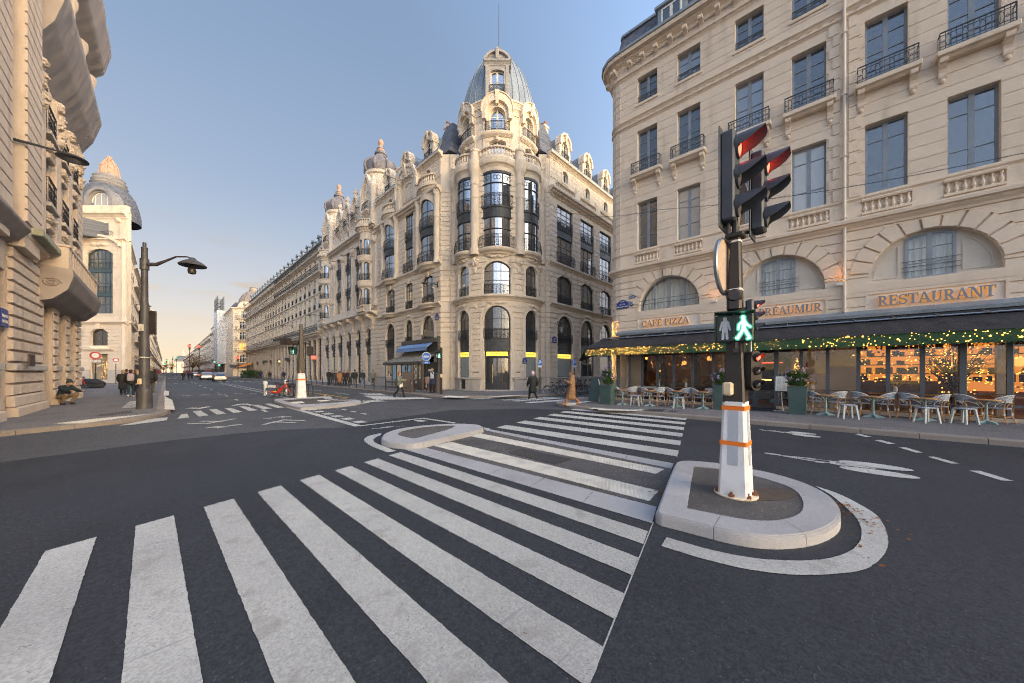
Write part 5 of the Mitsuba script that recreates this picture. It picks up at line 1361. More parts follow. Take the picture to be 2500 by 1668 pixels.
for i, q in enumerate(dh):
 k = window(DBK, DF2, q, -.25, cols=tuple(4.2 + s for s in (-1.05, 0, 1.05)), rows=(q.bounds[1] + 1.9,), frame=FRAMEL, pane=GL_DARK, bar=.18, fw=.14, single=True)
 if i == 1:
  obj('lamplit_room', slab(DF2, sbox(2.3, q.bounds[1] + .3, 6.1, q.bounds[3] - .2).difference(bars(q, (3.15, 4.2, 5.25), (), .3)), -.23, -.2), 'mat_lit_window', k, emitter={'type': 'area', 'radiance': rgb(.045, .024, .005)})
 obj('balcony', mold(DF2, 1.2, 7.2, cornice(q.bounds[1] - .5, q.bounds[1] - .05, .8)), STONE, DBK)
 obj('railing', railing(DF2, 1.4, 7.0, q.bounds[1], q.bounds[1] + .95, .7, 0, .6, .4), IRON, DBK)
for z in np.arange(.6, 25, .7):
 obj('wall__stone_course', slab(DF2, sbox(0, z, 8.5, z + .58).difference(unary_union([q.buffer(.3) for q in dh])), -.01, .09), STONE, DBK)
obj('eaves', mold(DF2, -.2, 8.6, cornice(24.6, 25.4, .7)), STONE, DBK)
obj('eaves', mold(CL, 137.9, 160, cornice(24.6, 25.4, .7)), STONE, DBK)
obj('arched_gable', slab(DF2, opening(4.2, 25.2, 27.6, 5., 2.), -.8, .1), STONE, DBK)
dc = (D0[0] + 4.2, D0[1] + 4.5)
obj('cupola', mv(lathe([(4.6, 25.2), (4.7, 26.5), (4.3, 28.5), (3.3, 30.4), (2.0, 31.8), (1.4, 32.2), (1.5, 32.5), (1.2, 33.4), (1.35, 33.5), (.3, 33.9)], 16), *dc), mat('cupola_zinc', pr(worn((.32, .27, .23), (.22, .19, .17), 1.), .5, .3)), DBK)
obj('cupola_ribs', mv(cat([tube([(r * 1.01 * math.cos(a), r * 1.01 * math.sin(a), z) for r, z in ((4.7, 26.5), (4.3, 28.5), (3.3, 30.4), (2., 31.8))], .12, 5) for a in np.arange(16) * math.pi / 8]), *dc), LEAD, DBK, kind='stuff')
obj('roof', mold(CL, 146, 160, [(-9, 25), (-.2, 25.3), (-1.6, 28.6), (-9, 29)]), SLATE, DBK)
k = obj('shop_awning', slab(DF2, sbox(-.5, 3.2, 8, 4.4), 0, .9), col(.06, .06, .07), DBK)
# building wrapped in scaffolding sheets
SCK = thing('scaffolded_building', 'building wrapped in pale grey scaffold sheeting with a dark blue hoarding', 'building')
obj('wall', CL(bx(161, 176, -10, 0, -.3, 27)), STONEL, SCK)
SHEETM = mat('scaffold_sheet', pr(worn((.50, .52, .56), (.38, .40, .44), .5, .7, .3), .7))
obj('sheeting', CL(cat(bx(160.6, 160.9, -4, 2.6, 5, 27), bx(160.9, 175, 2.4, 2.6, 5, 27))), SHEETM, SCK)
obj('hoarding', CL(bx(160.45, 160.6, -9, -1.2, 6, 25)), col(.05, .10, .16), SCK)
obj('hoarding_top', CL(bx(160.4, 160.6, -9, -1.2, 25, 28)), col(.36, .24, .12), SCK)
sc = []
for u in np.arange(161, 176, 2.2):
 for d in (.4, 2.4):
  sc.append(CL(rod((u, d, 0), (u, d, 33), .07, 4)))
for z in np.arange(27, 33, 1.5):
 sc.append(CL(rod((161, 2.4, z), (175, 2.4, z), .06, 4)))
 for u in np.arange(161, 176, 2.2):
  sc.append(CL(rod((u, .4, z), (u, 2.4, z + .1), .06, 4)))
obj('scaffold_poles', cat(sc), IRON_G, SCK, kind='stuff')
plain_building('apartment_building', 'slim pale apartment house beyond the scaffolded building', CL, 177, 196, 21.5, STONE2, 6, 4.0, detail=False)
plain_building('apartment_building', 'taller weathered apartment house next beyond the slim pale one', CL, 196.5, 222, 24.5, STONE, 6, 4.2, detail=False)
plain_building('apartment_building', 'last apartment house of the row facing the long block side', CL, 222.5, 262, 22, STONE2, 6, 5., detail=False)
plain_building('apartment_building', 'distant apartment block closing the row past the slim pale houses', CL, 262.5, 380, 22, STONE, 6, 9., detail=False)
plain_building('apartment_building', 'hazy end block of the same row far down the street', CL, 380.5, 640, 20, STONE2, 5, 14., detail=False)
# domed public building closing the view, with a small lantern
FDK = thing('domed_building', 'far building with a rounded slate roof and a little lantern on top', 'building')
fc = NT(20, 780)
obj('wall', mv(bx(-11, 11, -11, 11, 0, 18), *fc, rz=.78), STONEL, FDK)
obj('roof', mv(hull([(x * 11, y * 11, 18) for x in (-1, 1) for y in (-1, 1)] + [(x * 9, y * 9, 24) for x in (-1, 1) for y in (-1, 1)] + [(x * 5, y * 5, 28) for x in (-1, 1) for y in (-1, 1)]), *fc, rz=.78), SLATE, FDK)
obj('lantern', mv(lathe([(3.0, 27), (2.8, 29), (2.1, 29.2), (1.8, 32), (2.2, 32.3), (1.5, 34), (.5, 35.5), (.15, 38)], 10), *fc), STONEL, FDK, smooth=30)
for i in range(8):
 obj('window', mv(bx(-9.8 + i * 2.6, -8.6 + i * 2.6, -11.1, -11.02, 7, 15), *fc, rz=.78), GL_DARK, FDK)
for i, (t, nn, hh) in enumerate(((1500, -5.4, 40), (1500, 5., 37))):
 k = thing('church_tower', ('slender' if i == 0 else 'broader') + ' sunlit church tower far at the end of the street', 'church tower')
 p = NT(nn, t)
 obj('tower', mv(bx(-3.4, 3.4, -3.4, 3.4, 0, hh * .62), *p, rz=.78), STONE, k)
 obj('spire', mv(lathe([(3.8, hh * .62), (2.6, hh * .68), (.2, hh)], 8), *p), STONEL, k)
# left side of the street, far
LB = Frame((-18., 12.3), (-.7121, .7020), (.702, .7121))
plain_building('apartment_building', 'second house down the street on the kerbside people walk along', LB, 66, 92, 19.5, STONE, 5, 4.0)
plain_building('apartment_building', 'narrow tall house in the row behind the street lamp', LB, 92.5, 118, 22, STONE2, 6, 4.2, detail=False)
plain_building('apartment_building', 'lower house in the row behind the street lamp', LB, 118.5, 150, 21, STONEL, 5, 4.5, detail=False)
plain_building('apartment_building', 'sunlit far house towards the end of the lamp post row', LB, 150.5, 190, 23, STONE, 6, 5., detail=False)
plain_building('apartment_building', 'last far house ending the lamp post row', LB, 190.5, 260, 20, STONE2, 5, 6., detail=False)
plain_building('apartment_building', 'most distant house row on the lamp post side of the street', LB, 260.5, 640, 19, STONE, 5, 14., detail=False)
# ================================================================ the rusticated bank building on the near left
LBK = thing('bank_building', 'tan rusticated bank building with balconies wrapped in grey protective netting', 'building')
W = Wall(LBK, STONEL)
B0, B1 = -14., 13.
bays_l = [(4.65, 1.5), (7.6, 1.5), (10.5, 1.4)]
piers = [(-9., -6.5), (-5.4, -2.2), (-.75, 3.55), (5.55, 6.7), (8.5, 9.6), (11.35, 13.)]
up = [sbox(u - w / 2, 7.6, u + w / 2, 14.9) for u, w in bays_l]
lo = [sbox(u - w / 2, .3, u + w / 2, 5.2) for u, w in bays_l] + [sbox(-6.4, .3, -5.5, 5.2), sbox(-2.1, .3, -.85, 5.2)]
g = W.body(LB, sbox(B0, -.3, B1, 26), up + lo, .7)
for q in lo:
 u = q.centroid.x
 window(LBK, LB, q, -.55, rows=(2.2, 3.6), cols=(), frame=FRAMED, pane=GL_DARK, single=True)
 obj('window_grille', cat(*[LB(rod((u + s, -.4, .4), (u + s, -.4, 2.6), .018, 5)) for s in np.arange(-.55, .56, .22)]), IRON, LBK)
for k_, (a, b) in enumerate(piers):
 p = sbox(a, 1.95, b, 6.1)
 fr = LB.shift(0, .02)
 W.courses(fr, p, rect_z(2.05, 6.1, .405), .12, .055, cuts=None if b - a < 1.5 else 1.35)
 for s in W.stones[:]:
  pass
 obj('pier', LB(bx(a + .02, b - .02, -.3, .03, -.2, 6.15)), STONEL, LBK)
 W.courses(LB.shift(0, .0), sbox(a - .06, .85, b + .06, 1.72), [.85, 1.28, 1.72], .16, .06, cuts=None if b - a < 1.5 else 1.35)
 for z0, z1, o in ((-.1, .46, .28), (.46, .86, .2)):
  e = np.arange(a - .12, b + .2, 1.15)
  for x0, x1 in zip(e[:-1], e[1:]):
   obj('plinth_block', LB(bevel_box(x0 + .01, min(x1, b + .12) - .01, 0, o, z0, z1 - .015, .03)), STONEL, LBK)
 obj('ledge', LB(bevel_box(a - .1, b + .1, 0, .24, 1.74, 2.0, .03)), PLINTH, LBK)
W.stones = [(q, fr, d, m, .022 if q.bounds[1] < 6.2 else 0) for q, fr, d, m, r in W.stones]
# upper wall: stepped courses on a projecting pier, smooth pilasters between the windows
for a, b, d in ((-8., -4.2, .0), (-4.0, -2.0, .3), (-2., -.85, .0), (-.8, 1.25, .38), (11.5, 13., .12)):
 fr = LB.shift(0, d)
 obj('pier', LB(bx(a, b, -.3, d + .01, 6.1, 25)), STONEL, LBK)
 W.courses(fr, sbox(a, 7.0, b, 24), rect_z(7.0, 24, .44), .07, .06)
for u in (1.9, 3.3, 5.9, 6.45, 8.85, 9.35, 11.3):
 obj('pilaster', LB(bevel_box(u - .27, u + .27, -.02, .2, 7.3, 14.6, .03)), STONEL, LBK)
for i, u in enumerate((2.6, 6.2, 9.1, 11.6)):
 obj('carving', cat(*[lump(LB, u + (j % 2) * .3 - .15, 12.9 + j * .42, .62, .62, .4, 90 + i * 9 + j, 3) for j in range(5)]), STONEL, LBK, smooth=True)
for i, ((u, w), q) in enumerate(zip(bays_l, up)):
 obj('bay_back', slab(LB, q.difference(unary_union([sbox(u - .6, a, u + .6, b) for a, b in ((7.9, 9.0), (9.3, 11.9), (12.5, 14.8))])), -.6, -.42), STONEL, LBK)
 for a, b in ((7.9, 9.0), (9.3, 11.9), (12.5, 14.8)):
  window(LBK, LB, sbox(u - .6, a, u + .6, b), -.5, mid=u, frame=FRAMED, pane=GL_DARK, single=True)
 for z in (9.25, 12.45):
  obj('sill', LB(bevel_box(u - w / 2 - .12, u + w / 2 + .12, -.5, .32, z - .18, z, .02)), PLINTH, LBK)
  obj('railing', railing(LB, u - w / 2, u + w / 2, z, z + 1.15, .22, 1, .2, .15), IRON, LBK)
  obj('carving', cat(*[lump(LB, u + s * .4, z - .55, .4, .5, .3, 120 + i * 4 + int(s + 1) + int(z), 3) for s in (-1, 0, 1)]), STONEL, LBK, smooth=True)
  obj('scroll', LB(mv(rod((u - .5, .1, z - 1.0), (u + .5, .1, z - 1.0), .14, 10))), STONEL, LBK, smooth=40)
 obj('carving', cat(*[lump(LB, u + s * .9, 5.35 + .2 * abs(s), .55, .75, .42, 150 + i * 4 + int(s + 1), 3) for s in (-1, 1)]), STONEL, LBK, smooth=True)
 for s in (-1, 1):
  obj('scroll', LB(mv(rod((u + s * .95 - .18, .38, 5.05), (u + s * .95 + .18, .38, 5.05), .13, 12))), STONEL, LBK, smooth=40)
  obj('jamb', LB(bevel_box(u + s * (w / 2 + .16) - .14, u + s * (w / 2 + .16) + .14, -.05, .1, .2, 5.2, .02)), STONEL, LBK)
obj('band', mold(LB, B0, 2.85, cornice(6.25, 6.75, .42)), STONEL, LBK)
obj('moss_ledge', LB(bevel_box(-.2, 2.8, .3, .7, 6.72, 6.98, .03)), mat('moss_stone', pr(worn((.30, .30, .24), (.18, .19, .13), 5.), .9)), LBK)
obj('balcony_floor', LB(bx(2.9, 12, 0, .85, 6.0, 6.22)), STONEL, LBK)
obj('balcony_parapet', cat(LB(bevel_box(2.9, 3.1, 0, .9, 6.2, 7.15, .03)), LB(bevel_box(2.86, 3.14, -.02, .96, 7.15, 7.25, .02)), LB(bevel_box(2.9, 12., .70, .92, 7.12, 7.26, .02))), STONEL, LBK)
for u in np.arange(3.4, 12, .62):
 obj('balcony_post', LB(bevel_box(u - .1, u + .1, .72, .9, 6.2, 7.13, .02)), STONEL, LBK)
for u in (2.2, 5.0, 8.2, 11.4):
 p = LB.at(u + .9, .3)
 obj('round_column', mv(lathe([(.5, 18.8), (.42, 19.0), (.42, 19.5), (.52, 19.8), (.52, 20.1)], 14), p[0], p[1]), STONEL, LBK, smooth=35)
NETM = mat('netting', two({'type': 'blendbsdf', 'weight': .25, 'a': {'type': 'diffuse', 'reflectance': mikit.proc(lambda p, n, uv: mikit.mix((.40, .345, .31), (.27, .235, .215), mikit.fbm(p.x * 1.5 - p.y * 1.5, p.z * 2.2, p.x * .4, 4)))}, 'b': {'type': 'roughplastic', 'alpha': .35, 'diffuse_reflectance': rgb(.36, .32, .30)}}))
def netting(name, t0, t1, prof, seed, amp=.1):
 """cloth wrapped round a balcony: cross-section carried along the wall, sagging and creased, closed at both ends"""
 P = np.array(prof, float)
 s = np.concatenate([[0], np.cumsum(np.linalg.norm(np.diff(P, axis=0), axis=1))])
 k = 34
 S = np.linspace(0, s[-1], k)
 C = np.stack([np.interp(S, s, P[:, 0]), np.interp(S, s, P[:, 1])], 1)
 m = int((t1 - t0) / .12)
 ts = np.linspace(t0, t1, m + 1)
 v = []
 for i, t in enumerate(ts):
  e = min(1., min(t - t0, t1 - t) / .3 + .55)
  x = np.column_stack([np.full(k, t * 1.0), np.arange(k) * .21, np.full(k, seed * 3.7)])
  cr = meshkit.fbm(x * [2.3, .35, 1], 4, seed) - .5
  bay = .35 + .2 * math.cos((t - t0) * 2 * math.pi / 2.6)
  d = (cr * 2 * amp + amp * .8 * bay * np.sin(np.arange(k) / (k - 1) * math.pi))
  v.append(np.column_stack([np.full(k, t), C[:, 0] * (1 if 0 < i < m else 1) + d * np.minimum(1, C[:, 0] * 3) * e, C[:, 1] - .5 * d]))
 v = np.concatenate(v)
 f = []
 for i in range(m):
  for j in range(k - 1):
   a, b = i * k + j, (i + 1) * k + j
   f += [[a, b, b + 1], [a, b + 1, a + 1]]
 for i in (0, m):
  r = [i * k + j for j in range(k)]
  c = len(v)
  v = np.vstack([v, v[r].mean(0)[None]])
  f += [[c, r[j], r[(j + 1) % k]] for j in range(k)]
 return LB((v, np.array(f)))
n1 = obj('netting', netting('netting', 2.86, 12.05, [(0, 6.3), (.98, 6.2), (1.02, 5.95), (.86, 5.3), (.45, 4.85), (.02, 4.7)], 2, .05), NETM, LBK, smooth=40, label='grey netting wrapped under the lower balcony')
sp = [(2.82, .45 + .26 * r * math.cos(a), 5.55 + .2 * r * math.sin(a)) for a, r in ((t, 1 - t / 16) for t in np.arange(0, 14, .3))]
obj('scroll_relief', LB(tube(sp, .025, 5)), NETM, n1, smooth=40)
obj('netting', netting('netting', 2.0, 12.9, [(0, 19.2), (.75, 19.0), (.95, 17.6), (.62, 16.3), (.02, 15.1)], 5, .075), NETM, LBK, smooth=40, label='long pale netting sagging from the upper balcony')
obj('netting', netting('netting', 1.4, 13.1, [(0, 24.5), (1.1, 24.3), (1.35, 22.5), (1.05, 21.0), (.05, 19.9)], 8, .085), NETM, LBK, smooth=40, label='netting wrapped round the topmost cornice')
obj('netting', netting('netting', -6., -.9, [(0, 6.85), (.5, 6.8), (.55, 6.65), (.3, 6.3), (.02, 6.15)], 12, .05), NETM, LBK, smooth=40, label='short netting on the ledge nearest the lens')
obj('back', LB(cat(bx(B0, B1 - .01, -14, -13.5, 0, 26), bx(B1 - .4, B1 - .01, -13.5, -.71, 0, 26), bx(B0, B1, -14, 0, 26.01, 26.3))), STONEL, LBK)
W.finish(name='wall__hewn_block', most=300)
k = obj('street_plate', LB(bevel_box(-1.75, -1.0, .06, .1, 3.2, 3.8, .01)), col(.02, .04, .22, .35), None)
tag(k, 'blue enamel street name plate on the bank building', 'street sign')
obj('lettering', LB(cat(*[bx(-1.65 + i * .1, -1.59 + i * .1, .1, .106, z, z + .09) for z in (3.52, 3.34) for i in range(6)])), FRAMEL, k)
k = obj('dark_plaque', LB(bevel_box(-.3, .42, .36, .42, 1.9, 2.35, .015)), col(.06, .04, .035, .4), None)
tag(k, 'dark bronze plaque on the rusticated pier of the bank building', 'plaque')
# ================================================================ the domed corner building across the side street on the left
MBK = thing('domed_corner_building', 'cream corner building with a slate dome, stone lantern and tall blue iron bay', 'building')
MF = Frame((-61.2, 48.), (1, 0), (0, -1))
W = Wall(MBK, STONE)
bay, mz, sw, uw = opening(3.25, 9.9, 19.0, 3.7, .7), opening(3.2, 5.4, 7.75, 2.5, .5), sbox(1.95, .6, 4.45, 4.2), sbox(2.0, 20.9, 4.5, 22.6)
g = W.body(MF, sbox(0, -.3, 7.1, 24.2), [bay, mz, sw, uw], .5)
W.courses(MF, g.intersection(sbox(0, 2., 7.1, 8.2)), rect_z(2., 8.2, .52), .1, .08)
W.courses(MF, g.intersection(sbox(0, 9.6, 7.1, 20)), rect_z(9.6, 20, .6), .05, .04)
obj('plinth', slab(MF, sbox(0, -.2, 7.1, 1.95).difference(sw), -.02, .13), PLINTH, MBK)
W.courses(LB, sbox(50.9, 2, 65.9, 8.2).difference(unary_union([opening(u, .6, 7, 1.8, .9) for u in (53.2, 56.4, 59.6, 62.8)])), rect_z(2, 8.2, .52), .1, .08)
hs = [opening(u, a, b, 1.5) for u in (53.2, 56.4, 59.6, 62.8) for a, b in ((9.9, 12.2), (13, 15.6), (16.4, 19))] + [opening(u, .6, 7, 1.8, .9) for u in (53.2, 56.4, 59.6, 62.8)]
W.body(LB, sbox(50.9, -.3, 65.9, 20.3), hs, .45)
for q in hs:
 window(MBK, LB, q, -.25, mid=q.centroid.x, frame=FRAMED, pane=GL_SKY, single=True)
 if q.bounds[1] > 5:
  obj('railing', railing(LB, q.bounds[0], q.bounds[2], q.bounds[1], q.bounds[1] + .9, .1, 0, 0, .25), IRON, MBK)
W.body(Frame((-61.2, 48.), (-.702, -.7121), (-.7121, .702)), sbox(0, -.3, 14, 24.2), [], .4)
BLUEI = col(.04, .075, .095, .5, .2)
k = window(MBK, MF, bay, -.25, cols=(2.1, 2.75, 3.75, 4.4), rows=(11.2, 14.2, 17.6), frame=BLUEI, pane=GL_SKY, bar=.12, fw=.12)
for z in (12.3, 15.7):
 obj('spandrel_panel', slab(MF, sbox(1.45, z, 5.05, z + .55), -.3, -.1), BLUEI, k)
 obj('railing', railing(MF, 1.6, 4.9, z + .6, z + 1.5, -.05, 0, 0, .2), BLUEI, k)
obj('lattice', cat(*[MF(mv(ring(.12, .02, 8), u, -.15, z)) for u in (1.55, 4.95) for z in np.arange(10.2, 18.4, .3)]), BLUEI, k)
window(MBK, MF, mz, -.3, cols=(3.2,), rows=(), frame=FRAMED, pane=GL_DARK, fw=.1)
window(MBK, MF, uw, -.2, cols=(2.5, 3.25, 4.0), rows=(), frame=FRAMEL, pane=GL_BLIND, fw=.1, bar=.08)
obj('railing', railing(MF, 1.4, 5.1, 20.75, 21.4, .3, 0, .3, .25), BLUEI, MBK)
dk = window(MBK, MF, sw, -.2, cols=(), rows=(3.5,), frame=col(.10, .07, .05), pane=CLEAR, fw=.12, name='shop_window')
obj('window_display', MF(cat(bx(2., 4.4, -1.4, -1.3, .4, 4.3))), col(.14, .075, .04), dk)
sp = cat([MF(ball(rng.uniform(2.1, 3.4), rng.uniform(-1.25, -.5), rng.uniform(.7, 3.9), .045, 0)) for _ in range(45)])
glow('fairy_lights', sp, (1., .62, .2), 4.5, dk, kind='stuff')
lights_row = cat([MF(ball(2.1 + i * .19, .12, 5.15, .05, 0)) for i in range(13)])
glow('bulb_row', lights_row, (1., .75, .4), 2.2, MBK, kind='stuff')
obj('door_hood', mold(MF, 1.2, 5.4, cornice(4.5, 5.0, .5)), STONE, MBK)
for fr, a, b in ((MF, -.1, 7.2), (LB, 50.8, 65.9)):
 for z0, z1, o in ((8.3, 8.8, .5), (19.9, 20.4, .45), (23.2, 24.1, .6)):
  if z0 < 22 or fr is MF:
   obj('cornice', mold(fr, a, b, cornice(z0, z1, o)), STONE, MBK)
 obj('parapet', mold(fr, a, b if fr is MF else 52.2, [(-.3, 24.1), (.3, 24.1), (.3, 25.0), (-.3, 25.0)]), STONE, MBK)
arc = opening(3.25, 18, 20.9, 6.6, 1.3)
obj('arched_pediment', cat(slab(MF, arc.difference(arc.buffer(-.3)).intersection(sbox(-9, 19.2, 99, 99)), -.1, .5)), STONE, MBK)
obj('keystone', MF(bevel_box(2.95, 3.55, 0, .35, 7.7, 8.5, .05)), STONE, MBK)
obj('carving', cat(*[lump(MF, 3.25 + s * .7, 19.6, 1.0, .6, .3, 200 + i) for i, s in enumerate((-1, 0, 1))], *[lump(MF, u, 23.0, .8, .8, .3, 210 + i) for i, u in enumerate((.6, 5.9))]), STONE, MBK, smooth=True)
dc = (-60.4, 51.2)
GREYL = mat('grey_lead', pr(worn((.25, .245, .25), (.18, .175, .18), 1.), .6, .15))
obj('dome', mv(lathe([(3.3, 24.3), (3.3, 25.4), (3.1, 26.6), (2.7, 28.0), (2.1, 29.0), (1.6, 29.5)], 28), *dc), SLATE, MBK, smooth=30)
obj('dome_rings', mv(lathe([(1.75, 29.2), (1.95, 29.5), (1.7, 29.7), (1.85, 30.0), (1.6, 30.3), (1.7, 30.6), (1.4, 30.9), (1.0, 31.1)], 24), *dc), GREYL, MBK, smooth=30)
obj('lantern_cap', mv(cat(lathe([(1.05, 31.0), (1.0, 31.6), (.8, 32.4), (.45, 33.1), (.2, 33.4), (.35, 33.6), (.3, 33.9), (0, 34.1)], 12), *[tube([(1.05 * math.cos(a), 1.05 * math.sin(a), 31.1), (.82 * math.cos(a), .82 * math.sin(a), 32.5), (.3 * math.cos(a), .3 * math.sin(a), 33.5)], .12, 5) for a in np.arange(8) * math.pi / 4]), *dc), PINK, MBK, smooth=30)
dq = opening(3.25, 24.9, 27.0, 2.7, 1.1)
do = opening(3.25, 24.6, 27.5, 3.7, 1.6)
obj('round_dormer', cat(slab(MF, do.difference(dq), -1.2, .0), slab(MF, do.buffer(.15).difference(do.buffer(-.25)), -1.2, .25)), GREYL, MBK)
window(MBK, MF, dq, -.2, cols=(2.4, 3.25, 4.1), rows=(), frame=FRAMEL, pane=GL_BLIND, fw=.12, bar=.1)
obj('roof', mold(LB, 53, 65.9, [(-8, 20.3), (-.4, 20.5), (-1.5, 22.6), (-8, 23.2)]), SLATE, MBK)
for u in (61,):
 obj('dormer', cat(slab(LB, opening(u, 20.6, 22.3, 1.6, .7), -2.2, .1)), STONE, MBK)
W.finish(most=150)
# ================================================================ the café: terrace glazing, awning, garland, letters, furniture
GD = 1.15      # the glazed front stands this far out of the wall
CFK = thing('cafe_terrace_front', 'glazed café terrace front under a black awning with warm lights inside', 'shop front')
CF = RBF
FR_G = mat('terrace_frame', pr((.085, .095, .11), .45, .2))
joints = [.95, 1.62, 2.32, 3.12, 3.92, 4.80, 5.7, 6.6, 7.25, 8.05, 8.85, 9.65, 10.5, 11.25, 12.05, 12.9, 13.8, 14.7, 15.6, 17., 18.4]
DOOR = (6.6, 8.05)
for i, (a, b) in enumerate(zip(joints[:-1], joints[1:])):
 if DOOR[0] - .01 < a < DOOR[1] - .01:
  continue
 q = sbox(a, .15, b, 3.0)
 k = window(CFK, CF, q, GD, rows=(.62,), frame=FR_G, pane=CLEAR, fw=.055, bar=.07, thick=.1, name='glazed_panel')
for a, b in ((6.6, 7.25), (7.25, 8.05)):
 k = window(CFK, CF, sbox(a, .15, b, 2.75), .75, rows=(.55,), frame=FR_G, pane=CLEAR, fw=.08, bar=.1, name='door_leaf')
 obj('door_handle', CF(rod((b - .16 if a < 7 else a + .16, .84, .9), (b - .16 if a < 7 else a + .16, .84, 1.7), .02, 6)), col(.5, .45, .38, .3, .9), k)
obj('door_head', CF(cat(bx(6.6, 8.05, .7, GD, 2.75, 3.0), bx(6.56, 6.64, .7, GD, .13, 2.8), bx(8.01, 8.09, .7, GD, .13, 2.8))), FR_G, CFK)
obj('sill', CF(cat(bx(.9, 6.6, GD - .1, GD + .12, .13, .24), bx(8.05, R_END, GD - .1, GD + .12, .13, .24))), col(.40, .34, .27, .8), CFK)
for u in (.95, 6.6, 8.05, 12.9):
 obj('post', CF(bevel_box(u - .08, u + .08, GD - .1, GD + .09, .14, 3.1, .01)), FR_G, CFK)
obj('end_panel', CF(cat(bx(.9, .96, .0, GD, .14, .3), bx(.9, .96, .0, GD, 2.9, 3.05))), FR_G, CFK)
obj('end_pane', CF((np.array([[.93, .02, .3], [.93, GD, .3], [.93, GD, 2.9], [.93, .02, 2.9]]), np.array([[0, 1, 2], [0, 2, 3]]))), CLEAR, CFK)
WOODF = mat('floor_wood', pr(worn((.15, .08, .045), (.09, .05, .03), 6.), .5))
WARMW = mat('wall_warm', pr(worn((.34, .13, .045), (.22, .08, .03), 1.5), .7))
WARML = mat('wall_sand', pr(worn((.46, .37, .27), (.36, .28, .2), 1.), .8))
obj('interior_floor', CF(bx(.9, R_END, -6, GD - .06, .135, .15)), WOODF, CFK)
obj('interior_back_wall', CF(cat(bx(.9, 6.2, -3.3, -3.2, .14, 3.4), bx(8.4, R_END, -4.4, -4.3, .14, 3.4))), WARMW, CFK)
obj('interior_side_wall', CF(cat(bx(6.1, 6.2, -3.2, -.5, .14, 3.4), bx(8.45, 8.6, -4.3, -.6, .14, 3.4))), WARML, CFK)
obj('interior_pier', CF(cat(bx(9.0, 10.55, -.75, -.45, .14, 3.4), bx(1.0, 1.7, -.6, -.4, .14, 3.4), bx(13.9, 14.25, -.6, -.4, .14, 3.4))), WARML, CFK)
obj('interior_pillar', CF(cat(*[bx(u - .12, u + .12, -.5, -.25, .14, 3.4) for u in (2.9, 4.6)])), col(.03, .03, .03), CFK)
obj('ceiling', CF(bx(.9, R_END, -6, GD, 3.2, 3.4)), col(.05, .045, .04), CFK)
obj('bar_counter', CF(cat(bx(10.8, 13.6, -3.6, -3.0, .15, 1.25), bx(2., 5.6, -2.9, -2.4, .15, 1.1), bx(10.7, 13.7, -3.7, -2.95, 1.25, 1.3))), WOODF, CFK)
clut = []
for _ in range(150):
 u, z = rng.uniform(10.8, 17.5), rng.choice([1.3, 1.64, 2.04, 2.44, 2.7])
 w, h = rng.uniform(.02, .14), rng.uniform(.1, .3)
 d = rng.uniform(-4.2, -3.9)
 clut.append(CF(bx(u - w, u + w, d, d + .08, z, z + h)))
obj('shelf_goods', cat(clut), col(.05, .03, .02), CFK, kind='stuff')
obj('shelves', CF(cat(*[bx(10.8, 15.5, -4.25, -4.0, z, z + .04) for z in (1.6, 2.0, 2.4)])), WOODF, CFK)
# frames and pictures on the walls, hanging greenery
pics = [CF(bx(u - w, u + w, -4.28 if u > 8 else -3.18, -4.22 if u > 8 else -3.12, z - h, z + h)) for u, z, w, h in ((1.6, 2.0, .3, .35), (2.4, 1.7, .25, .3), (3.4, 2.1, .35, .25), (4.3, 1.8, .25, .35), (5.3, 2.0, .3, .3))]
for p in pics:
 obj('picture', p, col(.30, .22, .14), CFK)
obj('wall_lamp_glow', CF(cat(*[ball(u, -3.0, 2.2, .09, 1) for u in (1.3, 2.2, 3.1, 4.0, 5.0)])), None, CFK) if False else None
wist = []
for _ in range(260):
 u = rng.uniform(1.1, 18)
 d, z = rng.uniform(-1.8, .85), rng.uniform(2.45, 3.15)
 n_ = int(rng.integers(3, 7))
 for j in range(n_):
  wist.append(mv(ICO[0], u + rng.normal(0, .03), d + rng.normal(0, .03), z - j * .06, s=.045 * (1 - j / 9)))
obj('hanging_wisteria', CF(cat(wist)), mat('wisteria', pr((.27, .17, .30), .8)), CFK, kind='stuff', label='hanging mauve wisteria under the terrace ceiling')
fol = []
for _ in range(900):
 u, d, z = rng.uniform(1.1, 18), rng.uniform(-2, .9), rng.uniform(2.75, 3.2)
 fol.append(mv((np.array([[0, 0, 0], [.07, .02, .02], [.12, 0, -.03], [.06, -.03, 0.]]), np.array([[0, 1, 2], [0, 2, 3]])), u, d, z, rz=rng.uniform(0, 6.3)))
LEAFM = mat('leaf_dark', two({'type': 'diffuse', 'reflectance': rgb(.035, .06, .03)}))
obj('ceiling_foliage', CF(cat(fol)), LEAFM, CFK, kind='stuff')
# warm fairy lights inside: strings along the back, a light tree, lattice of bulbs
b_ = []
for u0, u1, z0, z1, d0, n_ in ((10.7, 18, 1.0, 3.0, -3.6, 120), (12.8, 15.2, 1., 1.9, -2.2, 40), (10.7, 12.8, 1.25, 1.6, -2.9, 42), (13.2, 16.5, 1.3, 2.2, -2.0, 70), (10.8, 18, 2.0, 3.0, -3.9, 90), (12.7, 18, .9, 1.15, -.9, 50), (14.3, 15.0, 1.6, 2.9, -.4, 26), (1.3, 6., 1.9, 2.9, -2.8, 26), (8.7, 11, 2.2, 3., -.2, 8)):
 for _ in range(n_):
  b_.append(CF(mv(ICO[0], rng.uniform(u0, u1), d0 + rng.normal(0, .2), rng.uniform(z0, z1), s=rng.uniform(.016, .032))))
glow('fairy_lights', cat(b_), (1., .42, .07), 2.2, CFK, kind='stuff', label='warm fairy lights strung inside the café')
tree_b = []
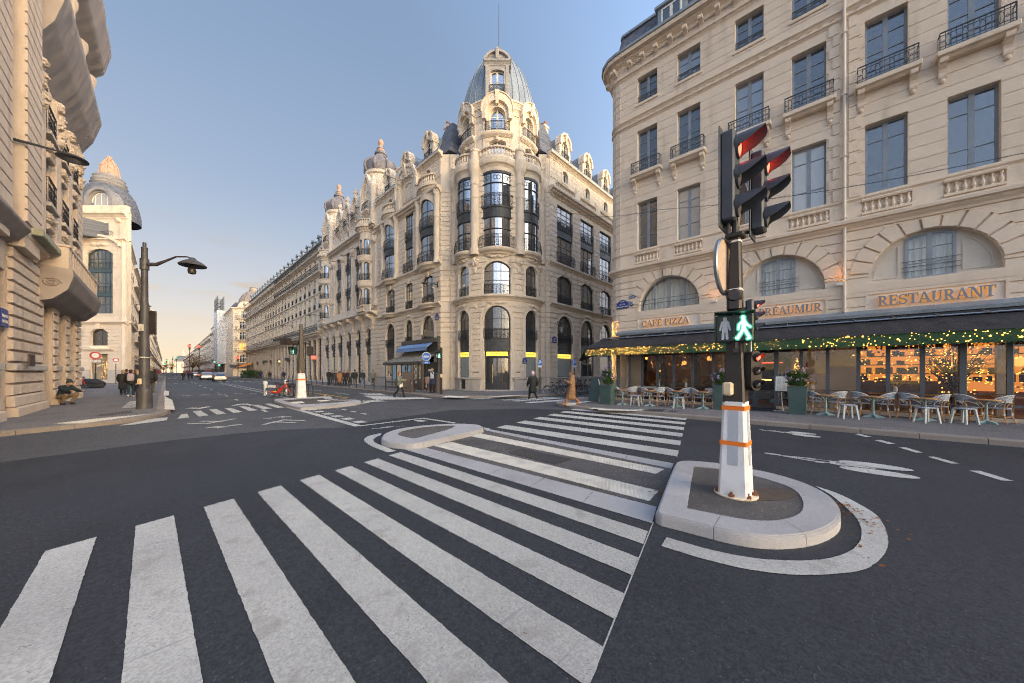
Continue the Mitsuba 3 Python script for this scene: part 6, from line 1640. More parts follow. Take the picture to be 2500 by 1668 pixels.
for _ in range(150):
 a, h = rng.uniform(0, 6.3), rng.uniform(0, 1)
 r = (1 - h) * .35 + .05
 tree_b.append(CF(mv(ICO[0], 8.75 + r * math.cos(a), .75 + r * .6 * math.sin(a), .9 + h * 1.35, s=.014)))
glow('tree_lights', cat(tree_b), (1., .45, .08), 4, CFK, kind='stuff')
tb = [CF(rod((13.0, -.8, .15), (13.1, -.8, 1.6), .07, 7))]
for _ in range(60):
 a = rng.uniform(0, 6.3)
 tb.append(CF(tube([(13.05, -.8, rng.uniform(.9, 1.6)), (13.05 + .5 * math.cos(a), -.8 + .4 * math.sin(a), rng.uniform(1.6, 2.2)), (13.05 + .95 * math.cos(a), -.8 + .7 * math.sin(a), rng.uniform(1.5, 2.9))], [.02, .012, .006], 4)))
obj('bare_light_tree', cat(tb), col(.05, .035, .025), CFK, kind='stuff')
bl = [CF(mv(ICO[0], 13.05 + rng.normal(0, .5), -.8 + rng.normal(0, .4), rng.uniform(1.3, 2.95), s=.021)) for _ in range(150)]
glow('bare_tree_lights', cat(bl), (1., .44, .08), 2.6, CFK, kind='stuff')
for i, (u, d, z, r) in enumerate(((14.45, -.9, 2.05, .17), (2.75, -.9, 2.05, .10), (2.55, -1., 1.75, .08), (3.75, -1.2, 2.2, .12), (5.1, -.8, 2.4, .13), (1.75, -.9, 2.5, .08), (9.4, .3, 2.75, .07), (10.1, .3, 2.75, .07), (14.9, -1.6, 2.6, .12))):
 k = glow('pendant_lamp', CF(ball(u, d, z, r, 2)), (1., .42, .08), 1.1 if r > .1 else 2., CFK, smooth=True)
 obj('cord', CF(rod((u, d, z + r), (u, d, 3.2), .008, 4)), FRAMED, k)
glow('orange_lit_panel', CF(cat(bx(10.7, 18, -4.28, -4.25, .9, 3.1))), (1., .30, .035), .6, CFK)  # glowing sheet added on the back wall in place of warm lamplight
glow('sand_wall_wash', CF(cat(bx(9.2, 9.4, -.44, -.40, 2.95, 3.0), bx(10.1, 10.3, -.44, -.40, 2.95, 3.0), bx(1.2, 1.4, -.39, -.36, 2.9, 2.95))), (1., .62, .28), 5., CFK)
glow('red_light_strip', CF(bx(6.7, 8.0, -2.5, -2.47, 2.15, 2.18)), (1., .06, .03), 4., CFK)
glow('counter_light', CF(bx(6.75, 7.6, -1.8, -1.75, 1.25, 1.34)), (1., .45, .1), 3., CFK)
obj('radiator_rail', CF(cat(*[bx(a, b, .8, .83, z, z + .03) for a, b in ((8.2, 12.8), (13, 18)) for z in (.95, .6)])), FR_G, CFK)
# bench tables by the window with vases
for i, (u, w) in enumerate(((9.2, .5), (11.5, .7), (12.6, .6), (14.3, .7), (2.1, .45), (2.95, .4), (5.6, .35), (4.3, .5))):
 cloth = u < 3 or u == 5.6
 k = obj('inner_table', CF(cat(bevel_box(u - w, u + w, .15, .8, .86 if not cloth else .80, .90, .01), bx(u - .04, u + .04, .45, .53, .15, .86))), FRAMEL if cloth else mat('table_wood', pr(worn((.34, .19, .10), (.24, .125, .06), 9.), .45)) if i == 0 else ('mat_table_wood' if not cloth else FRAMEL))
 tag(k, ['oak table behind the terrace glass right of the entrance', 'oak table behind the third pane after the entrance', 'oak table in front of the bare light tree', 'oak table under the big round pendant lamp', 'white clothed table behind the first terrace panes', 'white clothed table second from the flower lit corner', 'small white clothed table just before the entrance', 'oak table behind the panes below the café lettering'][i], 'table')
 if i in (0, 1, 3, 5, 7):
  v = thing('vase', ['white vase of yellow flowers nearest the entrance inside', 'white vase of yellow flowers before the orange lights', '', 'white vase of pale yellow flowers under the round pendant', '', 'small white vase of ochre flowers on a white cloth', '', 'small vase of yellow flowers below the café lettering'][i], 'vase')
  obj('pot', CF(mv(lathe([(.05, 0), (.065, .05), (.06, .2), (.045, .25), (.05, .27)], 12), u, .45, .9)), FRAMEL, v, smooth=40)
  obj('flowers', CF(cat([mv(ICO[0], u + rng.normal(0, .07), .45 + rng.normal(0, .06), 1.25 + rng.normal(0, .05), s=.028) for _ in range(26)])), col(.45, .27, .05), v)
# ---------------------------------------------------------------- awning and garland
AWK = thing('awning', 'long black fabric awning sloping over the café terrace', 'awning')
D1, Z1_, Z0_ = 2.2, 3.02, 3.62
aw = []
us_ = np.linspace(-.55, R_END, 120)
v = []
for u in us_:
 s = .012 * math.sin(u * 9.1) + .01 * math.sin(u * 23)
 v += [(u, .28, Z0_ + .02), (u, .75, Z0_ - .115 + s), (u, 1.3, Z0_ - .27 + s), (u, 1.8, Z0_ - .45 + s), (u, D1, Z1_)]
f = []
for i in range(len(us_) - 1):
 for j in range(4):
  a = i * 5 + j
  f += [[a, a + 1, a + 6], [a, a + 6, a + 5]]
AWM = mat('awning_cloth', pr(worn((.030, .030, .034), (.018, .018, .02), 3.), .8))
obj('fabric', CF((np.array(v), np.array(f))), AWM, AWK, smooth=40)
obj('roller', CF(cat(rod((-.5, .32, 3.70), (R_END, .32, 3.70), .06, 8), bx(-.5, R_END, D1 - .04, D1 + .05, Z1_ - .05, Z1_ + .04))), FRAMED, AWK)
arms = [CF(rod((u, .25, 3.78), (u + .05, 1.0, 3.62), .022, 5)) for u in np.arange(.2, R_END, 1.02)] + [CF(rod((-.4, .62, 3.66), (R_END, .62, 3.66), .025, 6))]
obj('support_arms', cat(arms), mat('galvanised', pr((.42, .43, .44), .35, .8)), AWK, kind='stuff')
side = Frame(RBF.at(-.55, 0)[:2], (.677, .736), (-.736, .677))
obj('side_flap', CF(hull([(-.56, .28, 3.64), (-.56, D1, 3.0), (-1.6, .6, 2.4), (-1.6, 1.2, 2.35), (-.57, .3, 2.9), (-.57, D1, 2.9)])), AWM, AWK)
GRK = thing('garland', 'green fir garland with hundreds of warm lights along the awning edge', 'garland')
GZ0, GZ1 = 2.58, 3.0
need = []
NG = 7500
U = rng.uniform(-.55, R_END, NG)
Zs = rng.uniform(GZ0, GZ1, NG)
for u, z in zip(U, Zs):
 if u > 14.5 and rng.random() < .5:
  continue
 L = rng.uniform(.05, .11)
 a, t = rng.uniform(0, 6.3), rng.uniform(.1, .9)
 d = np.array([math.cos(a) * t, .35 + .3 * rng.random(), math.sin(a) * t])
 p = np.array([u, D1 + rng.uniform(-.04, .05), z])
 e = p + d * L
 w = np.array([-d[2], 0, d[0]]) * L * .12
 need.append((np.array([p - w, p + w, e]), np.array([[0, 1, 2]])))
FIR = mat('fir_needles', two({'type': 'diffuse', 'reflectance': mikit.proc(lambda p, n, uv: mikit.mix((.045, .12, .06), (.09, .20, .11), mikit.noise(p.x * 30, p.y * 30, p.z * 30)))}))
obj('needles', CF(cat(need)), FIR, GRK, kind='stuff')
obj('backing', CF(cat(bx(-.55, R_END, D1 - .06, D1 + .01, GZ0 + .01, GZ1), bx(-.56, -.5, .9, D1, GZ0 + .02, GZ1))), col(.03, .075, .04, .9), GRK)
bulbs = []
for _ in range(500):
 u = rng.uniform(-.5, R_END) if rng.random() > .18 else rng.uniform(-.5, 3.2)
 bulbs.append(CF(mv(ICO[1], u, D1 + rng.uniform(.05, .1), rng.uniform(GZ0 + .03, GZ1 - .02), s=rng.choice([.012, .015, .019, .028], p=[.4, .35, .2, .05]))))
glow('bulbs', cat(bulbs), (1., .50, .085), 4, GRK, kind='stuff')
# bulbs wrapped round the corner of the building
cu = []
for _ in range(420):
 a = rng.uniform(u_s, u_f)
 z = rng.uniform(1.2, 4.75)
 p = RBC.at(a, .07 + rng.uniform(0, .04), z)
 cu.append(mv(ICO[0], *p, s=rng.choice([.012, .016, .02])))
k = glow('corner_lights', cat(cu), (1., .50, .11), 3.5, None, kind='stuff')
tag(k, 'curtain of warm fairy lights hung on the corner of the restaurant building')
# ---------------------------------------------------------------- raised letters
def glyph(ch):
 """slab-serif capitals in a box one unit high, drawn from strokes"""
 T_, t, s = .20, .085, .07
 def R(a, b, c, d):
  return sbox(a, b, c, d)
 def serif(x, y, w=.36):
  return R(x - w / 2, y - s / 2 + (s / 2 if y < .5 else -s / 2), x + w / 2, y + s / 2 + (s / 2 if y < .5 else -s / 2))
 def stem(x, w=T_):
  return [R(x - w / 2, 0, x + w / 2, 1), serif(x, 0), serif(x, 1)]
 def bowl(x, y0, y1, w, tk=T_):
  h = (y1 - y0) / 2
  o = affinity.scale(Point(x, y0 + h).buffer(1, 16), w, h)
  i = affinity.scale(Point(x, y0 + h).buffer(1, 16), w - tk, h - t)
  return o.difference(i)
 right = sbox
 if ch == 'I':
  return stem(.2), .4
 if ch == 'P':
  return stem(.22) + [bowl(.36, .42, 1, .40).intersection(R(.32, 0, 2, 2)), R(.2, 1 - t, .42, 1), R(.2, .42, .42, .42 + t)], .82
 if ch == 'R':
  return stem(.22) + [bowl(.36, .44, 1, .40).intersection(R(.32, 0, 2, 2)), R(.2, 1 - t, .42, 1), R(.2, .44, .42, .44 + t), Polygon([(.36, .46), (.56, .46), (.86, .05), (.92, 0), (.66, 0)]), serif(.84, 0, .26)], .95
 if ch in 'EÉ':
  g_ = stem(.22) + [R(.2, 0, .78, t), R(.2, 1 - t, .76, 1), R(.2, .47, .6, .47 + t), R(.71, 0, .79, .26), R(.69, .76, .77, 1), R(.55, .36, .62, .66)]
  return (g_ + [Polygon([(.38, 1.06), (.50, 1.06), (.68, 1.24), (.5, 1.24)])] if ch == 'É' else g_), .84
 if ch == 'F':
  return stem(.22) + [R(.2, 1 - t, .76, 1), R(.2, .47, .6, .47 + t), R(.69, .74, .77, 1), R(.55, .36, .62, .66)], .8
 if ch == 'L':
  return stem(.22) + [R(.2, 0, .76, t), R(.69, 0, .77, .28)], .8
 if ch == 'T':
  return [R(.34, 0, .54, 1), serif(.44, 0, .42), R(.02, 1 - t, .86, 1), R(.02, .72, .1, 1), R(.78, .72, .86, 1)], .9
 if ch == 'U':
  return [R(.12, .3, .32, 1), serif(.22, 1), R(.70, .3, .79, 1), serif(.745, 1, .3), bowl(.455, 0, .62, .335, .12).intersection(R(0, -1, 2, .31))], .95
 if ch == 'C':
  return [bowl(.48, 0, 1, .46).difference(R(.62, .34, 2, .66)), R(.82, .64, .9, .98)], .95
 if ch == 'S':
  return [bowl(.40, .48, 1, .34, .13).difference(R(.42, .48, 2, .74)), bowl(.40, 0, .56, .36, .13).difference(R(-1, .26, .40, .56)), Polygon([(.1, .66), (.24, .52), (.66, .34), (.72, .44), (.3, .62)]), R(.66, .72, .73, 1), R(.04, 0, .11, .3)], .8
 if ch == 'A':
  return [Polygon([(.38, 1), (.52, 1), (.94, 0), (.70, 0)]), Polygon([(.40, 1), (.48, 1), (.16, 0), (.07, 0)]), R(.22, .28, .74, .28 + t), serif(.12, 0, .3), serif(.82, 0, .34)], .98
 if ch == 'N':
  return [R(.1, 0, .19, 1), serif(.14, 0, .3), serif(.1, 1, .3), Polygon([(.08, 1), (.32, 1), (.86, 0), (.78, 0), (.70, .02)]), R(.78, 0, .87, 1), serif(.82, 1, .3)], 1.
 if ch == 'M':
  return [R(.1, 0, .19, 1), serif(.14, 0, .3), serif(.14, 1, .24), Polygon([(.1, 1), (.34, 1), (.62, .1), (.52, .02)]), Polygon([(.52, .02), (.62, .1), (.92, 1), (.84, 1)]), R(.86, 0, 1.06, 1), serif(.96, 0, .36), serif(.98, 1, .26)], 1.2
 if ch == 'Z':
  return [R(.08, 0, .82, t), R(.08, 1 - t, .8, 1), Polygon([(.06, t), (.30, t), (.82, 1 - t), (.58, 1 - t)]), R(.75, 0, .83, .28), R(.07, .72, .15, 1)], .88
 return [], .42
def letters(text, u0, u1, z0, h, label):
 k = thing('letter_sign', label, 'sign')
 w = sum(glyph(c)[1] for c in text)
 sx = (u1 - u0) / w
 x = u0
 for c in text:
  g_, adv = glyph(c)
  if g_:
   p = affinity.affine_transform(unary_union(g_), [sx, 0, 0, h, x, z0])
   glow('letter_light', slab(RBF, p.buffer(-.006), .03, .115), (1., .42, .06), .9, k)
   obj('letter', slab(RBF, p.buffer(.004), .115, .14), mat('letter_face', pr((.20, .22, .26), .5)) if 'mat_letter_face' not in scene else 'mat_letter_face', k)
  x += sx * adv
 return k
letters('CAFÉ PIZZA', 1.884, 4.36, 4.26, .33, 'raised grey lettering reading CAFÉ PIZZA with an amber glow')
letters('LE PRÉAUMUR', 6.72, 9.482, 4.26, .34, 'raised grey lettering reading LE PRÉAUMUR with an amber glow')
letters('RESTAURANT', 11.077, 13.79, 4.24, .38, 'raised grey lettering reading RESTAURANT with an amber glow')
# floodlights washing the piers
for i, (u, z) in enumerate(((5.55, 5.2), (10.0, 5.25))):
 k = obj('floodlight', RBF(cat(bevel_box(u - .09, u + .09, .14, .30, z - .05, z + .06, .01), bx(u - .02, u + .02, .0, .16, z - .02, z + .02))), FRAMEL)
 tag(k, ['small white floodlight on the pier between the first two arches', 'small white floodlight beside the rain pipe'][i], 'floodlight')
 p = RBF.at(u, .46, z + .05)
 t_ = RBF.at(u, .02, z + .9)
 scene[k + '__beam'] = {'type': 'spot', 'to_world': T().look_at(origin=list(p), target=list(t_), up=[1, 0, 0]), 'intensity': rgb(.05, .02, .0038), 'cutoff_angle': 62, 'beam_width': 12}
# street name plates on the corner
def plate(u, z, w, h, lines_, label, head=True, fr=RBF, d=.12):
 k = thing('street_plate', label, 'street sign')
 g_ = sbox(u - w / 2, z - h / 2, u + w / 2, z + h / 2)
 if head:
  g_ = g_.union(opening(u, z + h / 2 - .01, z + h / 2 + .17, w * .8, .16))
 obj('panel', slab(fr, g_, d - .06, d), col(.02, .035, .20, .35), k)
 obj('border', slab(fr, g_.buffer(-.012).difference(g_.buffer(-.024)), d, d + .004), col(.05, .16, .09), k)
 for t_, zz, hh in lines_:
  m = meshkit.text_mesh(t_, hh, .003, True)
  vv = np.array(m.vertices)
  s = min(1., (w - .06) / max(1e-6, vv[:, 0].max()))
  vv[:, 0] = (vv[:, 0] - vv[:, 0].max() / 2) * s
  obj('lettering', fr((np.column_stack([vv[:, 0] + u, vv[:, 2] + d + .001, vv[:, 1] + zz]), np.array(m.faces)[:, ::-1])), FRAMEL, k)
 return k
plate(.72, 5.62, .72, .34, [('2e Arr.', 5.83, .07), ('PLACE', 5.66, .075), ('DE LA BOURSE', 5.52, .07)], 'blue street name plate reading PLACE DE LA BOURSE')
k = plate(1.25, 5.66, .16, .24, [('1', 5.6, .13)], 'small blue house number plate beside the street name plate', False)
k = plate(1.32, 6.05, .32, .15, [('BOURSE', 6.02, .05)], 'tiny blue plate above the street name plate', False)
# ================================================================ signal pole on the near island
DARKP = mat('signal_paint', pr(worn((.040, .034, .032), (.025, .022, .022), 4.), .42, .1))
DARKG = mat('signal_grey', pr(worn((.060, .066, .080), (.042, .047, .058), 3.), .4, .1))
WHITEP = mat('white_sleeve', pr(worn((.68, .69, .71), (.52, .52, .52), 5.), .5))
ORANGE = mat('orange_band', pr((.70, .17, .02), .5))
GREYR = mat('reflective_grey', pr((.38, .41, .46), .4))
RUST = mat('rust', pr(worn((.20, .085, .035), (.10, .045, .025), 40.), .85))
GREENB = mat('signal_green_box', pr((.015, .04, .032), .4))
def taper(w0, w1, z0, z1, b=.02):
 """square post with cut corners, narrowing upwards"""
 out = []
 for w, z in ((w0, z0), (w1, z1)):
  h = w / 2
  out += [(sx * (h - b * k), sy * (h - b * (1 - k)), z) for sx in (-1, 1) for sy in (-1, 1) for k in (0, 1)]
 return hull(out)
def visor(r, L):
 """sun hood: an open half tube, cut back at the bottom, with a little thickness; opens along +x"""
 v, f, n = [], [], 18
 for rr in (r, r - .006):
  for i in range(n + 1):
   a = math.radians(-50 + 280 * i / n)
   c = (math.sin(a) + .35) / .95
   v += [(0, rr * math.cos(a), rr * math.sin(a)), (L * (.10 + .90 * min(1., max(0, c)) ** .55), rr * math.cos(a), rr * math.sin(a))]
 m = 2 * (n + 1)
 for i in range(n):
  a = 2 * i
  f += [[a, a + 1, a + 3], [a, a + 3, a + 2], [m + a, m + a + 3, m + a + 1], [m + a, m + a + 2, m + a + 3], [a + 1, m + a + 1, m + a + 3], [a + 1, m + a + 3, a + 3]]
 return np.array(v, float), np.array(f)
LENS_OFF = mat('lens_off', pr((.10, .10, .105), .15, .0, .6))
def signal_head(parent, at, rz, h, w, dep, lit, board=True, r=None, L=None, m=None, oval=False):
 """three lamps in a box facing local +x; lit = index from the top, or None"""
 r = r or h * .125
 L = L or r * 2.1
 m = m or DARKG
 body = bevel_box(-dep, 0, -w / 2, w / 2, 0, h, .02) if not oval else cat(ext(affinity.scale(Point(0, 0).buffer(1, 12), dep / 2, w / 2), 0, .001), hull([(x, w / 2 * math.cos(a), (h - w / 2 if s > 0 else w / 2) + w / 2 * abs(math.sin(a)) * s) for x, q in ((-dep, 0), (0, 0)) for s in (1, -1) for a in np.linspace(0, math.pi, 9)]))
 k = obj('signal_head', mv(body, *at, rz=rz), m, parent)
 if board:
  obj('backing_board', mv(bevel_box(-dep - .012, -dep + .006, -w * .62, w * .62, -.08, h + .07, .004), *at, rz=rz), m, k)
 for i in range(3):
  z = h * (5 - 2 * i) / 6
  obj('visor', mv(mv(visor(r, L), .002, 0, z), *at, rz=rz), m, k, smooth=50)
  obj('lens_rim', mv(mv(lathe([(r, 0), (r, .03), (r * .9, .03)], 18), 0, 0, 0, ry=math.pi / 2), 0, 0, 0) if False else mv(mv(mv(lathe([(r * 1.02, 0), (r * 1.02, .025), (r * .86, .03)], 18), ry=math.pi / 2), 0, 0, z), *at, rz=rz), m, k)
  dome = mv(mv(lathe([(r * .86, .0), (r * .7, .02), (r * .4, .035), (.0001, .04)], 18), ry=math.pi / 2), .004, 0, z)
  if i == lit:
   glow('lit_lens', mv(dome, *at, rz=rz), (1., .035, .015), 9., k)
  else:
   obj('lens', mv(dome, *at, rz=rz), LENS_OFF, k, smooth=40)
 return k
PP = (2.886, 4.403)
SGK = thing('traffic_signal', 'tall dark signal pole with a white and orange sleeve on the near island', 'traffic light')
YAW = math.radians(-45)
P0 = (PP[0], PP[1], 0)
def onp(m, dx=0, dy=0, dz=0, rz=0.):
 return mv(mv(m, dx, dy, dz, rz), P0[0], P0[1], 0, YAW)
obj('base_plate', onp(lathe([(.24, .12), (.245, .135), (.23, .142), (.0001, .142)], 22)), mat('base_cream', pr(worn((.62, .55, .42), (.40, .28, .16), 9.), .8)), SGK)
obj('sleeve', onp(taper(.335, .25, .14, 1.31, .03)), WHITEP, SGK)
obj('sleeve_cap', onp(taper(.255, .245, 1.302, 1.322, .03)), WHITEP, SGK)
ang_t = (.335 - .25) / 2 / 1.17
for z in (1.215, .77):
 w = .335 - (z - .14) / 1.17 * .085 + .012
 obj('orange_band', onp(taper(w, w - .004, z, z + .055, .012)), ORANGE, SGK)
 for s in (-.08, .08):
  obj('rivet', onp(ball(-w / 2 - .001, s, z + .028, .008, 1)), FRAMEL, SGK)
# front faces look along local -x after the turn; the reflective strips lie on the sleeve's faces
for side in (0, 1, 2, 3):
 a = side * math.pi / 2
 q = [(-.1685 + .0425 * t, s * .055, .36 + .86 * t) for t, s in ((.19, -1), (.19, 1), (.985, 1), (.985, -1))]
 q = [(-(.335 / 2 - (z - .14) / 1.17 * .0425) - .0025, y, z) for x, y, z in q]
 q2 = [(x - .002, y, z) for x, y, z in q]
 obj('reflective_strip', onp(hexa(q, q2), rz=a), GREYR, SGK)
for a in (.3, 1.7, 2.6, 3.6, 4.7, 5.6):
 obj('anchor_bolt', onp(cat(lathe([(.03, .14), (.032, .16), (.014, .165), (.014, .2), (.0001, .205)], 8), bx(-.03, .03, -.018, .018, .14, .172)), .205 * math.cos(a), .205 * math.sin(a)), RUST, SGK)
obj('pole', onp(cat(taper(.243, .165, 1.3, 2.25, .02), taper(.165, .115, 2.25, 3.44, .018))), DARKP, SGK)
obj('pole_cap', onp(cat(bevel_box(-.1, .1, -.1, .1, 3.42, 3.47, .01), lathe([(.045, 3.46), (.045, 3.75), (.03, 3.78)], 10))), DARKP, SGK)
for z in (2.74, 3.36):
 w = .165 - (z - 2.25) / 1.19 * .05 + .006
 obj('clamp_band', onp(taper(w, w, z, z + .025, .02)), FRAMEL, SGK)
A45 = math.radians(-45)
e1, e2 = np.array([math.cos(A45), math.sin(A45)]), np.array([-math.sin(A45), math.cos(A45)])
def off(a, b, z):
 """a metres towards the lamps' side, b to the left of it"""
 q = np.array(PP) + a * e1 + b * e2
 return (q[0], q[1], z)
h1 = signal_head(SGK, off(.02, -.02, 3.63), A45, 1.14, .30, .155, 0, L=.30)
h2 = signal_head(SGK, off(.26, .35, 3.55), A45, 1.02, .27, .14, 0, L=.25)
obj('mast_bracket', cat(rod(off(-.08, -.02, 3.45), off(-.08, -.02, 3.75), .03, 8), rod(off(-.1, 0, 3.5), off(.15, .32, 3.56), .022, 8), rod(off(0, 0, 3.45), off(.02, .0, 3.72), .04, 8)), DARKP, SGK)
# round sign seen nearly edge on, its back bare
so = (PP[0] - .165, PP[1] - .01, 3.05)
va = math.atan2(-so[1], -so[0]) + math.radians(75)
sg = mv(mv(lathe([(.0001, 0), (.345, 0), (.362, -.012), (.366, .02), (.35, .035), (.34, .012), (.0001, .012)], 40), ry=math.pi / 2), *so, rz=va)
obj('round_sign', sg, mat('sign_rim', pr((.26, .28, .31), .35, .6)), SGK, smooth=30)
obj('sign_back', mv(mv(lathe([(.0001, .014), (.338, .014)], 36), ry=math.pi / 2), *so, rz=va), mat('sign_tan', pr((.42, .32, .24), .6)), SGK)
obj('sign_bracket', cat(rod(off(0, 0, 3.38), (so[0], so[1], 3.38), .018, 6), rod(off(0, 0, 2.74), (so[0], so[1], 2.74), .018, 6)), DARKP, SGK)
# beacon for the blind, walking signal, repeaters
cv = math.atan2(-PP[1], -PP[0])
bo = (PP[0] + .12 * math.cos(cv) - .02, PP[1] + .12 * math.sin(cv), 2.52)
obj('sound_beacon', cat(mv(mv(lathe([(.0001, .09), (.06, .09), (.085, .05), (.085, -.1), (.0001, -.1)], 16), ry=math.pi / 2), bo[0], bo[1], bo[2] + .13, rz=cv), mv(bevel_box(-.07, .07, -.08, .08, -.06, .1, .03), *bo, rz=cv)), DARKP, SGK, smooth=35)
pa = math.radians(-135 + 12)
def figure(walk):
 if walk:
  g_ = [Point(.02, .93).buffer(.085), LineString([(.0, .80), (-.01, .48)]).buffer(.085), LineString([(0, .80), (.18, .62), (.2, .42)]).buffer(.045), LineString([(-.02, .80), (-.14, .60), (-.26, .5)]).buffer(.045), LineString([(-.01, .48), (.10, .25), (.24, .02)]).buffer(.06), LineString([(-.02, .48), (-.12, .25), (-.24, .02)]).buffer(.06), LineString([(.24, .02), (.33, .04)]).buffer(.04), LineString([(-.24, .02), (-.16, -.02)]).buffer(.04)]
 else:
  g_ = [Point(0, .92).buffer(.085), LineString([(-.1, .76), (.1, .76)]).buffer(.06), LineString([(0, .76), (0, .45)]).buffer(.11), LineString([(-.13, .74), (-.2, .42)]).buffer(.045), LineString([(.13, .74), (.2, .42)]).buffer(.045), LineString([(-.065, .45), (-.09, .02)]).buffer(.055), LineString([(.065, .45), (.09, .02)]).buffer(.055)]
 return unary_union(g_)
def walk_signal(parent, at, a, w=.40, h=.36, dep=.15, green=True):
 F_ = Frame(at[:2], (-math.sin(a), math.cos(a)), (math.cos(a), math.sin(a)))
 z = at[2]
 k = obj('walk_signal', F_(bevel_box(-w / 2, w / 2, -dep, 0, z, z + h, .02)), GREENB, parent)
 obj('hood', F_(cat(hexa([(-w / 2 - .01, 0, z + h - .01), (w / 2 + .01, 0, z + h - .01), (w / 2 + .01, .14, z + h + .005), (-w / 2 - .01, .14, z + h + .005)], [(-w / 2 - .01, 0, z + h), (w / 2 + .01, 0, z + h), (w / 2 + .01, .14, z + h + .015), (-w / 2 - .01, .14, z + h + .015)]),
      *[hexa([(s * w / 2, 0, z), (s * w / 2, .06, z + .02), (s * w / 2, .14, z + h), (s * w / 2, 0, z + h)], [(s * (w / 2 + .01), 0, z), (s * (w / 2 + .01), .06, z + .02), (s * (w / 2 + .01), .14, z + h), (s * (w / 2 + .01), 0, z + h)]) for s in (-1, 1)], bx(-.008, .008, 0, .05, z + .02, z + h - .01))), GREENB, k)
 sgn = 1
 for s, on in ((-1, False), (1, True)):
  u = s * w * .245
  fl = affinity.translate(affinity.scale(figure(on), -.26 if on else .26, .28, origin=(0, 0)), u, z + .045)
  obj('lens', F_(upright(ext(sbox(u - w * .21, z + .025, u + w * .21, z + h - .025), .001, .006))), mat('lens_black', pr((.012, .02, .018), .2)) if 'mat_lens_black' not in scene else 'mat_lens_black', k)
  if on:
   glow('lit_figure', F_(upright(ext(fl, .008, .014))), (.30, 1., .62), 2.4, k)
   glow('figure_halo', F_(upright(ext(fl.buffer(.016), .0065, .0075))), (.0, .55, .30), .55, k)
  else:
   obj('dark_figure', F_(upright(ext(fl, .008, .014))), GREYR, k)
 return k
ws = walk_signal(SGK, (PP[0] + .135 * math.cos(pa) - .02, PP[1] + .135 * math.sin(pa), 2.07), pa)
obj('signal_hardware', cat(mv(bx(-.06, .06, -.02, .1, 2.44, 2.50), PP[0] + .1 * math.cos(pa), PP[1] + .1 * math.sin(pa), 0, pa), mv(rod((0, 0, 1.98), (0, 0, 2.07), .03, 6), PP[0] + .16 * math.cos(pa), PP[1] + .16 * math.sin(pa)), mv(bx(-.035, .035, -.03, .03, 1.94, 1.99), PP[0] + .16 * math.cos(pa), PP[1] + .16 * math.sin(pa), 0, pa)), DARKP, SGK)
r_ = signal_head(SGK, off(.20, .03, 2.19), A45, .42, .15, .09, 0, False, .05, .10)
obj('sticker_plate', mv(bevel_box(-.006, .006, -.05, .05, 1.95, 2.22, .002), *off(.17, -.06, 0), rz=A45 + .35), FRAMEL, SGK)
obj('sticker_red_edge', mv(bevel_box(-.007, .0075, -.05, .05, 2.185, 2.221, .002), *off(.17, -.06, 0), rz=A45 + .35), col(.5, .03, .03), SGK)
la = math.radians(-72)
lo_ = off(.20, -.02, 1.465)
lw = (lo_[0] + .03, lo_[1], lo_[2])
signal_head(SGK, lw, la, .50, .185, .115, 0, False, .052, .085, DARKP, oval=True)
obj('repeater_bracket', cat(*[rod(off(0, 0, z), (lo_[0], lo_[1], z), .022, 6) for z in (1.55, 1.88)]), DARKP, SGK)
obj('push_button_box', mv(bevel_box(-.055, .055, -.045, .045, 1.40, 1.57, .02), *off(-.05, -.165, 0), rz=A45), mat('beige_plastic', pr((.58, .48, .32), .5)), SGK)
# dirt and leaf mould in the island round the pole
obj('soil_patch', mv(flat(affinity.scale(Point(0, 0).buffer(1, 20), .46, .2), .124), PP[0] + .38, PP[1] + .0, 0, .2), mat('soil', pr(worn((.085, .065, .05), (.05, .04, .034), 14.), .9)), 'traffic_island')
# overhead wires
for i, (a, b) in enumerate((((6.3, 15.2, 8.9), (13.5, 6.4, 6.65)), ((6.3, 15.2, 8.86), (2.5, 20.5, 11.5)))):
 a, b = np.array(a), np.array(b)
 t = np.linspace(0, 1, 16)
 pts = a + (b - a) * t[:, None]
 pts[:, 2] -= .35 * np.sin(math.pi * t)
 k = obj('overhead_wire', tube(pts, .009, 4), FRAMED)
 tag(k, ['black overhead wire sagging across the restaurant front towards the edge', 'short black overhead wire running up from the first one to the tower side'][i], 'wire')
# ================================================================ street lamp at the left corner
LP = (-15.648, 14.531)
LMK = thing('street_lamp', 'tall dark street lamp with a curved arm at the left corner', 'street lamp')
obj('base', mv(lathe([(.245, .13), (.245, .9), (.22, .98), (.20, 1.0)], 14), *LP), mat('lamp_grey', pr(worn((.085, .085, .095), (.05, .05, .057), 2.), .5, .2)), LMK, smooth=35)
LGM = 'mat_lamp_grey'
obj('pole', mv(lathe([(.175, 1.0), (.165, 2.3), (.125, 4.6), (.12, 4.62), (.10, 6.9), (.11, 6.92), (.10, 7.0), (.06, 7.0), (.06, 7.2), (.0001, 7.22)], 16), *LP), LGM, LMK, smooth=35)
ax = [(0, 0, 6.28), (.5, 0, 6.27), (.9, 0, 6.42), (1.35, 0, 6.60), (1.8, 0, 6.60), (2.02, 0, 6.52)]
obj('arm', mv(tube(ax, [.085, .075, .05, .035, .03, .03], 8), *LP), LGM, LMK, smooth=50)
obj('arm_collar', mv(lathe([(.15, 6.05), (.15, 6.5)], 12), *LP), LGM, LMK, smooth=50)
obj('lamp_shade', mv(lathe([(.0001, 6.42), (.30, 6.28), (.46, 6.2), (.47, 6.24), (.36, 6.34), (.14, 6.47), (.08, 6.55), (.0001, 6.56)], 20), LP[0] + 2.05, LP[1]), LGM, LMK, smooth=35)
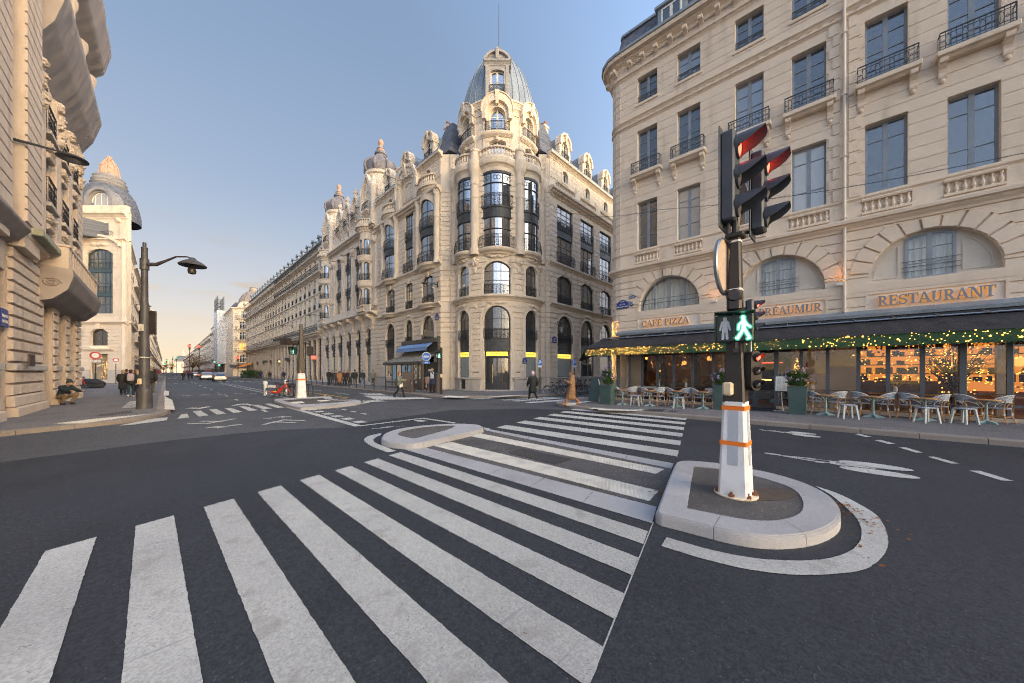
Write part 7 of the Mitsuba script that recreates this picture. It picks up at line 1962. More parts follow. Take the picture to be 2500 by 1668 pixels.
obj('camera_dome', mv(cat(lathe([(.05, 6.0), (.05, 6.3)], 8), lathe([(.0001, 5.84), (.12, 5.88), (.15, 6.0), (.12, 6.1), (.06, 6.14)], 14)), LP[0] + 2.02, LP[1]), DARKP, LMK, smooth=40)
for s in (-1, 1):
 h = obj('signal_backing_board', mv(bevel_box(-.30 if s < 0 else .06, -.06 if s < 0 else .32, -.06, .0, 3.3, 4.32, .02), LP[0] - .02, LP[1] + .16, 0, .25), DARKP, LMK)
obj('sticker', mv(bx(-.12, .12, -.142, -.134, 3.42, 3.72), *LP), FRAMEL, LMK)
obj('push_button_box', mv(bevel_box(-.07, .07, -.24, -.15, 1.17, 1.42, .02), *LP), 'mat_beige_plastic', LMK)
obj('clamp_band', mv(lathe([(.176, 2.3), (.178, 2.33)], 14), *LP), FRAMEL, LMK)
# lamps on brackets from the walls
def wall_lamp(fr, u, z, out, label, r=.33, drop=.12):
 k = thing('wall_lamp', label, 'street lamp', 'street lamps on wall brackets')
 obj('bracket', fr(cat(bevel_box(u - .08, u + .08, 0, .1, z - .25, z + .25, .02), tube([(u, .05, z), (u, out * .5, z + .02), (u, out * .85, z + .02), (u, out, z - .03)], [.05, .04, .03, .03], 6))), IRON_G, k, smooth=40)
 obj('lamp_shade', fr(mv(lathe([(.0001, -.03), (r * .6, -.05), (r, -.02), (r * .97, .02), (r * .6, .1), (.08, .16), (.0001, .17)], 20), u, out, z - drop)), IRON_G, k, smooth=35)
 obj('lens', fr(mv(lathe([(.0001, -.06), (r * .55, -.055)], 14), u, out, z - drop)), LENS_OFF, k)
wall_lamp(LB, -.95, 9.72, 1.45, 'big wall lamp on a long bracket over the near rusticated bank building', .40)
wall_lamp(CL, 3.3, 9.55, 1.4, 'wall lamp jutting from the corner building beside its tower', .28)
wall_lamp(CL, 36.5, 10.6, 1.7, 'wall lamp at the near end of the long block', .3)
wall_lamp(CL, 54, 10.6, 1.7, 'wall lamp halfway along the long block', .3)
wall_lamp(LB, 56, 12., 2., 'wall lamp on the domed corner building down the left side', .35)
# old lantern on the side wall
for i, (fr, u, z) in enumerate(((CR, 3.3, 5.25), (CR, 11.0, 7.6))):
 k = thing('wall_lantern', ['glass lantern on a bracket by the first side arch of the corner building', 'glass lantern hanging on the side wing close to the restaurant building'][i], 'lantern')
 obj('bracket', fr(cat(tube([(u, 0, z + 1.), (u, .5, z + 1.05), (u, .62, z + .8)], .025, 5), mv(ring(.16, .015, 10), u, .28, z + .85))), IRON, k)
 obj('glass_body', fr(mv(lathe([(.1, 0), (.2, .5)], 6), u, .62, z)), GL_BLIND, k)
 obj('cap', fr(mv(lathe([(.22, .5), (.2, .56), (.08, .7), (.03, .82), (.0001, .84)], 6), u, .62, z)), IRON, k)
 obj('frame', fr(mv(cat(*[rod((.1 * math.cos(a), .1 * math.sin(a), 0), (.2 * math.cos(a), .2 * math.sin(a), .5), .012, 4) for a in np.arange(6) * math.pi / 3], lathe([(.0001, -.08), (.1, -.02), (.1, .02)], 6)), u, .62, z)), IRON, k)
# ================================================================ signs on posts
def disc(r, n=36):
 return Point(0, 0).buffer(r, n // 4)
def post_sign(name, at, h, label, shape, cat_='sign'):
 k = thing(name, label, cat_)
 obj('post', mv(rod((0, 0, .0), (0, 0, h), .035, 8), at[0], at[1], .13 if True else 0), DARKP, k, smooth=40)
 return k
REDS, WHITES, BLUES = col(.45, .02, .03, .4), col(.70, .70, .70, .4), mat('sign_blue', pr((.02, .13, .50), .4))
for i, (x, y0, yb, w, zs) in enumerate(((233, 871, 945, 30, 1.), (279, 882, 935, 15, 1.))):
 at = (-39.917, 32.695) if i == 0 else (-50.606, 43.594)
 z = (908 - (868 if i == 0 else 879)) / 833 * at[1] + 1.7
 r = (9.7 if i == 0 else 5.1) / 833 * at[1]
 a = math.atan2(-at[1], -at[0])
 F_ = Frame(at, (-math.sin(a), math.cos(a)), (math.cos(a), math.sin(a)))
 k = thing('no_entry_sign', ['round red rimmed no vehicles sign on a post beside the covered cycle', 'smaller red rimmed no vehicles sign on a post behind the walking group'][i], 'road sign')
 obj('post', F_(rod((0, -.04, .13), (0, -.04, z + r), .045, 8)), DARKP, k, smooth=40)
 obj('plate', F_(upright(ext(affinity.translate(disc(r), 0, z), 0, .02))), FRAMEL, k)
 obj('red_ring', F_(upright(ext(affinity.translate(disc(r * .96).difference(disc(r * .62)), 0, z), .02, .024))), REDS, k)
 obj('white_disc', F_(upright(ext(affinity.translate(disc(r * .61), 0, z), .02, .023))), WHITES, k)
 obj('sub_plate', F_(bevel_box(-r * .8, r * .8, 0, .02, z - r * 1.75, z - r * 1.15, .004)), WHITES, k)
 obj('lettering', F_(cat(*[bx(-r * .6 + j * r * .22, -r * .6 + j * r * .22 + r * .15, .02, .024, z - r * zz, z - r * zz + r * .12) for j in range(6) for zz in (1.42, 1.68)])), FRAMED, k)
# blue bus lane sign by the kiosk
BS = (-6.563, 26.156)
a = math.atan2(-BS[1], -BS[0])
F_ = Frame(BS, (-math.sin(a), math.cos(a)), (math.cos(a), math.sin(a)))
k = thing('bus_lane_sign', 'round blue bus lane sign with a small blue cycle plate below', 'road sign')
zb, r = 1.7 + (908 - 870.5) / 833 * BS[1], 10.6 / 833 * BS[1]
obj('post', F_(rod((0, -.04, .13), (0, -.04, zb + r + .3), .035, 8)), DARKP, k, smooth=40)
obj('plate', F_(upright(ext(affinity.translate(disc(r), 0, zb), 0, .02))), WHITES, k)
obj('blue_disc', F_(upright(ext(affinity.translate(disc(r * .90), 0, zb), .02, .024))), BLUES, k)
bus = unary_union([sbox(-.62, -.2, .62, .16)]).difference(unary_union([sbox(-.56 + i * .19, .0, -.42 + i * .19, .11) for i in range(6)])).difference(unary_union([Point(-.38, -.2).buffer(.1), Point(.36, -.2).buffer(.1)])).union(unary_union([Point(-.38, -.2).buffer(.075), Point(.36, -.2).buffer(.075)]))
obj('bus_emblem', F_(upright(ext(affinity.translate(affinity.scale(bus, r, r, origin=(0, 0)), 0, zb), .024, .028))), WHITES, k)
obj('sub_plate', F_(bevel_box(-r * .8, r * .8, 0, .02, zb - r * 1.72, zb - r * 1.1, .006)), BLUES, k)
cyc = unary_union([Point(-.22, 0).buffer(.13).difference(Point(-.22, 0).buffer(.09)), Point(.22, 0).buffer(.13).difference(Point(.22, 0).buffer(.09)), LineString([(-.22, 0), (-.05, .16), (.15, .16), (.22, 0)]).buffer(.02), LineString([(-.05, .16), (.02, 0), (.15, .16)]).buffer(.02), LineString([(.13, .24), (.17, .16)]).buffer(.02)])
obj('cycle_emblem', F_(upright(ext(affinity.translate(affinity.scale(cyc, r * 1.1, r * 1.1, origin=(0, 0)), 0, zb - r * 1.45), .02, .025))), WHITES, k)
for i, (x, y0, y1) in enumerate(((1318, 868, 961), (1409.5, 865, 944))):
 at = (2.014, 24.676) if i == 0 else (5.303, 29.062)
 a = math.atan2(-at[1], -at[0])
 F_ = Frame(at, (-math.sin(a), math.cos(a)), (math.cos(a), math.sin(a)))
 s = at[1] / 833
 z0, z1 = 1.7 + (908 - 892) * s, 1.7 + (908 - 878) * s
 k = thing('parking_sign', ['blue square P sign on a post by the pink hatted walker', 'blue square P sign on a post by the side door'][i], 'road sign')
 obj('post', F_(rod((0, -.04, .13), (0, -.04, z1 + .1), .035, 8)), DARKP, k, smooth=40)
 obj('panel', F_(bevel_box(-4.6 * s, 4.6 * s, 0, .02, z0, z0 + 14 * s, .004)), BLUES, k)
 m = meshkit.text_mesh('P', 9 * s, .004, True)
 vv = np.array(m.vertices)
 obj('lettering', F_((np.column_stack([vv[:, 0] - vv[:, 0].max() / 2, vv[:, 2] + .021, vv[:, 1] + z0 + 2.5 * s]), np.array(m.faces)[:, ::-1])), WHITES, k)
 obj('sub_plate', F_(bevel_box(-4.6 * s, 4.6 * s, 0, .02, z0 - 5 * s, z0 - .6 * s, .004)), WHITES, k)
for fr, u, z, w, h, ln, lab, d in ((TW, 2.35, 2.55, .42, .34, [('2e Arr.', 2.66, .05), ('RUE', 2.55, .06), ('RÉAUMUR', 2.44, .06)], 'dark green rounded name plate on the tower pier', .16), (CR, 2.9, 4.55, .62, .42, [('2e Arr.', 4.72, .05), ('RUE', 4.58, .07), ('RÉAUMUR', 4.44, .07)], 'blue street name plate on the side wing of the corner building', .16), (CL, 3.35, 6.6, .5, .4, [('RUE', 6.62, .06), ('RÉAUMUR', 6.5, .06)], 'pale street name plate high beside the kiosk corner', .16)):
 plate(u, z, w, h, ln, lab, True, fr, d)
# ================================================================ signal pole on the far island
FP = (-12.834, 20.759)
k = thing('traffic_signal', 'dark signal pole on a white sleeve beside the red bicycle', 'traffic light')
fp = lambda m: mv(mv(m, rz=YAW), FP[0], FP[1])
obj('sleeve', fp(taper(.5, .37, .13, 1.62, .04)), WHITEP, k)
obj('reflective_strip', fp(bx(-.24, -.19, -.08, .08, .35, 1.5)), GREYR, k)
obj('pole', fp(cat(taper(.36, .22, 1.6, 3.3, .03), taper(.22, .16, 3.3, 4.6, .02))), DARKP, k)
obj('push_button_box', fp(bevel_box(-.23, -.15, -.09, .09, 1.75, 2.05, .02)), 'mat_beige_plastic', k)
for s in (-1, 1):
 obj('orange_band', fp(taper(.47, .465, .45 + (s > 0) * .75, .53 + (s > 0) * .75, .03)), ORANGE, k)
walk_signal(k, (FP[0] - .42, FP[1] - .15, 2.75), math.radians(-110), .42, .45)
obj('signal_head', cat(mv(bevel_box(-.15, .15, -.2, .2, 2.7, 3.25, .03), FP[0] + .5, FP[1] + .1, 0, .3), mv(bevel_box(-.3, .3, -.12, .12, 3.35, 3.6, .03), FP[0] - .5, FP[1], 0, .2), mv(bevel_box(-.3, .3, -.05, .05, 3.35, 3.75, .02), FP[0] - .95, FP[1], 0, .2)), DARKP, k)
obj('arm', cat(rod((FP[0] - .9, FP[1], 3.5), (FP[0] + .5, FP[1] + .1, 3.4), .04, 6)), DARKP, k)
glow('red_repeater', cat(ball(FP[0] + .15, FP[1] - .3, 1.68 - .45 * 0, .03, 1)), (1., .1, .03), 1.5, k)
# pedestrian light by the kiosk
KP = (-5.03, 24.219)
k = thing('pedestrian_signal', 'slim dark post with a lit green walking figure beside the kiosk', 'traffic light')
obj('post', mv(rod((0, 0, .13), (0, 0, 3.4), .09, 8), *KP), DARKP, k, smooth=40)
walk_signal(k, (KP[0] - .18, KP[1] - .16, 2.65), math.radians(-95), .36, .42)
obj('beacon', mv(bevel_box(-.12, .1, -.1, .1, 3.1, 3.3, .03), KP[0] - .2, KP[1] - .1), DARKP, k)
obj('push_button_box', mv(bevel_box(-.05, .12, -.14, -.06, 1.3, 1.55, .02), *KP), 'mat_beige_plastic', k)
# signals far down the street, lit
for i, (n_, t, z, c) in enumerate(((4.2, 118, 8.2, 'r'), (6.0, 118, 8.2, 'r'), (12.6, 108, 5.2, 'r'), (11.4, 150, 5.0, 'g'), (2.0, 200, 7.5, 'g'), (3.2, 200, 7.5, 'g'), (.2, 190, 6.2, 'g'), (-.2, 160, 4.2, 'g'), (10.8, 128, 3.6, 'g'))):
 p = NT(n_, t)
 k = thing('traffic_signal', f"far traffic signal showing {'red' if c == 'r' else 'green'} down the long street", 'traffic light', 'far red signals' if c == 'r' else 'far green signals')
 obj('post', mv(rod((0, 0, 0), (0, 0, z + .5), .08, 6), *p), DARKP, k)
 obj('head', mv(bevel_box(-.2, .2, -.02, .25, z - .9, z + .5, .03), *p, rz=.78), DARKP, k)
 glow('lit_lens', ball(p[0], p[1] - .15, z, .34 if c == 'r' else .28, 1), (1., .05, .02) if c == 'r' else (.05, .9, .5), 2.2 if c == 'r' else 1.0, k)
# ================================================================ bollards along the middle pavement
kb = LineString([NT(13.35, 110), NT(13.35, 53.3), (-12.6, 30.55), (-9.3, 27.6), (-6.9, 25.1)])
B_ = mat('bollard_paint', pr((.035, .033, .035), .5, .1))
bol = lathe([(.06, 0), (.055, .05), (.045, .06), (.042, .9), (.05, .93), (.045, .98), (.0001, 1.0)], 8)
d = kb.length - 1.2
i = 0
while d > 3 and i < 34:
 p = kb.interpolate(d)
 k = obj('bollard', mv(bol, p.x, p.y, .13), B_, smooth=35)
 tag(k, 'thin dark bollard standing in the row along the kerb of the corner building pavement', 'bollard', 'bollards along the pavement')
 d -= 2.05 if i < 8 else 2.4
 i += 1
k = obj('bollard', mv(bol, *(4.758, 20.12), .13, ry=.06), B_, smooth=35)
tag(k, 'lone leaning dark bollard at the corner by the flower planter', 'bollard')
# ================================================================ the kiosk front built against the corner building
KSK = thing('kiosk_shop', 'dark veranda shop with a glazed lean-to roof and a folded blue awning', 'shop front')
kf = CL
K0, K1, KD = 3.0, 9.6, 1.6
KM = col(.07, .067, .062, .5)
obj('fascia', cat(kf(bevel_box(3.0, 9.4, .1, .45, 4.35, 4.75, .02)), kf(bevel_box(3.0, 9.2, .1, .5, 3.25, 3.5, .02))), KM, KSK)
obj('fascia_wall', kf(bx(3.05, 9.3, .08, .2, 3.4, 4.5)), KM, KSK)
obj('blue_awning', kf(cat(hexa([(3.6, .45, 4.28), (9.2, .45, 4.28), (9.2, 1.0, 3.9), (3.6, 1.0, 3.9)], [(3.6, .45, 4.33), (9.2, .45, 4.33), (9.2, 1.05, 3.95), (3.6, 1.05, 3.95)]), bx(3.6, 9.2, 1.0, 1.03, 3.62, 3.95))), mat('blue_cloth', pr((.16, .27, .50), .8)), KSK)
obj('glass_roof', kf(hexa([(3.0, .3, 3.3), (9.0, .3, 3.3), (10.2, KD + .3, 2.62), (3.0, KD + .3, 2.62)], [(3.0, .3, 3.33), (9.0, .3, 3.33), (10.2, KD + .3, 2.65), (3.0, KD + .3, 2.65)])), glass('roof_glass', (.34, .36, .36), .3), KSK)
for i in range(11):
 t = i / 10
 obj('roof_bar', kf(rod((3.0 + 6.0 * t, .3, 3.35), (3.0 + 7.2 * t, KD + .3, 2.67), .03, 5)), KM, KSK)
obj('eaves_beam', kf(bevel_box(2.95, 10.25, KD + .15, KD + .38, 2.38, 2.63, .02)), KM, KSK)
obj('side_beam', kf(hexa([(10.1, 0, 2.4), (10.25, 0, 2.4), (10.25, KD + .3, 2.4), (10.1, KD + .3, 2.4)], [(9.0, 0, 3.3), (9.15, 0, 3.3), (10.25, KD + .3, 2.62), (10.1, KD + .3, 2.62)])), KM, KSK)
js = [3.0, 3.7, 4.5, 5.6, 6.7, 7.7, 8.6, 10.1]
for a, b in zip(js[:-1], js[1:]):
 window(KSK, kf, sbox(a, .15, b, 2.4), KD + .2, rows=(.7,), frame=KM, pane=CLEAR, fw=.06, bar=.1, name='glazed_panel')
obj('corner_post', kf(cat(bevel_box(2.94, 3.1, KD + .1, KD + .3, .13, 2.5, .01), bevel_box(2.9, 3.1, 0, .3, .13, 4.9, .02))), KM, KSK)
obj('back_panel', kf(bx(3.1, 10, .12, .16, .13, 2.6)), col(.10, .10, .095), KSK)
obj('counter', kf(bx(3.5, 9.5, .5, 1.0, .13, 1.0)), WOODF, KSK)
obj('blue_poster', kf(cat(bx(6.0, 6.5, KD + .24, KD + .26, 1.1, 2.3), bx(7.8, 8.3, KD + .24, KD + .26, 1.0, 2.3), bx(5.0, 5.35, KD + .24, KD + .26, .5, 2.35))), col(.22, .42, .62), KSK)
obj('white_notice', kf(cat(*[bx(3.9 + (i % 2) * .25, 4.1 + (i % 2) * .25, KD + .24, KD + .26, .7 + i * .28, .9 + i * .28) for i in range(6)], bx(9.0, 9.2, KD + .24, KD + .26, 1.3, 1.55))), FRAMEL, KSK)
sgk = obj('projecting_sign', kf(bevel_box(3.15, 3.28, .6, 1.6, 4.8, 5.35, .02)), col(.075, .072, .07), KSK)
obj('lettering', kf(cat(*[bx(3.285, 3.292, .72 + i * .13, .81 + i * .13, 5.03, 5.13) for i in range(6)])), FRAMEL, sgk)
pc = (-8.106, 26.69)
k = thing('utility_cabinet', 'brown street cabinet standing before the kiosk', 'cabinet')
for nm, m in (('base', bevel_box(-.46, .46, -.3, .3, .13, .45, .02)), ('body', bevel_box(-.41, .41, -.26, .26, .45, 1.70, .03)), ('door_seam', bx(-.006, .006, -.266, -.258, .5, 1.65)), ('label', bx(.2, .3, -.268, -.26, .8, .86))):
 obj(nm, mv(m, pc[0], pc[1], 0, .1), col(.085, .070, .066, .5) if nm != 'label' else FRAMEL, k)
lc = (-5.603, 25.643)
k = thing('litter_bin', 'dark cylindrical litter bin between the kiosk and the pedestrian signal', 'bin')
obj('body', mv(lathe([(.32, .13), (.32, 1.5), (.30, 1.55), (.24, 1.6), (.0001, 1.62)], 16), *lc), col(.06, .05, .048, .5), k, smooth=35)
# ================================================================ café furniture, copies of a few patterns
def place(x, y, z, rz):
 return T().translate([x, y, z]).rotate([0, 0, 1], math.degrees(rz))
class Pattern:
 """parts built once; every copy is a thing of its own with the same parts"""
 def __init__(s, parts):
  s.parts = [(n, mikit.ply(m, mt, smooth=sm)) for n, m, mt, sm in parts if len(m[1])]
  s.k = 1.
 def put(s, name, label, cat_, at, rz, group=None):
  k = thing(name, label, cat_, group)
  for n, d in s.parts:
   scene[key_of(n, k)] = {**d, 'to_world': place(*at, rz) @ T().scale(s.k)}
  return k
WOVEN = mat('woven_grey', pr(mikit.proc(lambda p, n, uv: mikit.mix((.40, .43, .47), (.17, .205, .25), mikit.smoothstep(.3, .7, mikit.noise((p.x + p.y) * 55, (p.x - p.y) * 55, p.z * 55)))), .6))
RATTAN = mat('rattan', pr(worn((.48, .25, .10), (.34, .16, .06), 20.), .45))
TOPW = mat('table_top_wood', pr(worn((.42, .20, .09), (.30, .13, .055), 8.), .35))
VERD = mat('verdigris_iron', pr(worn((.24, .34, .33), (.15, .23, .23), 9.), .6))
TRIMW = mat('chair_trim', pr((.58, .56, .52), .5))
# chair: open towards +x, back at -x
n_ = 22
an = np.linspace(math.radians(75), math.radians(285), n_)
bv, bf = [], []
rimt, riml = [], []
for i, a in enumerate(an):
 t = abs(i / (n_ - 1) * 2 - 1)
 zt, zb = .84 - .24 * t ** 2.6, .64 - .12 * t ** 3
 for rr, z in ((.235, zb), (.26, (zb + zt) / 2), (.275, zt)):
  bv.append((rr * math.cos(a), rr * 1.02 * math.sin(a), z))
 rimt.append((.277 * math.cos(a), .283 * math.sin(a), zt))
 riml.append((.237 * math.cos(a), .242 * math.sin(a), zb))
for i in range(n_ - 1):
 for j in range(2):
  a = i * 3 + j
  bf += [[a, a + 1, a + 4], [a, a + 4, a + 3]]
back = (np.array(bv), np.array(bf))
front = [(rimt[k][0] * 1.0, rimt[k][1], rimt[k][2]) for k in (0, -1)]
legs = []
for sx, sy in ((1, 1), (1, -1), (-1, 1), (-1, -1)):
 legs.append(tube([(.17 * sx, .17 * sy, .44), (.19 * sx, .185 * sy, .2), (.215 * sx - (.04 if sx < 0 else 0), .20 * sy, 0)], [.017, .016, .015], 6))
chair_parts = [('seat', lathe([(.0001, .425), (.225, .43), (.24, .445), (.225, .462), (.0001, .46)], 20), WOVEN, 40), ('backrest', back, WOVEN, True),
   ('back_rim', cat(tube(rimt, .015, 6), tube(riml, .011, 6), *[tube([rimt[k], (rimt[k][0] * 1.3 + .06, rimt[k][1] * .93, .52), (.15, rimt[k][1] * .82, .45)], .014, 6) for k in (0, -1)]), TRIMW, 50)]
chair_parts += [('leg', l, RATTAN, 50) for l in legs]
chair_parts += [('stretcher', cat(*[rod((.19 * a, .185 * b, .2), (.19 * c, .185 * d_, .2), .009, 5) for a, b, c, d_ in ((1, 1, -1, 1), (1, -1, -1, -1), (1, 1, 1, -1), (-1, 1, -1, -1))]), RATTAN, False),
    ('back_arch', cat(tube([(-.2, .12, .45), (-.22, .11, .55), (-.235, .05, .61), (-.235, -.05, .61), (-.22, -.11, .55), (-.2, -.12, .45)], .011, 5), *[rod((-.17, .16 * s, .45), (-.20, .15 * s, .68), .013, 5) for s in (-1, 1)], *[tube([(.17, .1 * s, .43), (.175, .14 * s, .40), (.185, .178 * s, .3)], .008, 5) for s in (-1, 1)]), RATTAN, 50)]
chair_parts += [('leg_wrap', mv(lathe([(.021, .24), (.022, .31)], 7), .185 * sx, .18 * sy), TRIMW, False) for sx in (-1, 1) for sy in (-1, 1)]
CHAIR = Pattern(chair_parts)
CHAIR.k = 1.02
feet = [mv(hull([(.03, -.03, 0), (.03, .03, 0), (.03, -.025, .1), (.03, .025, .1), (.27, -.02, 0), (.27, .02, 0), (.27, -.018, .025), (.27, .018, .025)]), rz=i * math.pi / 2 + .4) for i in range(4)]
TABLE = Pattern([('table_top', lathe([(.0001, .70), (.29, .70), (.305, .708), (.305, .722), (.295, .73), (.0001, .73)], 30), TOPW, 35), ('column', lathe([(.05, .06), (.035, .12), (.028, .3), (.034, .34), (.026, .38), (.026, .62), (.04, .66), (.09, .70)], 12), VERD, 40), ('rim', lathe([(.300, .699), (.308, .70), (.309, .722), (.304, .724)], 30), col(.36, .25, .14, .35, .7), 40)] + [('foot', f_, VERD, False) for f_ in feet])
STOOL = Pattern([('seat', bevel_box(-.19, .19, -.17, .17, .44, .475, .015), WOVEN, False)] + [('leg', hexa([(x * .2 - .02, y * .18 - .02, 0), (x * .2 + .02, y * .18 - .02, 0), (x * .2 + .02, y * .18 + .02, 0), (x * .2 - .02, y * .18 + .02, 0)], [(x * .15 - .025, y * .13 - .025, .45), (x * .15 + .025, y * .13 - .025, .45), (x * .15 + .025, y * .13 + .025, .45), (x * .15 - .025, y * .13 + .025, .45)]), col(.40, .44, .44, .6), False) for x, y in ((1, 1), (1, -1), (-1, 1), (-1, -1))])
WHICH = ['first', 'second', 'third', 'fourth']
tabs = [(5.273, 16.287), (6.31, 15.644), (7.365, 15.243), (8.113, 14.483), (11.454, 12.455), (12.498, 11.803), (13.33, 11.009), (14.463, 10.404)]
uA = math.atan2(-.677, .736)
for i, p in enumerate(tabs):
 side_ = ('from the corner flower planter', 'past the entrance planter')[i // 4]
 TABLE.put('bistro_table', f'round wooden bistro table, {WHICH[i % 4]} {side_}', 'table', (p[0], p[1], .13), uA + rng.uniform(-.4, .4), 'bistro tables on the terrace')
 for s in (-1, 1):
  o = .28
  q = np.array(p) + np.array([.736, -.677]) * o * s + np.array([.677, .736]) * .33
  # each pair half turned to the street, backs outwards
  CHAIR.put('bistro_chair', f'woven rattan bistro chair, {"corner" if s < 0 else "far"} side of {WHICH[i % 4]} table {side_}', 'chair', (q[0], q[1], .13), uA + (0 if s < 0 else math.pi) - s * .62 + rng.normal(0, .12), 'bistro chairs on the terrace')
for i, p in enumerate(((5.766, 15.852), (7.14, 14.612), (11.293, 11.472), (12.813, 10.547), (13.648, 10.298))):
 STOOL.put('grey_stool', f'small grey four legged stool, {["nearest the corner flower planter", "beside the third corner table", "first past the entrance planter", "beside the third far table", "last along the terrace"][i]}', 'stool', (p[0], p[1], .13), uA + .2 * i, 'grey stools on the terrace')
PLG = mat('planter_green', pr(worn((.055, .095, .09), (.04, .07, .068), 3.), .55))
LEAFG = mat('leaf_green', two({'type': 'diffuse', 'reflectance': mikit.proc(lambda p, n, uv: mikit.mix((.025, .055, .022), (.07, .12, .045), mikit.noise(p.x * 14, p.y * 14, p.z * 14)))}))
LILAC = mat('lilac_petal', two({'type': 'diffuse', 'reflectance': mikit.proc(lambda p, n, uv: mikit.mix((.36, .30, .52), (.56, .48, .66), mikit.noise(p.x * 25, p.y * 25, p.z * 25)))}))
def planter(at, w, h, fh, label, rz, fw=.42, nfl=34):
 k = thing('flower_planter', label, 'planter')
 t = w / 2
 b = t * .84
 obj('box', mv(cat(hexa([(-b, -b, 0), (b, -b, 0), (b, b, 0), (-b, b, 0)], [(-t, -t, h), (t, -t, h), (t, t, h), (-t, t, h)]), bevel_box(-t - .015, t + .015, -t - .015, t + .015, h - .03, h + .01, .008)), *at, .13, rz), PLG, k)
 lv, fl = [], []
 for _ in range(520):
  a, el, L = rng.uniform(0, 6.3), rng.uniform(.25, 1.45), rng.uniform(.18, .30)
  r = rng.uniform(0, fw * .75)
  base = np.array([r * math.cos(a) * .7, r * math.sin(a) * .7, h + rng.uniform(0, fh * .55)])
  dv = np.array([math.cos(a) * math.cos(el), math.sin(a) * math.cos(el), math.sin(el)])
  s_ = np.array([-math.sin(a), math.cos(a), 0]) * .012
  lv.append((np.array([base - s_, base + s_, base + dv * L * .6 + s_ * .9 + [0, 0, .02], base + dv * L]), np.array([[0, 1, 2], [0, 2, 3]])))
 for _ in range(nfl):
  a, r = rng.uniform(0, 6.3), fw * math.sqrt(rng.random())
  c = np.array([r * math.cos(a), r * math.sin(a), h + fh * (.25 + .75 * rng.random() * (1 - (r / fw) ** 2 * .5))])
  for _ in range(12):
   d = rng.normal(0, 1, 3)
   d /= np.linalg.norm(d)
   q = c + d * .05
   e = np.cross(d, [.3, .5, .8]) * .028
   fl.append((np.array([q - e, q + e * .5 + d * .012, q + e, q - e * .2 - d * .03]), np.array([[0, 1, 2], [0, 2, 3]])))
 obj('leaves', mv(cat(lv), *at, .13), LEAFG, k, kind='stuff')
 obj('flowers', mv(cat(fl), *at, .13), LILAC, k, kind='stuff')
 return k
pk = planter((4.65, 16.555), .62, .92, 1.15, 'dark green planter with a tall mass of lilac flowers at the corner', uA, .36, 60)
planter((8.754, 14.215), .56, 1.02, .75, 'dark green planter of lilac flowers half hidden by the signal pole', uA, .42, 30)
planter((10.624, 12.697), .56, 1.02, .80, 'dark green planter of lilac flowers beside the café entrance', uA, .46, 34)
mb = (10.699, 13.483)
k = thing('menu_board', 'menu board on a slanted steel stand at the café entrance', 'menu board')
mbf = lambda m: mv(m, mb[0], mb[1], .13, uA)
obj('stand', mbf(cat(bevel_box(-.3, .3, -.16, .16, 0, .04, .01), rod((0, .0, .03), (-.06, .05, .85), .022, 8))), col(.42, .42, .42, .35, .8), k)
obj('panel', mbf(hexa([(-.27, -.12, .78), (.18, -.12, .78), (.18, -.08, .76), (-.27, -.08, .76)], [(-.27, .14, 1.42), (.18, .14, 1.42), (.18, .18, 1.40), (-.27, .18, 1.40)])), col(.06, .09, .08), k)
obj('menu_sheet', mbf(hexa([(-.23, -.112, .82), (.14, -.112, .82), (.14, -.105, .82), (-.23, -.105, .82)], [(-.23, .118, 1.385), (.14, .118, 1.385), (.14, .125, 1.385), (-.23, .125, 1.385)])), col(.60, .60, .56), k)
obj('print_lines', mbf(cat(*[hexa([(-.18 + .17 * c, -.115 + .41 * (z - .82), z), (-.05 + .17 * c, -.115 + .41 * (z - .82), z), (-.05 + .17 * c, -.11 + .41 * (z - .82), z), (-.18 + .17 * c, -.11 + .41 * (z - .82), z)], [(-.18 + .17 * c, -.115 + .41 * (z - .805), z + .015), (-.05 + .17 * c, -.115 + .41 * (z - .805), z + .015), (-.05 + .17 * c, -.11 + .41 * (z - .805), z + .015), (-.18 + .17 * c, -.11 + .41 * (z - .805), z + .015)]) for c in (0, 1) for z in np.arange(.86, 1.34, .045)])), col(.3, .3, .3), k)
ab = (4.462, 17.208)
k = thing('chalkboard', 'leaning dark green chalkboard behind the corner flower planter', 'chalkboard')
obj('board', mv(hexa([(-.35, -.25, .02), (.35, -.25, .02), (.35, -.22, .02), (-.35, -.22, .02)], [(-.35, .0, 1.25), (.35, .0, 1.25), (.35, .03, 1.25), (-.35, .03, 1.25)]), ab[0], ab[1] + .9, .13, -1.0), PLG, k)
obj('leg', mv(rod((0, .3, 0), (0, 0, 1.2), .02, 6), ab[0], ab[1] + .4, .13, -1.0), TRIMW, k)
k = obj('door_mat', flat(Polygon([(10.77, 15.661), (12.044, 15.334), (10.426, 13.378), (9.511, 13.884)]), .142), col(.02, .022, .024, .95))
tag(k, 'black door mat before the café entrance', 'mat')
bp = (13.283, 17.208)
for i, (w, h, z, c) in enumerate(((.42, .12, .16, (.10, .35, .55)), (.34, .10, .28, (.60, .60, .62)), (.30, .16, .38, (.10, .16, .35)))):
 k = obj('box', mv(bevel_box(-w / 2, w / 2, -.1, .1, 0, h, .01), bp[0] + .05 * i, bp[1], z, uA), col(*c))
 tag(k, ['light blue box at the bottom of the little stack inside the entrance', 'pale grey box in the middle of the little stack inside the entrance', 'dark blue box on top of the little stack inside the entrance'][i], 'box')
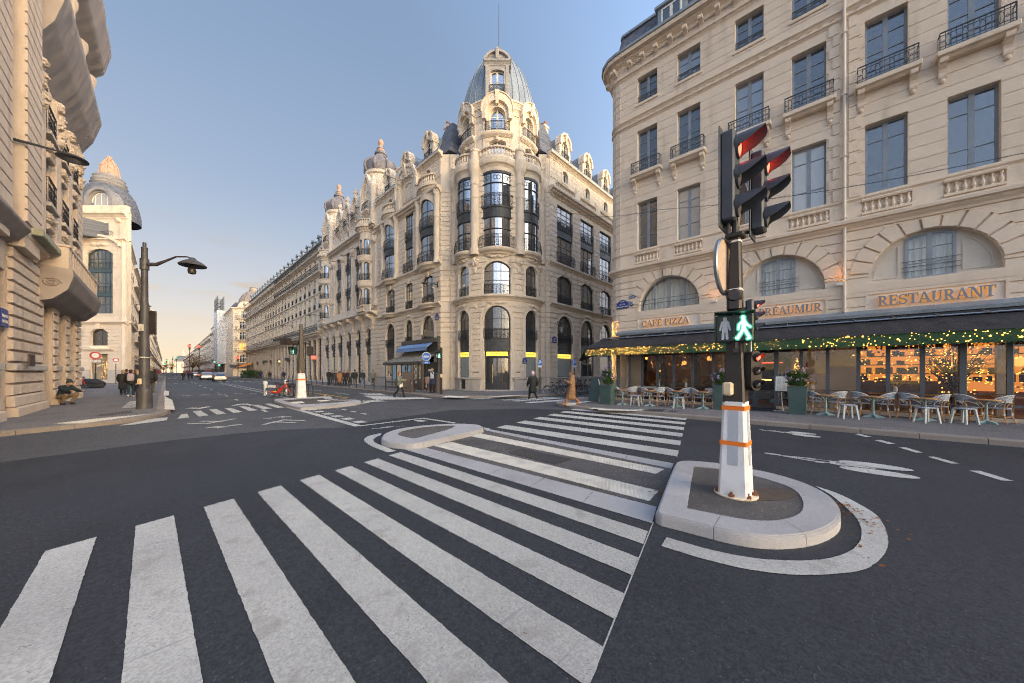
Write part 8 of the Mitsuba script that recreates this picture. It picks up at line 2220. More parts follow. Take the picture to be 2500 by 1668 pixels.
# ================================================================ people
def ms(p, r):
 return m3.Manifold.sphere(r, 10).translate([float(x) for x in p])
def limb(*pr_):
 return [m3.Manifold.batch_hull([ms(a, ra), ms(b, rb)]) for (a, ra), (b, rb) in zip(pr_[:-1], pr_[1:])]
def fuse(parts, edge=.05, soft=6):
 m = m3.Manifold.batch_boolean(parts, m3.OpType.Add).refine_to_length(edge).to_mesh()
 t = trimesh.Trimesh(np.array(m.vert_properties[:, :3], float), np.array(m.tri_verts), process=False)
 if soft:
  trimesh.smoothing.filter_taubin(t, lamb=.5, nu=.52, iterations=soft)
 return np.array(t.vertices), np.array(t.faces)
def person(at, head, h, label, coat, legs_, hair=(.05, .03, .02), skin=(.45, .29, .21), pose='stand', coat_len=.9, long_hair=False, shoes=(.05, .05, .05), puffy=1., group=None, extra=(), seat=0., arms=None, hat=None, phase=1, detail=True):
 """local: +x ahead, +y to the left; built at 1.75 m and scaled"""
 A = np.array
 s = phase
 if pose == 'walk':
  L = [(A([.02, .09, .92]), A([.22, .10, .52]), A([.30, .10, .09])), (A([.02, -.09, .92]), A([-.04, -.10, .50]), A([-.36, -.10, .16]))]
 elif pose == 'crouch':
  L = [(A([-.12, .12, .38]), A([.34, .2, .50]), A([.10, .16, .09])), (A([-.12, -.12, .38]), A([.34, -.2, .48]), A([.06, -.16, .09]))]
 else:
  L = [(A([0, .09, .92]), A([.03, .10, .50]), A([-.01, .11, .09])), (A([0, -.09, .92]), A([.01, -.11, .50]), A([-.02, -.13, .09]))]
 if s < 0:
  L = [tuple(q * [1, -1, 1] for q in L[1]), tuple(q * [1, -1, 1] for q in L[0])]
  L = [tuple(q for q in l) for l in L]
 hip = A([0, 0, .95]) if pose != 'crouch' else A([-.12, 0, .42])
 up_ = A([0, 0, 1.]) if pose != 'crouch' else A([.45, 0, .89])
 ch, nk = hip + up_ * .40, hip + up_ * .56
 hd = nk + (A([.03, 0, .15]) if pose != 'crouch' else A([.12, 0, .12]))
 if arms is None:
  arms = {'walk': [((.12, .06, -.26), (.16, -.02, -.22)), ((-.14, -.06, -.26), (.02, -.0, -.25))], 'crouch': [((.2, .06, -.18), (.30, -.04, -.02)), ((.22, -.04, -.16), (.30, .02, -.02))]}.get(pose, [((-.02, .07, -.28), (.10, -.05, -.22)), ((.0, -.07, -.28), (.10, .06, -.22))])
 sh = [ch + A([0, .19, .08]), ch + A([0, -.19, .08])]
 el = [sh[i] + A(arms[i][0]) for i in (0, 1)]
 wr = [el[i] + A(arms[i][1]) for i in (0, 1)]
 body = [m3.Manifold.batch_hull([ms(hip + A([0, y, 0]), .12) for y in (.05, -.05)] + [ms(ch + A([0, y, .02]), .11) for y in (.1, -.1)])]
 body += limb((ch + up_ * .1, .07), (nk, .058), (hd + A([0, 0, -.06]), .06))
 body += [m3.Manifold.batch_hull([ms(hd + A([-.02, 0, .04]), .088), ms(hd + A([.03, 0, -.05]), .06), ms(hd + A([.045, 0, .03]), .065)])]
 body += [m3.Manifold.batch_hull([ms(hd + A([.095, 0, -.005]), .012), ms(hd + A([.115, 0, -.03]), .014)]), ms(hd + A([0, .092, -.01]), .022), ms(hd + A([0, -.092, -.01]), .022)]
 for i in (0, 1):
  body += limb((sh[i], .058), (el[i], .045), (wr[i], .032)) + limb((L[i][0], .095), (L[i][1], .062), (L[i][2], .045))
 sk = fuse(body, .06, 4)
 hands = []
 for i in (0, 1):
  f = wr[i] - el[i]
  f /= np.linalg.norm(f)
  side_ = np.cross(f, [1., 0, .2])
  side_ /= np.linalg.norm(side_) + 1e-9
  c = np.cross(side_, f)
  hands += [m3.Manifold.batch_hull([ms(wr[i] + f * .02, .026), ms(wr[i] + f * .08 + side_ * .03, .016), ms(wr[i] + f * .08 - side_ * .03, .016)])]
  if detail:
   for j, (o, ln) in enumerate(((-.030, .06), (-.010, .072), (.011, .068), (.030, .052))):
    a = wr[i] + f * .075 + side_ * o
    b_ = a + f * ln * .6 + c * .008
    hands += limb((a, .0095), (b_, .009), (b_ + f * ln * .4 + c * .022, .0075))
   hands += limb((wr[i] + f * .03 + side_ * .03, .011), (wr[i] + f * .065 + side_ * .058 + c * .015, .009))
 hm = m3.Manifold.batch_boolean(hands, m3.OpType.Add).to_mesh()
 try:
  bm = m3.Manifold(m3.Mesh(np.asarray(sk[0], np.float32), np.asarray(sk[1], np.uint32)))
  mm = (bm + m3.Manifold.batch_boolean(hands, m3.OpType.Add)).to_mesh()
  sk = (np.array(mm.vert_properties[:, :3], float), np.array(mm.tri_verts, int))
 except Exception:
  sk = cat(sk, (np.array(hm.vert_properties[:, :3], float), np.array(hm.tri_verts, int)))
 k = thing('person', label, 'person', group)
 pl = lambda m: mv((m[0] * h / 1.75, m[1]), at[0], at[1], at[2] if len(at) > 2 else 0, head)
 obj('body', pl(sk), col(*skin), k, smooth=True)
 g = .018 * puffy
 jk = [m3.Manifold.batch_hull([ms(hip + A([0, y, -.02]), .135 + g) for y in (.06, -.06)] + [ms(ch + A([0, y, .03]), .118 + g) for y in (.1, -.1)]), m3.Manifold.batch_hull([ms(ch + up_ * .09 + A([0, y, 0]), .07 + g * .6) for y in (.12, -.12)] + [ms(nk + up_ * -.03, .072)])]
 for i in (0, 1):
  jk += limb((sh[i], .075 + g), (el[i], .062 + g), (wr[i] * .92 + el[i] * .08, .045 + g * .7))
 if coat_len < .85 and pose != 'crouch':
  jk.append(m3.Manifold.batch_hull([ms(hip + A([0, y, 0]), .135 + g) for y in (.06, -.06)] + [ms(A([.02 * (pose == 'walk') + x, y, coat_len]), .10 + g) for y in (.11, -.11) for x in ((-.07, .10) if pose == 'walk' else (-.03, .03))]))
 ck = fuse(jk, .06, 5)
 obj('coat', pl(ck), col(*coat, .75), k, smooth=True)
 tr = [m3.Manifold.batch_hull([ms(hip + A([0, y, -.03]), .125) for y in (.06, -.06)])]
 for i in (0, 1):
  tr += limb((L[i][0], .112), (L[i][1], .076), (L[i][2] + A([0, 0, .02]), .06))
 obj('trousers', pl(fuse(tr, .07, 3)), col(*legs_, .8), k, smooth=True)
 for i in (0, 1):
  a = L[i][2]
  d = A([.16, 0, -.045]) if not (pose == 'walk' and a[0] < 0) else A([.13, 0, -.10])
  obj('shoe', pl(fuse([m3.Manifold.batch_hull([ms(a + A([-.03, 0, -.045]), .042), ms(a + d, .036), ms(a + A([0, 0, 0]), .05)])], .08, 0)), col(*shoes), k, smooth=True)
 hr = [m3.Manifold.batch_hull([ms(hd + A([-.03, 0, .06]), .096), ms(hd + A([-.05, 0, -.02]), .085), ms(hd + A([.03, 0, .09]), .07)])]
 if long_hair:
  hr.append(m3.Manifold.batch_hull([ms(hd + A([-.06, y, -.02]), .07) for y in (.04, -.04)] + [ms(hd + A([-.09, y, -.24]), .05) for y in (.06, -.06)]))
  hr += limb((hd + A([.01, .075, .02]), .04), (hd + A([-.01, .09, -.18]), .035)) + limb((hd + A([.01, -.075, .02]), .04), (hd + A([-.01, -.09, -.18]), .035))
 if hat:
  obj('hat', pl(fuse([m3.Manifold.batch_hull([ms(hd + A([-.02, 0, .07]), .108), ms(hd + A([.0, 0, .13]), .075), ms(hd + A([-.05, 0, .02]), .098)])] + ([m3.Manifold.batch_hull([ms(hd + A([.06, y, .06]), .03) for y in (.06, -.06)] + [ms(hd + A([.17, y, .05]), .012) for y in (.05, -.05)])] if pose == 'crouch' else []), .07, 2)), col(*hat, .9), k, smooth=True)
 obj('hair', pl(fuse(hr, .06, 3)), col(*hair, .7), k, smooth=True)
 obj('eyes', pl(cat(*[ball(*(hd + A([.094, y, .022])), .012, 1) for y in (.033, -.033)])), col(.03, .02, .02), k)
 for nm, m, c in extra:
  obj(nm, pl(m(hip, ch, wr, hd)), col(*c, .7), k, smooth=30)
 return k
UL = math.atan2(.702, -.7121)
HM = (.28, .24, .17)
bagp = lambda w=.30, z=.40: (lambda hip, ch, wr, hd: mv(bevel_box(-.30, -.13, -w / 2, w / 2, -.30, z - .26, .05), *ch))
tote = lambda i, w=.34, hh=.36: (lambda hip, ch, wr, hd: cat(mv(bevel_box(-w / 2, w / 2, -.05, .05, -hh - .22, -.2, .03), *wr[i]), tube([wr[i] + np.array([-.1, 0, -.2]), wr[i] + np.array([0, 0, .02]), wr[i] + np.array([.1, 0, -.2])], .012, 5)))
G1, G2 = 'group walking away along the pavement', 'people waiting at the kerb'
p3 = lambda p: (p[0], p[1], .13)
person(p3((-26.153, 22.944)), UL, 1.66, 'blonde person in a long black coat walking away', (.018, .022, .022), (.02, .025, .03), (.36, .24, .12), pose='walk', coat_len=.5)
person(p3((-23.754, 21.265)), UL, 1.66, 'person with a grey backpack and pink scarf walking away', (.016, .018, .022), (.02, .04, .055), (.03, .02, .02), pose='walk', phase=-1, shoes=(.6, .58, .55), extra=(('backpack', bagp(.32, .45), (.36, .33, .35)), ('scarf', lambda hip, ch, wr, hd: mv(lathe([(.085, -.05), (.11, -.02), (.10, .04), (.07, .05)], 12), *(hd + np.array([-.02, 0, -.14]))), (.55, .03, .16))))
person(p3((-26.005, 23.778)), UL, 1.64, 'person with long blond hair beside the street lamp', (.03, .04, .06), (.03, .05, .09), (.42, .30, .17), pose='walk', long_hair=True)
person(p3((-29.547, 26.156)), UL, 1.74, 'dark haired person in black ahead of the walking group', (.02, .02, .024), (.02, .02, .03), pose='walk', phase=-1)
person(p3((-29.381, 26.69)), UL, 1.72, 'brown haired person in black ahead of the blond one', (.025, .025, .028), (.03, .03, .04), (.2, .11, .06), pose='walk')
person(p3((-24.509, 23.147)), UL, 1.78, 'long haired person with a big black backpack right past the lamp', (.02, .022, .024), (.10, .095, .07), (.28, .17, .10), pose='walk', phase=-1, long_hair=True, shoes=(.3, .3, .28), extra=(('backpack', bagp(.36, .5), (.016, .017, .018)),))
person(p3(LB.at(5.2, .5)), -.05, 1.74, 'person in a dark jacket and cap crouching by the bank building', (.02, .035, .045), (.20, .15, .10), (.05, .04, .03), pose='crouch', hat=(.03, .05, .065))
FACE = math.radians(-62)
for x, y, h, lab, ct, lg, kw in ((803, 940.5, 1.78, 'tall person in a black jacket leftmost of the waiting people', (.016, .02, .024), (.02, .03, .04), {}),
        (811.5, 938, 1.7, 'person in dark grey half behind the tall leftmost one', (.03, .03, .032), (.03, .05, .08), {}),
        (821, 940, 1.7, 'person in grey with maroon trousers among the waiting people', (.06, .06, .065), (.10, .02, .03), {}),
        (829, 943, 1.66, 'person in a tan coat among the waiting people', (.34, .17, .08), (.03, .03, .03), dict(coat_len=.55, long_hair=True, hair=(.03, .02, .02), skin=(.22, .12, .08))),
        (841, 942, 1.68, 'person in black with a red top and long dark hair', (.02, .02, .022), (.03, .03, .035), dict(long_hair=True, extra=(('red_top', lambda hip, ch, wr, hd: mv(bevel_box(.09, .155, -.07, .07, -.12, .1, .03), *ch), (.35, .03, .05)),))),
        (849, 941.5, 1.74, 'person in dark clothes behind the pair with long hair', (.03, .028, .03), (.03, .03, .04), {}),
        (855, 944, 1.62, 'person in a black coat with a blue shirt and long brown hair', (.018, .018, .02), (.02, .02, .025), dict(long_hair=True, hair=(.16, .07, .04), shoes=(.6, .6, .6), coat_len=.6, extra=(('blue_shirt', lambda hip, ch, wr, hd: mv(bevel_box(.09, .155, -.06, .06, -.2, .08, .03), *ch), (.2, .25, .38)),))),
        (866.5, 942, 1.76, 'person in a dark jacket seen from behind, green cap', (.022, .022, .024), (.09, .095, .105), dict(hat=(.05, .07, .06), shoes=(.5, .5, .5))),
        (885.5, 941.5, 1.72, 'person in blue jeans with a dark shoulder bag', (.025, .035, .055), (.13, .19, .36), dict(shoes=(.6, .6, .6), extra=(('shoulder_bag', bagp(.34, .45), (.02, .025, .04)),))),
        (911, 941, 1.74, 'person in a grey green jacket standing alone left of the kiosk', (.20, .19, .155), (.09, .10, .12), {})):
 person(p3((lambda Y: ((x - 1250.) / 833. * Y, Y))(1.57 * 833. / (y - 908.))), (FACE if 'behind, green' not in lab else 1.9) + rng.normal(0, .3), h, lab, ct, lg, **kw)
person((*(-7.421, 22.478), 0), math.radians(-8), 1.64, 'woman in a green jacket with a cream tote bag crossing the road', (.15, .17, .13), (.015, .015, .018), (.32, .09, .04), pose='walk', puffy=1.6, shoes=(.02, .02, .02), extra=(('tote_bag', lambda hip, ch, wr, hd: mv(bevel_box(-.24, .16, .13, .25, -.28, .08, .04), *hip), (.66, .64, .55)), ('skirt_panel', lambda hip, ch, wr, hd: mv(bevel_box(.0, .2, -.16, .1, -.25, .02, .05), *hip), (.62, .60, .52))), arms=[((.05, .07, -.27), (.22, -.02, .06)), ((.08, -.06, -.26), (.24, .06, .08))])
person(p3((-6.342, 25.897)), -1.4, 1.38, 'child in a peach jacket holding a white bag by the bus lane sign', (.50, .30, .22), (.10, .09, .10), (.10, .06, .04), long_hair=True, shoes=(.55, .4, .35), extra=(('bag', tote(1, .22, .22), (.6, .6, .6)),))
person(p3((-5.872, 25.15)), -1.9, 1.80, 'adult in a navy coat raising a phone, white tote on the arm', (.025, .04, .085), (.015, .015, .017), (.20, .15, .10), coat_len=.68, arms=[((.16, .06, -.12), (.10, -.14, .24)), ((.16, -.06, -.12), (.10, .12, .24))], extra=(('phone', lambda hip, ch, wr, hd: mv(bevel_box(.02, .035, -.1, .1, .05, .13, .004), *((wr[0] + wr[1]) / 2 + np.array([.05, 0, .02]))), (.5, .55, .6)), ('tote_bag', lambda hip, ch, wr, hd: mv(bevel_box(.10, .18, -.02, .26, -.30, .18, .03), *(ch + np.array([.08, 0, 0]))), (.55, .58, .60))))
person((*(1.214, 19.833), 0), math.radians(118), 1.66, 'walker in a black coat and pale pink knit hat on the side crossing', (.014, .018, .018), (.012, .017, .018), (.3, .2, .12), pose='walk', coat_len=.62, hat=(.62, .42, .50), shoes=(.6, .6, .58), puffy=1.5, extra=(('bag_strap', lambda hip, ch, wr, hd: tube([ch + np.array([.02, -.18, .14]), ch + np.array([-.17, -.02, -.05]), hip + np.array([-.08, .19, .02])], .016, 5), (.16, .08, .05)),))
TANC = (.27, .150, .072)
person(p3((2.819, 16.086)), math.radians(170), 1.56, 'woman in a long tan quilted coat looking at a phone on the corner', TANC, (.30, .13, .06), (.13, .06, .03), pose='walk', coat_len=.42, long_hair=False, puffy=2.2, shoes=(.45, .2, .09), arms=[((.04, .07, -.27), (.22, -.05, .10)), ((.04, -.07, -.27), (.22, .06, .10))],
 extra=(('hood', lambda hip, ch, wr, hd: mv(lathe([(.08, -.06), (.15, -.03), (.15, .04), (.10, .09)], 14), *(hd + np.array([-.05, 0, -.15]))), TANC), ('quilt_rolls', lambda hip, ch, wr, hd: cat(*[mv((lambda q: (q[0] * [1, 1.25, 1], q[1]))(lathe([(.14 + .02 * i / 5, -.028), (.178 + .016 * i, 0), (.14 + .02 * i / 5, .028)], 16)), .015, 0, ch[2] + .06 - i * .155) for i in range(6)]), TANC), ('phone', lambda hip, ch, wr, hd: mv(bevel_box(-.01, .01, -.04, .04, 0, .14, .004), *((wr[0] + wr[1]) / 2 + np.array([.08, 0, .02]))), (.05, .05, .06))))
for i, (n_, t, h) in enumerate(((2.4, 92, 1.75), (3.6, 104, 1.8), (4.4, 112, 1.7), (13.8, 78, 1.7), (14.6, 71, 1.75), (14.0, 88, 1.7))):
 p = NT(n_, t)
 person((p[0], p[1], .13 if n_ > 13 else 0), UL if i % 2 else UL + math.pi, h, ['far walker in black in the cycle lane, nearest of the three', 'far walker in dark blue in the cycle lane, middle of the three', 'far walker in dark clothes in the cycle lane, farthest of the three', 'walker in black before the long block, middle one', 'walker in dark blue before the long block, nearest', 'walker in grey before the long block, farthest'][i], (.02, .02, .025 + .03 * (i % 3)), (.03, .03, .04), pose='walk', detail=False)
# ================================================================ bicycles
def bicycle(name, at, rz, label, colr, group=None, fat=False, seat_z=.95, extra=(), r=.33, dark=(.02, .02, .022), z=0.):
 k = thing(name, label, 'bicycle', group)
 pl = lambda m: mv(m, at[0], at[1], z, rz)
 wb = 1.1
 a = np.arange(24) * math.pi / 12
 for x in (0, wb):
  w = obj('wheel', pl(mv(tube(np.stack([r * np.cos(a), 0 * a, r * np.sin(a)], 1), .022 if fat else .016, 6, closed=True), x, 0, r + .02)), col(*dark, .8), k, smooth=50)
  obj('spokes', pl(mv(cat(*[rod((0, 0, 0), (r * math.cos(b), 0, r * math.sin(b)), .003, 3) for b in np.arange(14) * math.pi / 7], mv(lathe([(.03, -.04), (.03, .04)], 8), rx=math.pi / 2), tube(np.stack([(r - .025) * np.cos(a), 0 * a, (r - .025) * np.sin(a)], 1), .010, 4, closed=True)), x, 0, r + .02)), col(.35, .35, .36, .35, .8), w)
  obj('mudguard', pl(mv(tube([((r + .04) * math.cos(b), 0, (r + .04) * math.sin(b)) for b in np.linspace(.3, 2.7, 10)], .02, 5), x, 0, r + .02)), col(*dark), k)
 cr, st, hb = (wb * .42, 0, .30), (wb * .34, 0, seat_z - .08), (wb * .82, 0, .98)
 t = .045 if fat else .018
 fr_ = [rod((wb * .38, 0, .45), (wb * .80, 0, .88), t, 8), rod(cr, (wb * .80, 0, .72) if not fat else (wb * .6, 0, .6), t, 8), rod(cr, (0, 0, r + .02), t * .8, 6), rod(cr, st, .018, 6), rod((wb * .80, 0, .68), (wb * .83, 0, 1.0), .024, 8)]
 if not fat:
  fr_ += [rod((wb * .36, 0, .75), (0, 0, r + .02), .010, 5), rod((wb * .36, 0, .78), (wb * .80, 0, .90), .016, 6)]
 obj('frame', pl(cat(fr_)), col(*colr, .4), k, smooth=40)
 obj('fork', pl(cat(*[tube([(wb * .83, s * .05, .72), (wb * .95, s * .055, .45), (wb, s * .055, r + .02)], .022 if fat else .013, 6) for s in (-1, 1)])), col(*colr, .4), k, smooth=40)
 obj('handlebar', pl(cat(tube([(wb * .74, .30, 1.06), (wb * .84, .2, 1.08), (wb * .85, 0, 1.04), (wb * .84, -.2, 1.08), (wb * .74, -.30, 1.06)], .014, 6), bevel_box(wb * .80, wb * .92, -.06, .06, 1.0, 1.12, .02))), col(*dark), k)
 obj('saddle', pl(hull([(wb * .2, .08, seat_z), (wb * .2, -.08, seat_z), (wb * .34, .04, seat_z + .02), (wb * .34, -.04, seat_z + .02), (wb * .45, .02, seat_z), (wb * .45, -.02, seat_z), (wb * .2, 0, seat_z - .05), (wb * .42, 0, seat_z - .03)])), col(*dark), k)
 obj('crank', pl(mv(cat(mv(lathe([(.09, -.03), (.09, -.02), (.0001, -.02)], 14), rx=math.pi / 2), rod((0, .05, 0), (.1, .05, -.14), .012, 5), rod((0, -.05, 0), (-.1, -.05, .14), .012, 5), bx(.06, .15, .05, .13, -.16, -.14), bx(-.15, -.06, -.13, -.05, .14, .16)), *cr)), col(.1, .1, .1, .4, .6), k)
 for nm, m, c in extra:
  obj(nm, pl(m), col(*c), k)
 return k
RA = (-15.994, 22.658)
RED = (.62, .035, .02)
bicycle('hire_bicycle', RA, math.atan2(22.95 - 22.65, 1.15), 'red hire bicycle with black wheels parked by the far island', RED, None, True, .98, (('rear_fender_panel', bevel_box(-.22, .28, -.06, .06, .62, .82, .04), (.45, .45, .46)), ('battery_bar', bevel_box(-.05, .42, -.05, .05, .34, .43, .03), RED), ('yellow_label', bx(.16, .36, -.054, -.05, .36, .41), (.6, .5, .05)), ('kick_stand', cat(rod((.42, .02, .3), (.50, .18, .0), .018, 5), rod((.42, -.02, .3), (.44, -.16, .0), .018, 5)), (.05, .05, .05)), ('basket', cat(*[rod((1.12, y, .78), (1.30, y, .98), .008, 4) for y in np.linspace(-.16, .16, 6)], bx(1.1, 1.34, -.17, .17, .76, .78)), (.05, .05, .05))))
k = thing('bicycle_rack', 'row of black hoop bicycle racks behind the red hire bicycle', 'bicycle rack')
for i in range(7):
 b = (RA[0] + .2 + i * .26, RA[1] + .55 + i * .1)
 obj('hoop', mv(tube([(0, -.35, 0), (0, -.35, .7), (0, -.22, .82), (0, .22, .82), (0, .35, .7), (0, .35, 0)], .028, 6), *b, 0, -.5), B_, k, smooth=50)
for i, (x, y) in enumerate(((648, 966), (698, 958))):
 p = (lambda Y: ((x - 1250.) / 833. * Y, Y))(1.7 * 833. / (y - 908.))
 k = obj('white_post', mv(lathe([(.1, 0), (.1, .75), (.14, .8), (.15, .92), (.11, 1.02), (.0001, 1.05)], 12), p[0], p[1]), WHITES, smooth=40)
 tag(k, ['white round topped marker post left of the red bicycle', 'white round topped marker post behind the red bicycle'][i], 'bollard')
cl_ = [(.03, .03, .035), (.25, .25, .26), (.03, .05, .05), (.35, .35, .36), (.02, .02, .02), (.12, .02, .02), (.05, .07, .05), (.3, .3, .3)]
for i in range(8):
 f = i / 7
 p = (2.55 + 3.0 * f + rng.normal(0, .05), 24.5 + 2.9 * f)
 bicycle('bicycle', p, -.95 + rng.normal(0, .22), f'parked bicycle in the cluster by the corner building plinth, number {i + 1} from the walker in black' if False else ['dark bicycle at the near end of the parked cluster', 'silver bicycle second in the parked cluster', 'dark green bicycle third in the parked cluster', 'pale bicycle in the middle of the parked cluster', 'black bicycle just past the middle of the parked cluster', 'dark red bicycle in the parked cluster', 'olive bicycle second from the far end of the cluster', 'grey bicycle at the far end of the parked cluster'][i], cl_[i], 'bicycles parked by the corner building', z=0.)
for i, p in enumerate(((5.292, 26.719), (6.664, 28.322))):
 k = obj('bicycle_stand', mv(tube([(-.3, 0, 0), (-.3, 0, .7), (-.2, 0, .8), (.2, 0, .8), (.3, 0, .7), (.3, 0, 0)], .025, 6), p[0] + .3, p[1] + .2, .0, .3), B_, smooth=50)
 tag(k, ['black hoop bicycle stand nearer the parked bicycles', 'black hoop bicycle stand farther up the side street'][i], 'bicycle rack')
sg = (-40.349, 32.695)
k = thing('covered_scooter', 'scooter under a crumpled dark cover beneath the no vehicles sign', 'scooter')
v, f = ICO[3]
nn = meshkit.fbm(v * 2.2, 4, 3)
q = v * [1.15, .42, .55] * (.75 + .5 * nn[:, None])
obj('cover', mv((np.column_stack([q[:, 0], q[:, 1], np.maximum(q[:, 2], -.35) + .5]), f), sg[0], sg[1], .0, .1), col(.03, .032, .035, .7), k, smooth=True)
obj('windscreen', mv(bevel_box(.3, .36, -.2, .2, .9, 1.5, .02), sg[0], sg[1], .1, .1), GL_BLIND, k)
bicycle('hire_bicycle', ((-40.36, 31.898)[0] - .9, (-40.36, 31.898)[1]), .25, 'red hire bicycle half hidden behind the bank building corner', RED, None, True, .98, (('rear_box', bevel_box(-.3, .2, -.25, .25, .85, 1.05, .04), (.25, .28, .26)),), z=.13)
bc = NT(-.7, 39)
bicycle('bicycle', bc, UL, 'dark bicycle with a delivery box at the left kerb', (.03, .03, .035), None, False, .95, (('delivery_box', bevel_box(-.25, .25, -.25, .25, .95, 1.4, .03), (.06, .05, .045)),), z=.13)
# ================================================================ cars
def car(at, rz, label, paint_, group=None, suv=False, lights=True):
 """local +x ahead; the tail faces -x"""
 k = thing('parked_car' if not lights else 'car', label, 'car', group)
 pl = lambda m: mv(m, at[0], at[1], 0, rz)
 W_, H_, L_ = (.92, 1.68, 2.2) if suv else (.86, 1.48, 2.02)
 P_ = col(*paint_, .3, .6, .5, clearcoat=1.0)
 obj('body', pl(cat(hull([(x, s * (W_ - d), z) for s in (-1, 1) for x, d, z in ((-L_, .10, .36), (-L_ - .02, .06, .55), (-L_ + .06, .02, .92), (L_ - .5, .03, .95), (L_, .16, .70), (L_ + .02, .14, .40), (L_ - .1, .1, .26), (-L_ + .1, .08, .26), (0, 0, .60))]), hull([(x, s * (W_ - d), z) for s in (-1, 1) for x, d, z in ((-L_ + .05, .04, .90), (-L_ + .42, .24, H_ - .06), (-L_ + .9, .24, H_), (.25, .24, H_ - .03), (1.15, .08, .93))]))), P_, k, smooth=28)
 GLc = GL_SKY
 obj('rear_window', pl(hexa([(-L_ + .07, -W_ + .2, .98), (-L_ + .07, W_ - .2, .98), (-L_ + .36, W_ - .32, H_ - .14), (-L_ + .36, -W_ + .32, H_ - .14)], [(-L_ + .05, -W_ + .2, .98), (-L_ + .05, W_ - .2, .98), (-L_ + .34, W_ - .32, H_ - .14), (-L_ + .34, -W_ + .32, H_ - .14)])), GLc, k)
 for s in (-1, 1):
  obj('side_window', pl(hexa([(-L_ + .55, s * (W_ - .045), .97), (.95, s * (W_ - .06), .97), (.22, s * (W_ - .20), H_ - .12), (-L_ + .75, s * (W_ - .20), H_ - .10)], [(-L_ + .55, s * (W_ - .03), .97), (.95, s * (W_ - .045), .97), (.22, s * (W_ - .185), H_ - .12), (-L_ + .75, s * (W_ - .185), H_ - .10)])), GLc, k)
  obj('tail_light', pl(bevel_box(-L_ - .03, -L_ + .16, s * (W_ - .12) - .10, s * (W_ - .12) + .10, .72, 1.02 if not suv else 1.25, .03)), col(.30, .015, .015, .25), k)
  for x in (-L_ + .72, L_ - .78):
   w = obj('wheel', pl(mv(mv(lathe([(.0001, -.1), (.24, -.1), (.31, -.08), (.32, 0), (.31, .08), (.24, .1), (.0001, .1)], 20), rx=math.pi / 2), x, s * (W_ - .1), .32)), col(.02, .02, .02, .8), k, smooth=35)
   obj('hub_cap', pl(mv(mv(lathe([(.0001, -.012), (.19, -.01), (.2, .0)], 14), rx=math.pi / 2), x, s * (W_ + .003), .32)), col(.4, .4, .41, .35, .7), w)
  obj('door_mirror', pl(bevel_box(.75, .9, s * (W_ + .06) - .09, s * (W_ + .06) + .09, .95, 1.1, .03)), P_, k)
 obj('rear_bumper', pl(bevel_box(-L_ - .08, -L_ + .15, -W_ + .1, W_ - .1, .34, .56, .04)), P_ if not suv else col(.05, .05, .05), k)
 obj('underbody', pl(bx(-L_ + .1, L_ - .1, -W_ + .12, W_ - .12, .18, .3)), col(.02, .02, .02), k)
 obj('number_plate', pl(bx(-L_ - .095, -L_ - .08, -.26, .26, .40 if suv else .60, .51 if suv else .71)), col(.6, .58, .5), k)
 if lights:
  glow('lit_tail_light', pl(cat(*[ball(-L_ - .05, s * (W_ - .14), .86, (.05, .16, .13), 1) for s in (-1, 1)])), (1., .04, .02), 2.6, k)
 return k
car((-51.723, 60.26), UL, 'silver hatchback driving away down the street, nearest car', (.24, .235, .23), suv=False, lights=False)
car((-65.123, 72.621), UL, 'pale silver crossover car beside and ahead of the hatchback', (.30, .32, .34), suv=True, lights=False)
for i, (n_, t, c, sv) in enumerate(((7.2, 98, (.03, .03, .035), True), (7.6, 108, (.10, .02, .02), False), (10.6, 124, (.3, .3, .3), True), (7.4, 140, (.04, .04, .05), False), (10.4, 150, (.05, .06, .08), False), (7.5, 170, (.3, .3, .32), True))):
 car(NT(n_, t), UL, ['dark car next beyond the pale crossover', 'dark red car waiting in the far traffic', 'grey car in the kerbside lane of the far traffic', 'black car deeper in the far traffic', 'blue grey car deeper in the kerbside lane', 'farthest grey car in the traffic'][i], c, 'far traffic', sv)
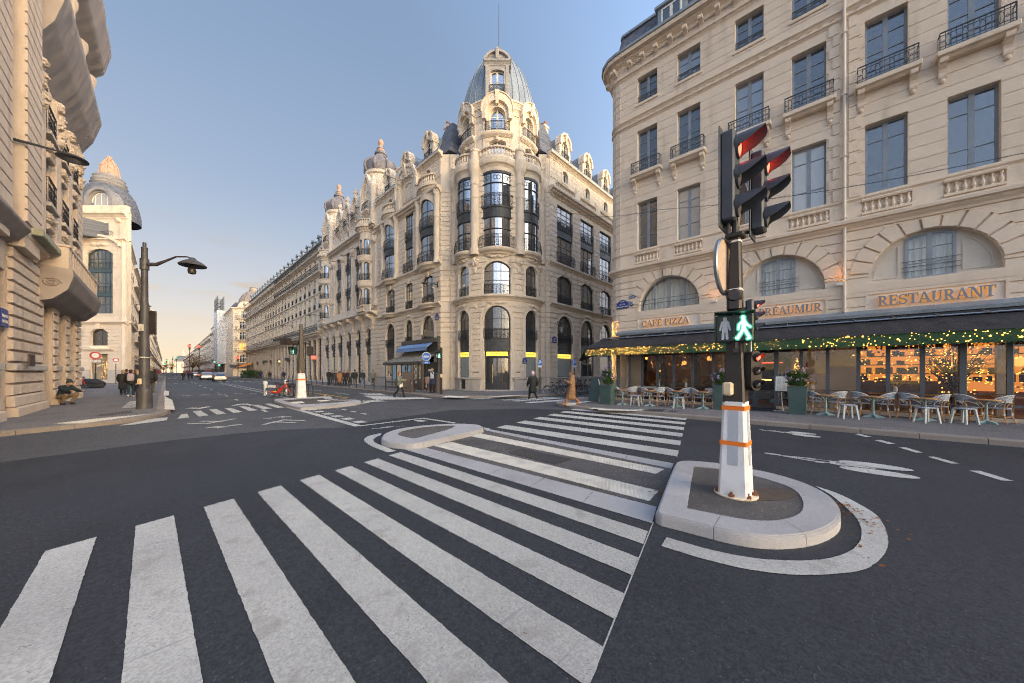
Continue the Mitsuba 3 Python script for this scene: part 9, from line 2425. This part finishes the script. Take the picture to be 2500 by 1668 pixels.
# orange awnings and greenery of a shop far along the long block
for i, u in enumerate((94., 101.)):
 k = thing('orange_awning', ['orange shop awning nearer along the long block', 'orange shop awning farther along the long block'][i], 'awning')
 obj('cloth', CL(hexa([(u, .1, 4.2), (u + 5, .1, 4.2), (u + 5, 2.6, 3.0), (u, 2.6, 3.0)], [(u, .1, 4.26), (u + 5, .1, 4.26), (u + 5, 2.6, 3.06), (u, 2.6, 3.06)])), mat('orange_cloth', pr((.80, .26, .05), .8)), k)
 obj('arms', CL(cat(rod((u + .2, .1, 3.2), (u + .2, 2.5, 3.0), .04, 5), rod((u + 4.8, .1, 3.2), (u + 4.8, 2.5, 3.0), .04, 5))), IRON_G, k)
lv = []
for _ in range(900):
 p = np.array(CL.at(rng.uniform(80, 101), rng.uniform(.6, 2.6), .13 + rng.uniform(.2, 1.9)))
 r = .16
 lv.append((p + rng.normal(0, r, (3, 3)), np.array([[0, 1, 2]])))
obj('shop_plants', cat(lv), LEAFG, kind='stuff', label='dark potted greenery crowding the pavement under the orange awnings')
k = thing('green_stall', 'low dark green stall among the potted greenery', 'stall')
obj('body', CL(bevel_box(88, 92, 2.2, 3.4, .13, 1.1, .05)), col(.01, .06, .04), k)
# bare trees and bushes far at the end of the street
BARK = mat('bark', pr((.06, .045, .035), .9))
TWIG = mat('russet_leaf', two({'type': 'diffuse', 'reflectance': rgb(.20, .115, .05)}))
for i, (n_, t, h) in enumerate(((10.5, 262, 11), (14, 280, 13), (3.0, 400, 10), (-1.5, 420, 9))):
 k = thing('street_tree', ['bare russet tree at the end of the far traffic', 'taller bare russet tree before the domed building', 'distant tree low under the church towers', 'farthest low tree beneath the church towers'][i], 'tree')
 p = NT(n_, t)
 obj('trunk', mv(tube([(0, 0, 0), (.1, 0, h * .35), (.3, .1, h * .6)], [.25, .2, .12], 6), *p), BARK, k)
 obj('limbs', mv(cat(*[tube([(.1, 0, h * .3), (h * .16 * math.cos(a), h * .16 * math.sin(a), h * .6), (h * .28 * math.cos(a + .3), h * .28 * math.sin(a + .3), h * rng.uniform(.75, 1.))], [.12, .07, .02], 5) for a in rng.uniform(0, 6.3, 12)]), *p), BARK, k, kind='stuff')
 c = rng.normal(0, 1, (1100, 3))
 c = c / np.linalg.norm(c, axis=1, keepdims=True) * rng.random((1100, 1)) ** .4 * [h * .34, h * .34, h * .32] + [0, 0, h * .68]
 keep = meshkit.noise(c * .8, 4) > .42
 obj('crown', mv(cat(*[(q + rng.normal(0, .17, (3, 3)), np.array([[0, 1, 2]])) for q in c[keep]]), *p), TWIG, k, kind='stuff')
